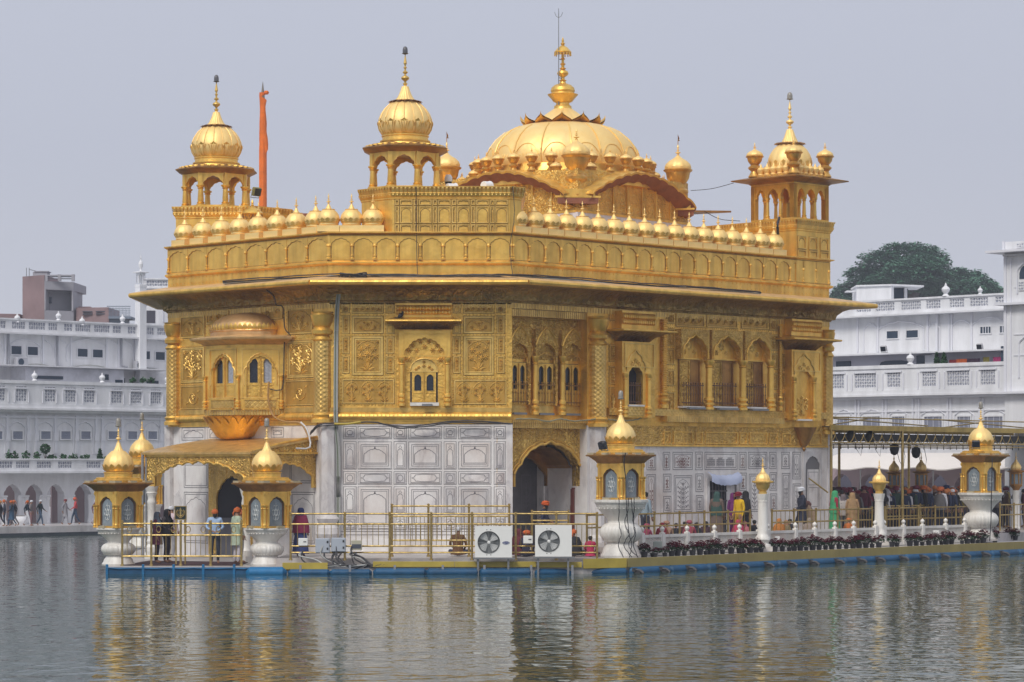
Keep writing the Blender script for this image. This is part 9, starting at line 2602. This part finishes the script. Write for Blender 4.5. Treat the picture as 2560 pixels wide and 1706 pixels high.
def person(label, px, D_, z, h, rz, pose='stand', top=(.1, .1, .15), leg=(.05, .05, .07), head='turban', hcol=(.5, .12, .02), dress=None, shawl=None, beard=False, group=None, extra=None, x=None):
 """px: column of the photograph in which the person stands; rz: 0 faces the viewer"""
 me,J = body_mesh(pose); s = h / 1.72
 X = XP(px,D_) if x is None else x
 t = thing('person', label, 'person', (X, D_, z), rz, group); M = Matrix.Translation((X, D_, z)) @ Matrix.Rotation(rz, 4, 'Z') @ Matrix.Scale(s, 4)
 o = part('body', me, None, t, M)
 for i, m in enumerate((SKIN, cloth(*top), cloth(*leg))): o.material_slots[i].link = 'OBJECT'; o.material_slots[i].material = m
 hd, cr_, ck = Vector(J['head']), Vector(J['crown']), Vector(J['neck'])
 up = (cr_ - ck).normalized(); R_ = up.to_track_quat('Z', 'Y').to_matrix().to_4x4()
 if up.z > .95: R_ = Matrix.Identity(4)
 Mh = M @ Matrix.Translation(hd) @ R_ @ Matrix.Scale(.94,4)
 if head == 'turban':
  b = MB()
  b.lathe([(.098,.0),(.122,.02),(.132,.055),(.128,.095),(.105,.135),(.06,.16),(.0,.165)],20,mod=lambda a,z_: 1 + .03 * sin(3 * a + z_ * 70),sy=1.08)
  for k_ in range(3): b.tube([(.128 * cos(u),.136 * sin(u),.035 + .03 * k_ + .03 * sin(u * 1 + k_ * 1.4)) for u in [2 * pi * i / 16 for i in range(17)]],.018,5)
  part('turban', b, cloth(*hcol), o, Mh)
 elif head == 'patka':
  b = MB(); b.lathe([(.102, -.01), (.112, .03), (.110, .075), (.085, .115), (.045, .132), (.04, .15), (.0, .16)], 18, sy=1.1); b.tube([(0, .11, .02), (.01, .15, -.05), (.0, .15, -.14)], [.025, .03, .01], 6); part('headcloth', b, cloth(*hcol), o, Mh)
 elif head in ('scarf', 'longscarf'):
  lo = -.26 if head == 'scarf' else -.62
  b = MB(); vs,fs = [],[]; rows = ((.0,.135),(.06,.125),(.10,.095),(.116,.03),(.122,-.05),(.125,-.12),(.19,-.20),(.245,lo),(.25,lo - .12))
  for (r,zz) in rows:
   for i in range(19):
    a = pi / 2 + (-1 + 2 * i / 18) * (2.30 if zz > -.14 else 2.75)
    rr_ = r * (1 + .05 * sin(i * 2.1 + zz * 9)); vs.append((rr_ * cos(a),rr_ * sin(a) * (1.05 if zz > -.14 else .78),zz))
  for j in range(len(rows) - 1):
   for i in range(18): fs.append((j * 19 + i,j * 19 + i + 1,(j + 1) * 19 + i + 1,(j + 1) * 19 + i))
  b.add(vs, fs); part('headscarf', b, cloth(*hcol), o, Mh, ang=70)
 elif head == 'cap':
  b = MB(); b.lathe([(.102, .005), (.108, .03), (.108, .075), (.085, .112), (.04, .128), (0, .132)], 18, sy=1.1); b.tube([(.02, .11, .02), (.05, .15, -.06)], [.02, .008], 5); part('headcloth', b, cloth(*hcol), o, Mh)
 else:
  b = MB(); b.lathe([(.06, -.06), (.095, .0), (.102, .05), (.085, .10), (.04, .122), (0, .126)], 18, sy=1.1, cy=.018); part('hair', b, HAIR, o, Mh)
 b = MB()
 for sx in (-.033,.033): b.lathe([(0,-.010),(.011,0),(0,.010)],8,sx,-.088,.018)
 part('eyes', b, HAIR, o, Mh)
 if beard:
  b = MB(); b.lathe([(.0, -.15), (.045, -.12), (.068, -.07), (.078, -.02), (.07, .0)], 14, 0, -.045, sy=.75); part('beard', b, HAIR, o, Mh)
 if dress:
  col_, hem, wide = dress; z0 = J['pelvis'][2]
  b = MB(); zt_ = J['chest'][2] - .02
  cx_x, cy_y = J['chest'][0], J['chest'][1]
  prof = [(wide,hem),(wide * .96,hem + .02),(.17 + (wide - .17) * .55,(hem + z0) / 2),(.178,z0),(.160,z0 + .16),(.182,zt_ - .06),(.17,zt_ + .05)]
  if pose != 'bend': b.lathe(prof, 24, 0, .0, mod=lambda a, z_: 1 + .035 * sin(7 * a) * (1 if z_ < z0 else .2), sy=.82, cap=False)
  else: b.lathe(prof[:4] + [(.17,z0 + .05)],24,0,0,sy=.85,cap=False)
  part('tunic', b, cloth(*col_), o, M)
 if shawl:
  b = MB(); zc_ = J['sho' + 'l'][2]; cy_ = J['chest'][1]
  vs,fs = [],[]; rows = ((.075,.075),(.15,.035),(.225,-.04),(.275,-.18),(.29,-.36),(.30,-.56))
  for r,dz in rows:
   for i in range(21):
    a = pi / 2 + (-1 + 2 * i / 20) * 2.7; q = r * (1 + .05 * sin(i * 1.9 + dz * 11)); vs.append((q * cos(a),cy_ + q * sin(a) * .66,zc_ + dz))
  for j in range(len(rows) - 1):
   for i in range(20): fs.append((j * 21 + i,j * 21 + i + 1,(j + 1) * 21 + i + 1,(j + 1) * 21 + i))
  b.add(vs, fs); part('shawl', b, cloth(*shawl), o, M if pose != 'bend' else M @ Matrix.Translation((0, 0, -.02)), ang=70)
 return t
OR,WH,NV,MR,BK = (.55,.13,.03),(.70,.72,.76),(.02,.03,.07),(.16,.015,.04),(.015,.015,.018)
GROUPP = 'people on the platform'
# left porch
person('man in a pale blue shirt and orange headcloth, hands clasped, behind the porch railing', 537, 82.9, .235, 1.74, .15, 'clasp', (.36, .50, .72), (.03, .04, .06), 'patka', OR, beard=True)
person('person in pale green tunic, white trousers and orange headcloth, right end of porch railing', 592, 82.6, .235, 1.80, 2.2, 'stand', (.42, .50, .38), (.66, .62, .66), 'patka', OR, dress=((.42, .50, .38), .58, .22))
person('person with an orange headcloth mostly hidden behind the pale green tunic', 602, 83.6, .235, 1.70, 1.9, 'stand', (.40, .40, .36), (.5, .5, .52), 'patka', (.50, .14, .05))
person('woman in maroon with a grey-blue headscarf behind the ringed railing', 392, 83.4, .235, 1.66, 1.5, 'stand', (.10, .02, .05), (.04, .03, .05), 'scarf', (.12, .15, .19), dress=((.10, .02, .05), .62, .24))
person('person in a grey jacket with a black shawl leaning beside the emblem board', 417, 83.8, .235, 1.74, 1.2, 'clasp', (.13, .11, .11), (.05, .04, .06), 'scarf', BK, shawl=(.03, .03, .035))
person('man in a pale pink shirt and white headcloth far back at the porch corner', 428, 87.5, .235, 1.78, 2.6, 'stand', (.62, .50, .54), (.3, .3, .32), 'cap', WH)
person('woman in a blue headscarf and crimson shawl seen from behind, left of the grey boxes', 752, 82.9, .45, 1.58, 3.0, 'stand', (.22, .02, .07), (.04, .05, .14), 'longscarf', (.02, .035, .14), dress=((.03, .05, .18), .12, .30), shawl=(.24, .02, .07))
# centre
person('seated man in a brown vest and white headcloth, seen from behind the railing', 1145, 83.9, .45, 1.75, 2.9, 'sit', (.17, .08, .035), (.05, .05, .09), 'cap', WH, dress=((.17, .08, .035), .05, .24))
person('man in dark blue with a tall orange turban standing in the portal arch', 1362, 86.6, .45, 1.72, 1.2, 'clasp', (.025, .03, .07), (.03, .03, .06), 'turban', (.62, .11, .02), beard=True)
person('child with an orange turban seated beside the white switch box between the air conditioners', 1316, 83.0, .45, 1.55, 2.7, 'sit', (.03, .03, .06), (.03, .03, .05), 'turban', (.62, .13, .03))
person('seated woman in a dark red shawl left of the switch box', 1297, 83.6, .45, 1.66, 2.7, 'sit', (.10, .012, .02), (.02, .02, .04), 'scarf', (.12, .015, .025), shawl=(.12, .015, .025))
person('seated person in black with an orange headcloth behind the right air conditioner', 1434, 83.5, .45, 1.6, 2.8, 'sit', (.02, .02, .025), (.02, .02, .025), 'patka', (.6, .13, .03), shawl=(.02, .02, .025))
person('seated child in a bright pink jacket by the edge railing', 1476, 83.2, .45, 1.25, 2.9, 'sit', (.45, .02, .09), (.1, .02, .06), 'hair', BK, dress=((.45, .02, .09), .04, .24))
# right walk
WZ = .745
def rp(px,off): return along(px,RB_ + UL * off)
def right_person(label,px,off,*a,**k_):
 p = rp(px, off); return person(label, px, p.y, k_.pop('z', WZ), *a, x=p.x, **k_)
right_person('man in a grey-blue shirt with dark hair beside the tall lantern', 1613, .55, 1.75, 2.4, 'stand', (.28, .36, .42), (.05, .05, .07), 'hair', BK)
right_person('woman with a dark green headscarf and brown shawl before the grille door', 1792, .8, 1.72, 2.8, 'stand', (.14, .10, .085), (.06, .05, .05), 'longscarf', (.035, .085, .075), dress=((.15, .11, .09), .2, .28))
right_person('woman in purple half hidden behind the boy in yellow', 1832, 1.3, 1.66, .8, 'stand', (.13, .015, .12), (.08, .01, .07), 'longscarf', (.14, .015, .12))
right_person('boy in a bright yellow jacket and maroon turban looking left', 1847, .6, 1.68, -.9, 'stand', (.75, .47, .01), (.5, .30, .02), 'turban', (.22, .012, .03))
right_person('woman under a long black headscarf right of the boy in yellow', 1863, 1.0, 1.72, 2.2, 'stand', (.02, .02, .025), (.02, .02, .025), 'longscarf', BK)
right_person('man in dark navy with a blue scarf and white turban walking left', 2004, .7, 1.82, -1.35, 'walk', (.025, .03, .055), (.02, .025, .04), 'turban', WH, beard=True, dress=((.025, .03, .055), .55, .22), shawl=None)
right_person('person stooping under a beige shawl behind the man in navy', 2030, .9, 1.66, -1.2, 'bend', (.10, .05, .04), (.30, .22, .15), 'scarf', (.11, .045, .04), shawl=(.40, .28, .18), dress=((.42, .30, .20), .15, .27))
right_person('woman in bright green with red sleeves at the head of the crowd', 2086, .7, 1.70, 2.0, 'stand', (.32, .02, .05), (.04, .30, .13), 'longscarf', (.06, .36, .16), dress=((.05, .34, .15), .2, .26))
right_person('person in a tan shawl over head and body next to the woman in green', 2131, .7, 1.62, 3.0, 'stand', (.36, .22, .11), (.35, .22, .11), 'longscarf', (.38, .24, .12), dress=((.38, .24, .12), .15, .29))
right_person('child in a pale grey shawl between the green and the tan figures', 2108, 1.3, 1.55, 2.9, 'stand', (.30, .28, .27), (.2, .2, .2), 'scarf', (.16, .13, .14), shawl=(.40, .36, .34))
for i, (px, off, col, hc, hd, lab) in enumerate(((1617, .45, (.3, .05, .1), (.42, .08, .14), 'turban', 'seated person with a pink patterned turban by the tall pedestal'), (1655, .5, (.22, .01, .03), (.22, .01, .03), 'scarf', 'seated woman in crimson at the first railing post'), (1667, .5, (.4, .25, .18), (.45, .25, .18), 'turban', 'seated person with a peach headcloth by the first railing post'), (1690, .6, (.02, .02, .03), BK, 'hair', 'seated person with dark hair, between the first two railing posts'), (1712, .9, (.08, .02, .02), BK, 'hair', 'seated dark-haired person behind the second railing post'), (1724, .5, (.35, .06, .1), (.35, .08, .12), 'turban', 'seated person with a rose headcloth right of the second railing post'), (1741, .6, (.02, .02, .03), BK, 'scarf', 'seated woman in black left of the third railing post'), (1764, .7, (.05, .02, .03), BK, 'scarf', 'seated woman in black just right of the third railing post'), (1846, .45, (.45, .04, .10), (.5, .06, .12), 'scarf', 'seated child in bright pink below the boy in yellow'), (1861, .5, (.45, .15, .17), (.45, .15, .17), 'scarf', 'seated child in pale rose beside the pink one'), (1886, .6, (.02, .02, .03), BK, 'hair', 'seated dark-haired person just left of the slim pillar'), (1948, .5, (.45, .17, .03), (.5, .2, .05), 'scarf', 'seated woman in orange just right of the slim pillar'), (1965, .6, (.2, .16, .09), (.35, .2, .12), 'scarf', 'seated woman in a peach scarf behind the railing right of the pillar'), (1975, .7, (.02, .02, .03), BK, 'hair', 'seated dark-haired person left of the man in navy'), (2023, .4, (.3, .24, .2), (.3, .25, .2), 'scarf', 'seated woman in a drab headscarf below the stooping person'), (2122, .35, (.6, .16, .03), (.6, .16, .03), 'turban', 'seated child with an orange turban below the tan shawl'))):
 right_person(lab, px, off, 1.26 + .06 * (i % 3), 2.6 + .3 * (i % 3), 'sit', col, (.05, .05, .06), hd, hc, shawl=col if hd == 'scarf' else None)
# the queue on the causeway
rq = random.Random(21)
heads = [('dark red turban', 'turban', (.17, .012, .035)), ('white headcloth', 'cap', WH), ('orange turban', 'turban', (.55, .13, .03)), ('black headscarf', 'scarf', BK), ('maroon turban', 'turban', (.12, .01, .03)), ('orange headcloth', 'patka', (.5, .17, .05)), ('dark hair', 'hair', BK), ('crimson headscarf', 'scarf', (.26, .015, .05)), ('pale grey headscarf', 'scarf', (.35, .35, .38)), ('navy turban', 'turban', (.02, .03, .10))]
tops = [('black coat', (.018, .018, .022)), ('navy jacket', (.02, .03, .07)), ('brown sweater', (.09, .05, .035)), ('white shirt', (.6, .6, .64)), ('grey shawl', (.12, .115, .12)), ('maroon coat', (.10, .012, .03)), ('pink shawl', (.30, .11, .13)), ('yellow shirt', (.40, .31, .08)), ('dark green coat', (.02, .05, .035))]
places = [(2086, 2150, 'near the temple corner'), (2150, 2196, 'left of the second bulb pillar'), (2205, 2255, 'right of the second bulb pillar'), (2258, 2300, 'right of the second canopy column'), (2308, 2350, 'right of the small lantern post'), (2350, 2400, 'left of the far right lantern'), (2492, 2532, 'right of the far right lantern'), (2545, 2575, 'at the right picture edge')]
used = set(); cnt = 0
rowspec = [(0,9,3.1),(0,8,4.6),(1,6,3.4),(1,4,5.0),(2,7,3.1),(2,5,4.8),(3,6,3.2),(3,4,5.0),(4,6,3.0),(4,4,4.6),(5,7,2.6),(5,4,4.6),(6,4,3.2),(7,3,3.2)]
pref = {0: [6,4,3,0,6,4,1,0,6],1: [0,4,7,6,3,9],2: [1,3,8,4,1,0,6],3: [2,5,1,2,0,5],4: [5,2,5,8,2,9],5: [2,5,2,1,5,2,8],6: [4,1,0,8],7: [3,1,6]}
for pi_,n_,off in rowspec:
 a,c,where = places[pi_]
 for i in range(n_):
  px = a + (c - a) * (i + .5) / n_ + rq.uniform(-3,3)
  hi = pref[pi_][(i + (0 if off < 4 else 2)) % len(pref[pi_])]; hn,hk,hc = heads[hi]
  for tr in range(9):
   ti = rq.choice((0,0,0,1,1,1,2,5,0,8,8,4,2,3,1,7)) if tr < 6 else tr % 9
   if (hi,ti,pi_,off > 4) not in used: break
  used.add((hi,ti,pi_,off > 4)); tn_,tc_ = tops[ti]
  p = rp(px,off) + rd * rq.uniform(-.5,.5)
  lab = '%s and %s, queueing %s %s' % (hn, tn_, where, 'in front' if off < 4 else 'behind')
  p = p - rd * 0
  person(lab, px, p.y, WZ, rq.uniform(1.62, 1.80), rq.choice((2.3, 1.9, -1.9, -1.4, .4, 2.8)), 'stand', tc_, (.03, .03, .05), hk, hc, shawl=tc_ if 'shawl' in tn_ else None, beard=hk == 'turban', group='queue of people on the causeway', x=p.x)
# far pavement on the left
for (px,py,hpx,rz,pose,top,leg,hk,hc,lab,drs) in (
  (1, 1317, 66, -1.4, 'walk', (.02, .02, .03), (.02, .02, .03), 'patka', (.55, .25, .05), 'walker in black with an orange-yellow headcloth at the left picture edge', None),
  (11, 1316, 67, -1.4, 'stand', (.03, .035, .06), (.03, .05, .09), 'patka', OR, 'walker in dark blue with an orange headcloth, second from the left edge', None),
  (29, 1317, 66, -1.3, 'walk', (.02, .02, .025), (.04, .08, .14), 'patka', OR, 'woman in black over a blue skirt with an orange headcloth on the far pavement', ((.04, .09, .16), .45, .24)),
  (36, 1316, 66, -1.5, 'walk', (.03, .03, .04), (.12, .11, .12), 'patka', (.5, .15, .06), 'person in black half hidden by the woman in the blue skirt', None),
  (68, 1316, 65, 1.5, 'walk', (.02, .04, .06), (.72, .72, .76), 'patka', OR, 'walker in a striped dark jacket and white trousers on the far pavement', None),
  (78, 1315, 65, 1.5, 'stand', (.25, .22, .22), (.30, .17, .18), 'cap', WH, 'walker in grey and dull pink behind the white trousers', None),
  (101, 1315, 66, 1.3, 'walk', (.02, .035, .04), (.05, .09, .15), 'cap', WH, 'walker in a dark jacket and jeans with a white headcloth on the far pavement', None),
  (163, 1313, 66, 1.4, 'walk', (.30, .30, .33), (.32, .32, .35), 'cap', (.22, .03, .04), 'walker in grey clothes with a dark red cap on the far pavement', ((.30, .30, .33), .55, .22)),
  (188, 1313, 70, -1.3, 'walk', (.60, .09, .10), (.04, .07, .12), 'patka', (.62, .12, .06), 'walker in a coral red hoodie and jeans on the far pavement', None),
  (238, 1312, 63, 1.4, 'walk', (.13, .03, .06), (.66, .60, .66), 'cap', WH, 'walker in a maroon vest and white trousers beside the left lantern', None),
  (250, 1311, 62, 1.4, 'stand', (.04, .05, .10), (.05, .05, .10), 'cap', WH, 'person in navy with a white headcloth, partly behind the left lantern', None)):
 D_ = (HC - SH_Z) * FPX / (py - YH)
 person(lab, px, D_, SH_Z, hpx * D_ / FPX * 1.0, rz, pose, top, leg, hk, hc, dress=drs, group='people walking on the far pavement')
def pot_big(): pass
t = thing('planter', 'white rounded planter on the far pavement by the arcade', 'planter', (XP(52, 128.5), 128.5, SH_Z)); M = RZ((XP(52, 128.5), 128.5, SH_Z))
b = MB(); b.lathe([(.30, 0), (.38, .12), (.40, .28), (.36, .38), (.32, .40), (.30, .36)], 18); part('bowl', b, BLD, t, M)
b = MB(); b.lathe([(.0, .30), (.28, .36), (.2, .42), (0, .44)], 12); part('soil', b, EARTH, t, M)
# ------------------------------------------------------------------ the air: thin even haze round the scene
hz = MB(); hz.box(-300,300,-60,400,-2.3,45)
hm = bpy.data.materials.new('haze'); hm.use_nodes = True
hn,hl = hm.node_tree.nodes,hm.node_tree.links; hn.clear()
ho = hn.new('ShaderNodeOutputMaterial'); hv = hn.new('ShaderNodeVolumePrincipled')
hv.inputs['Color'].default_value = (.86, .90, 1.0, 1); hv.inputs['Density'].default_value = 0.0006; hv.inputs['Anisotropy'].default_value = 0.2
hl.new(hv.outputs[0], ho.inputs['Volume'])
HAZE = True
if HAZE:
 o = part('haze', hz, hm, None, smooth=False); o['kind'] = 'stuff'
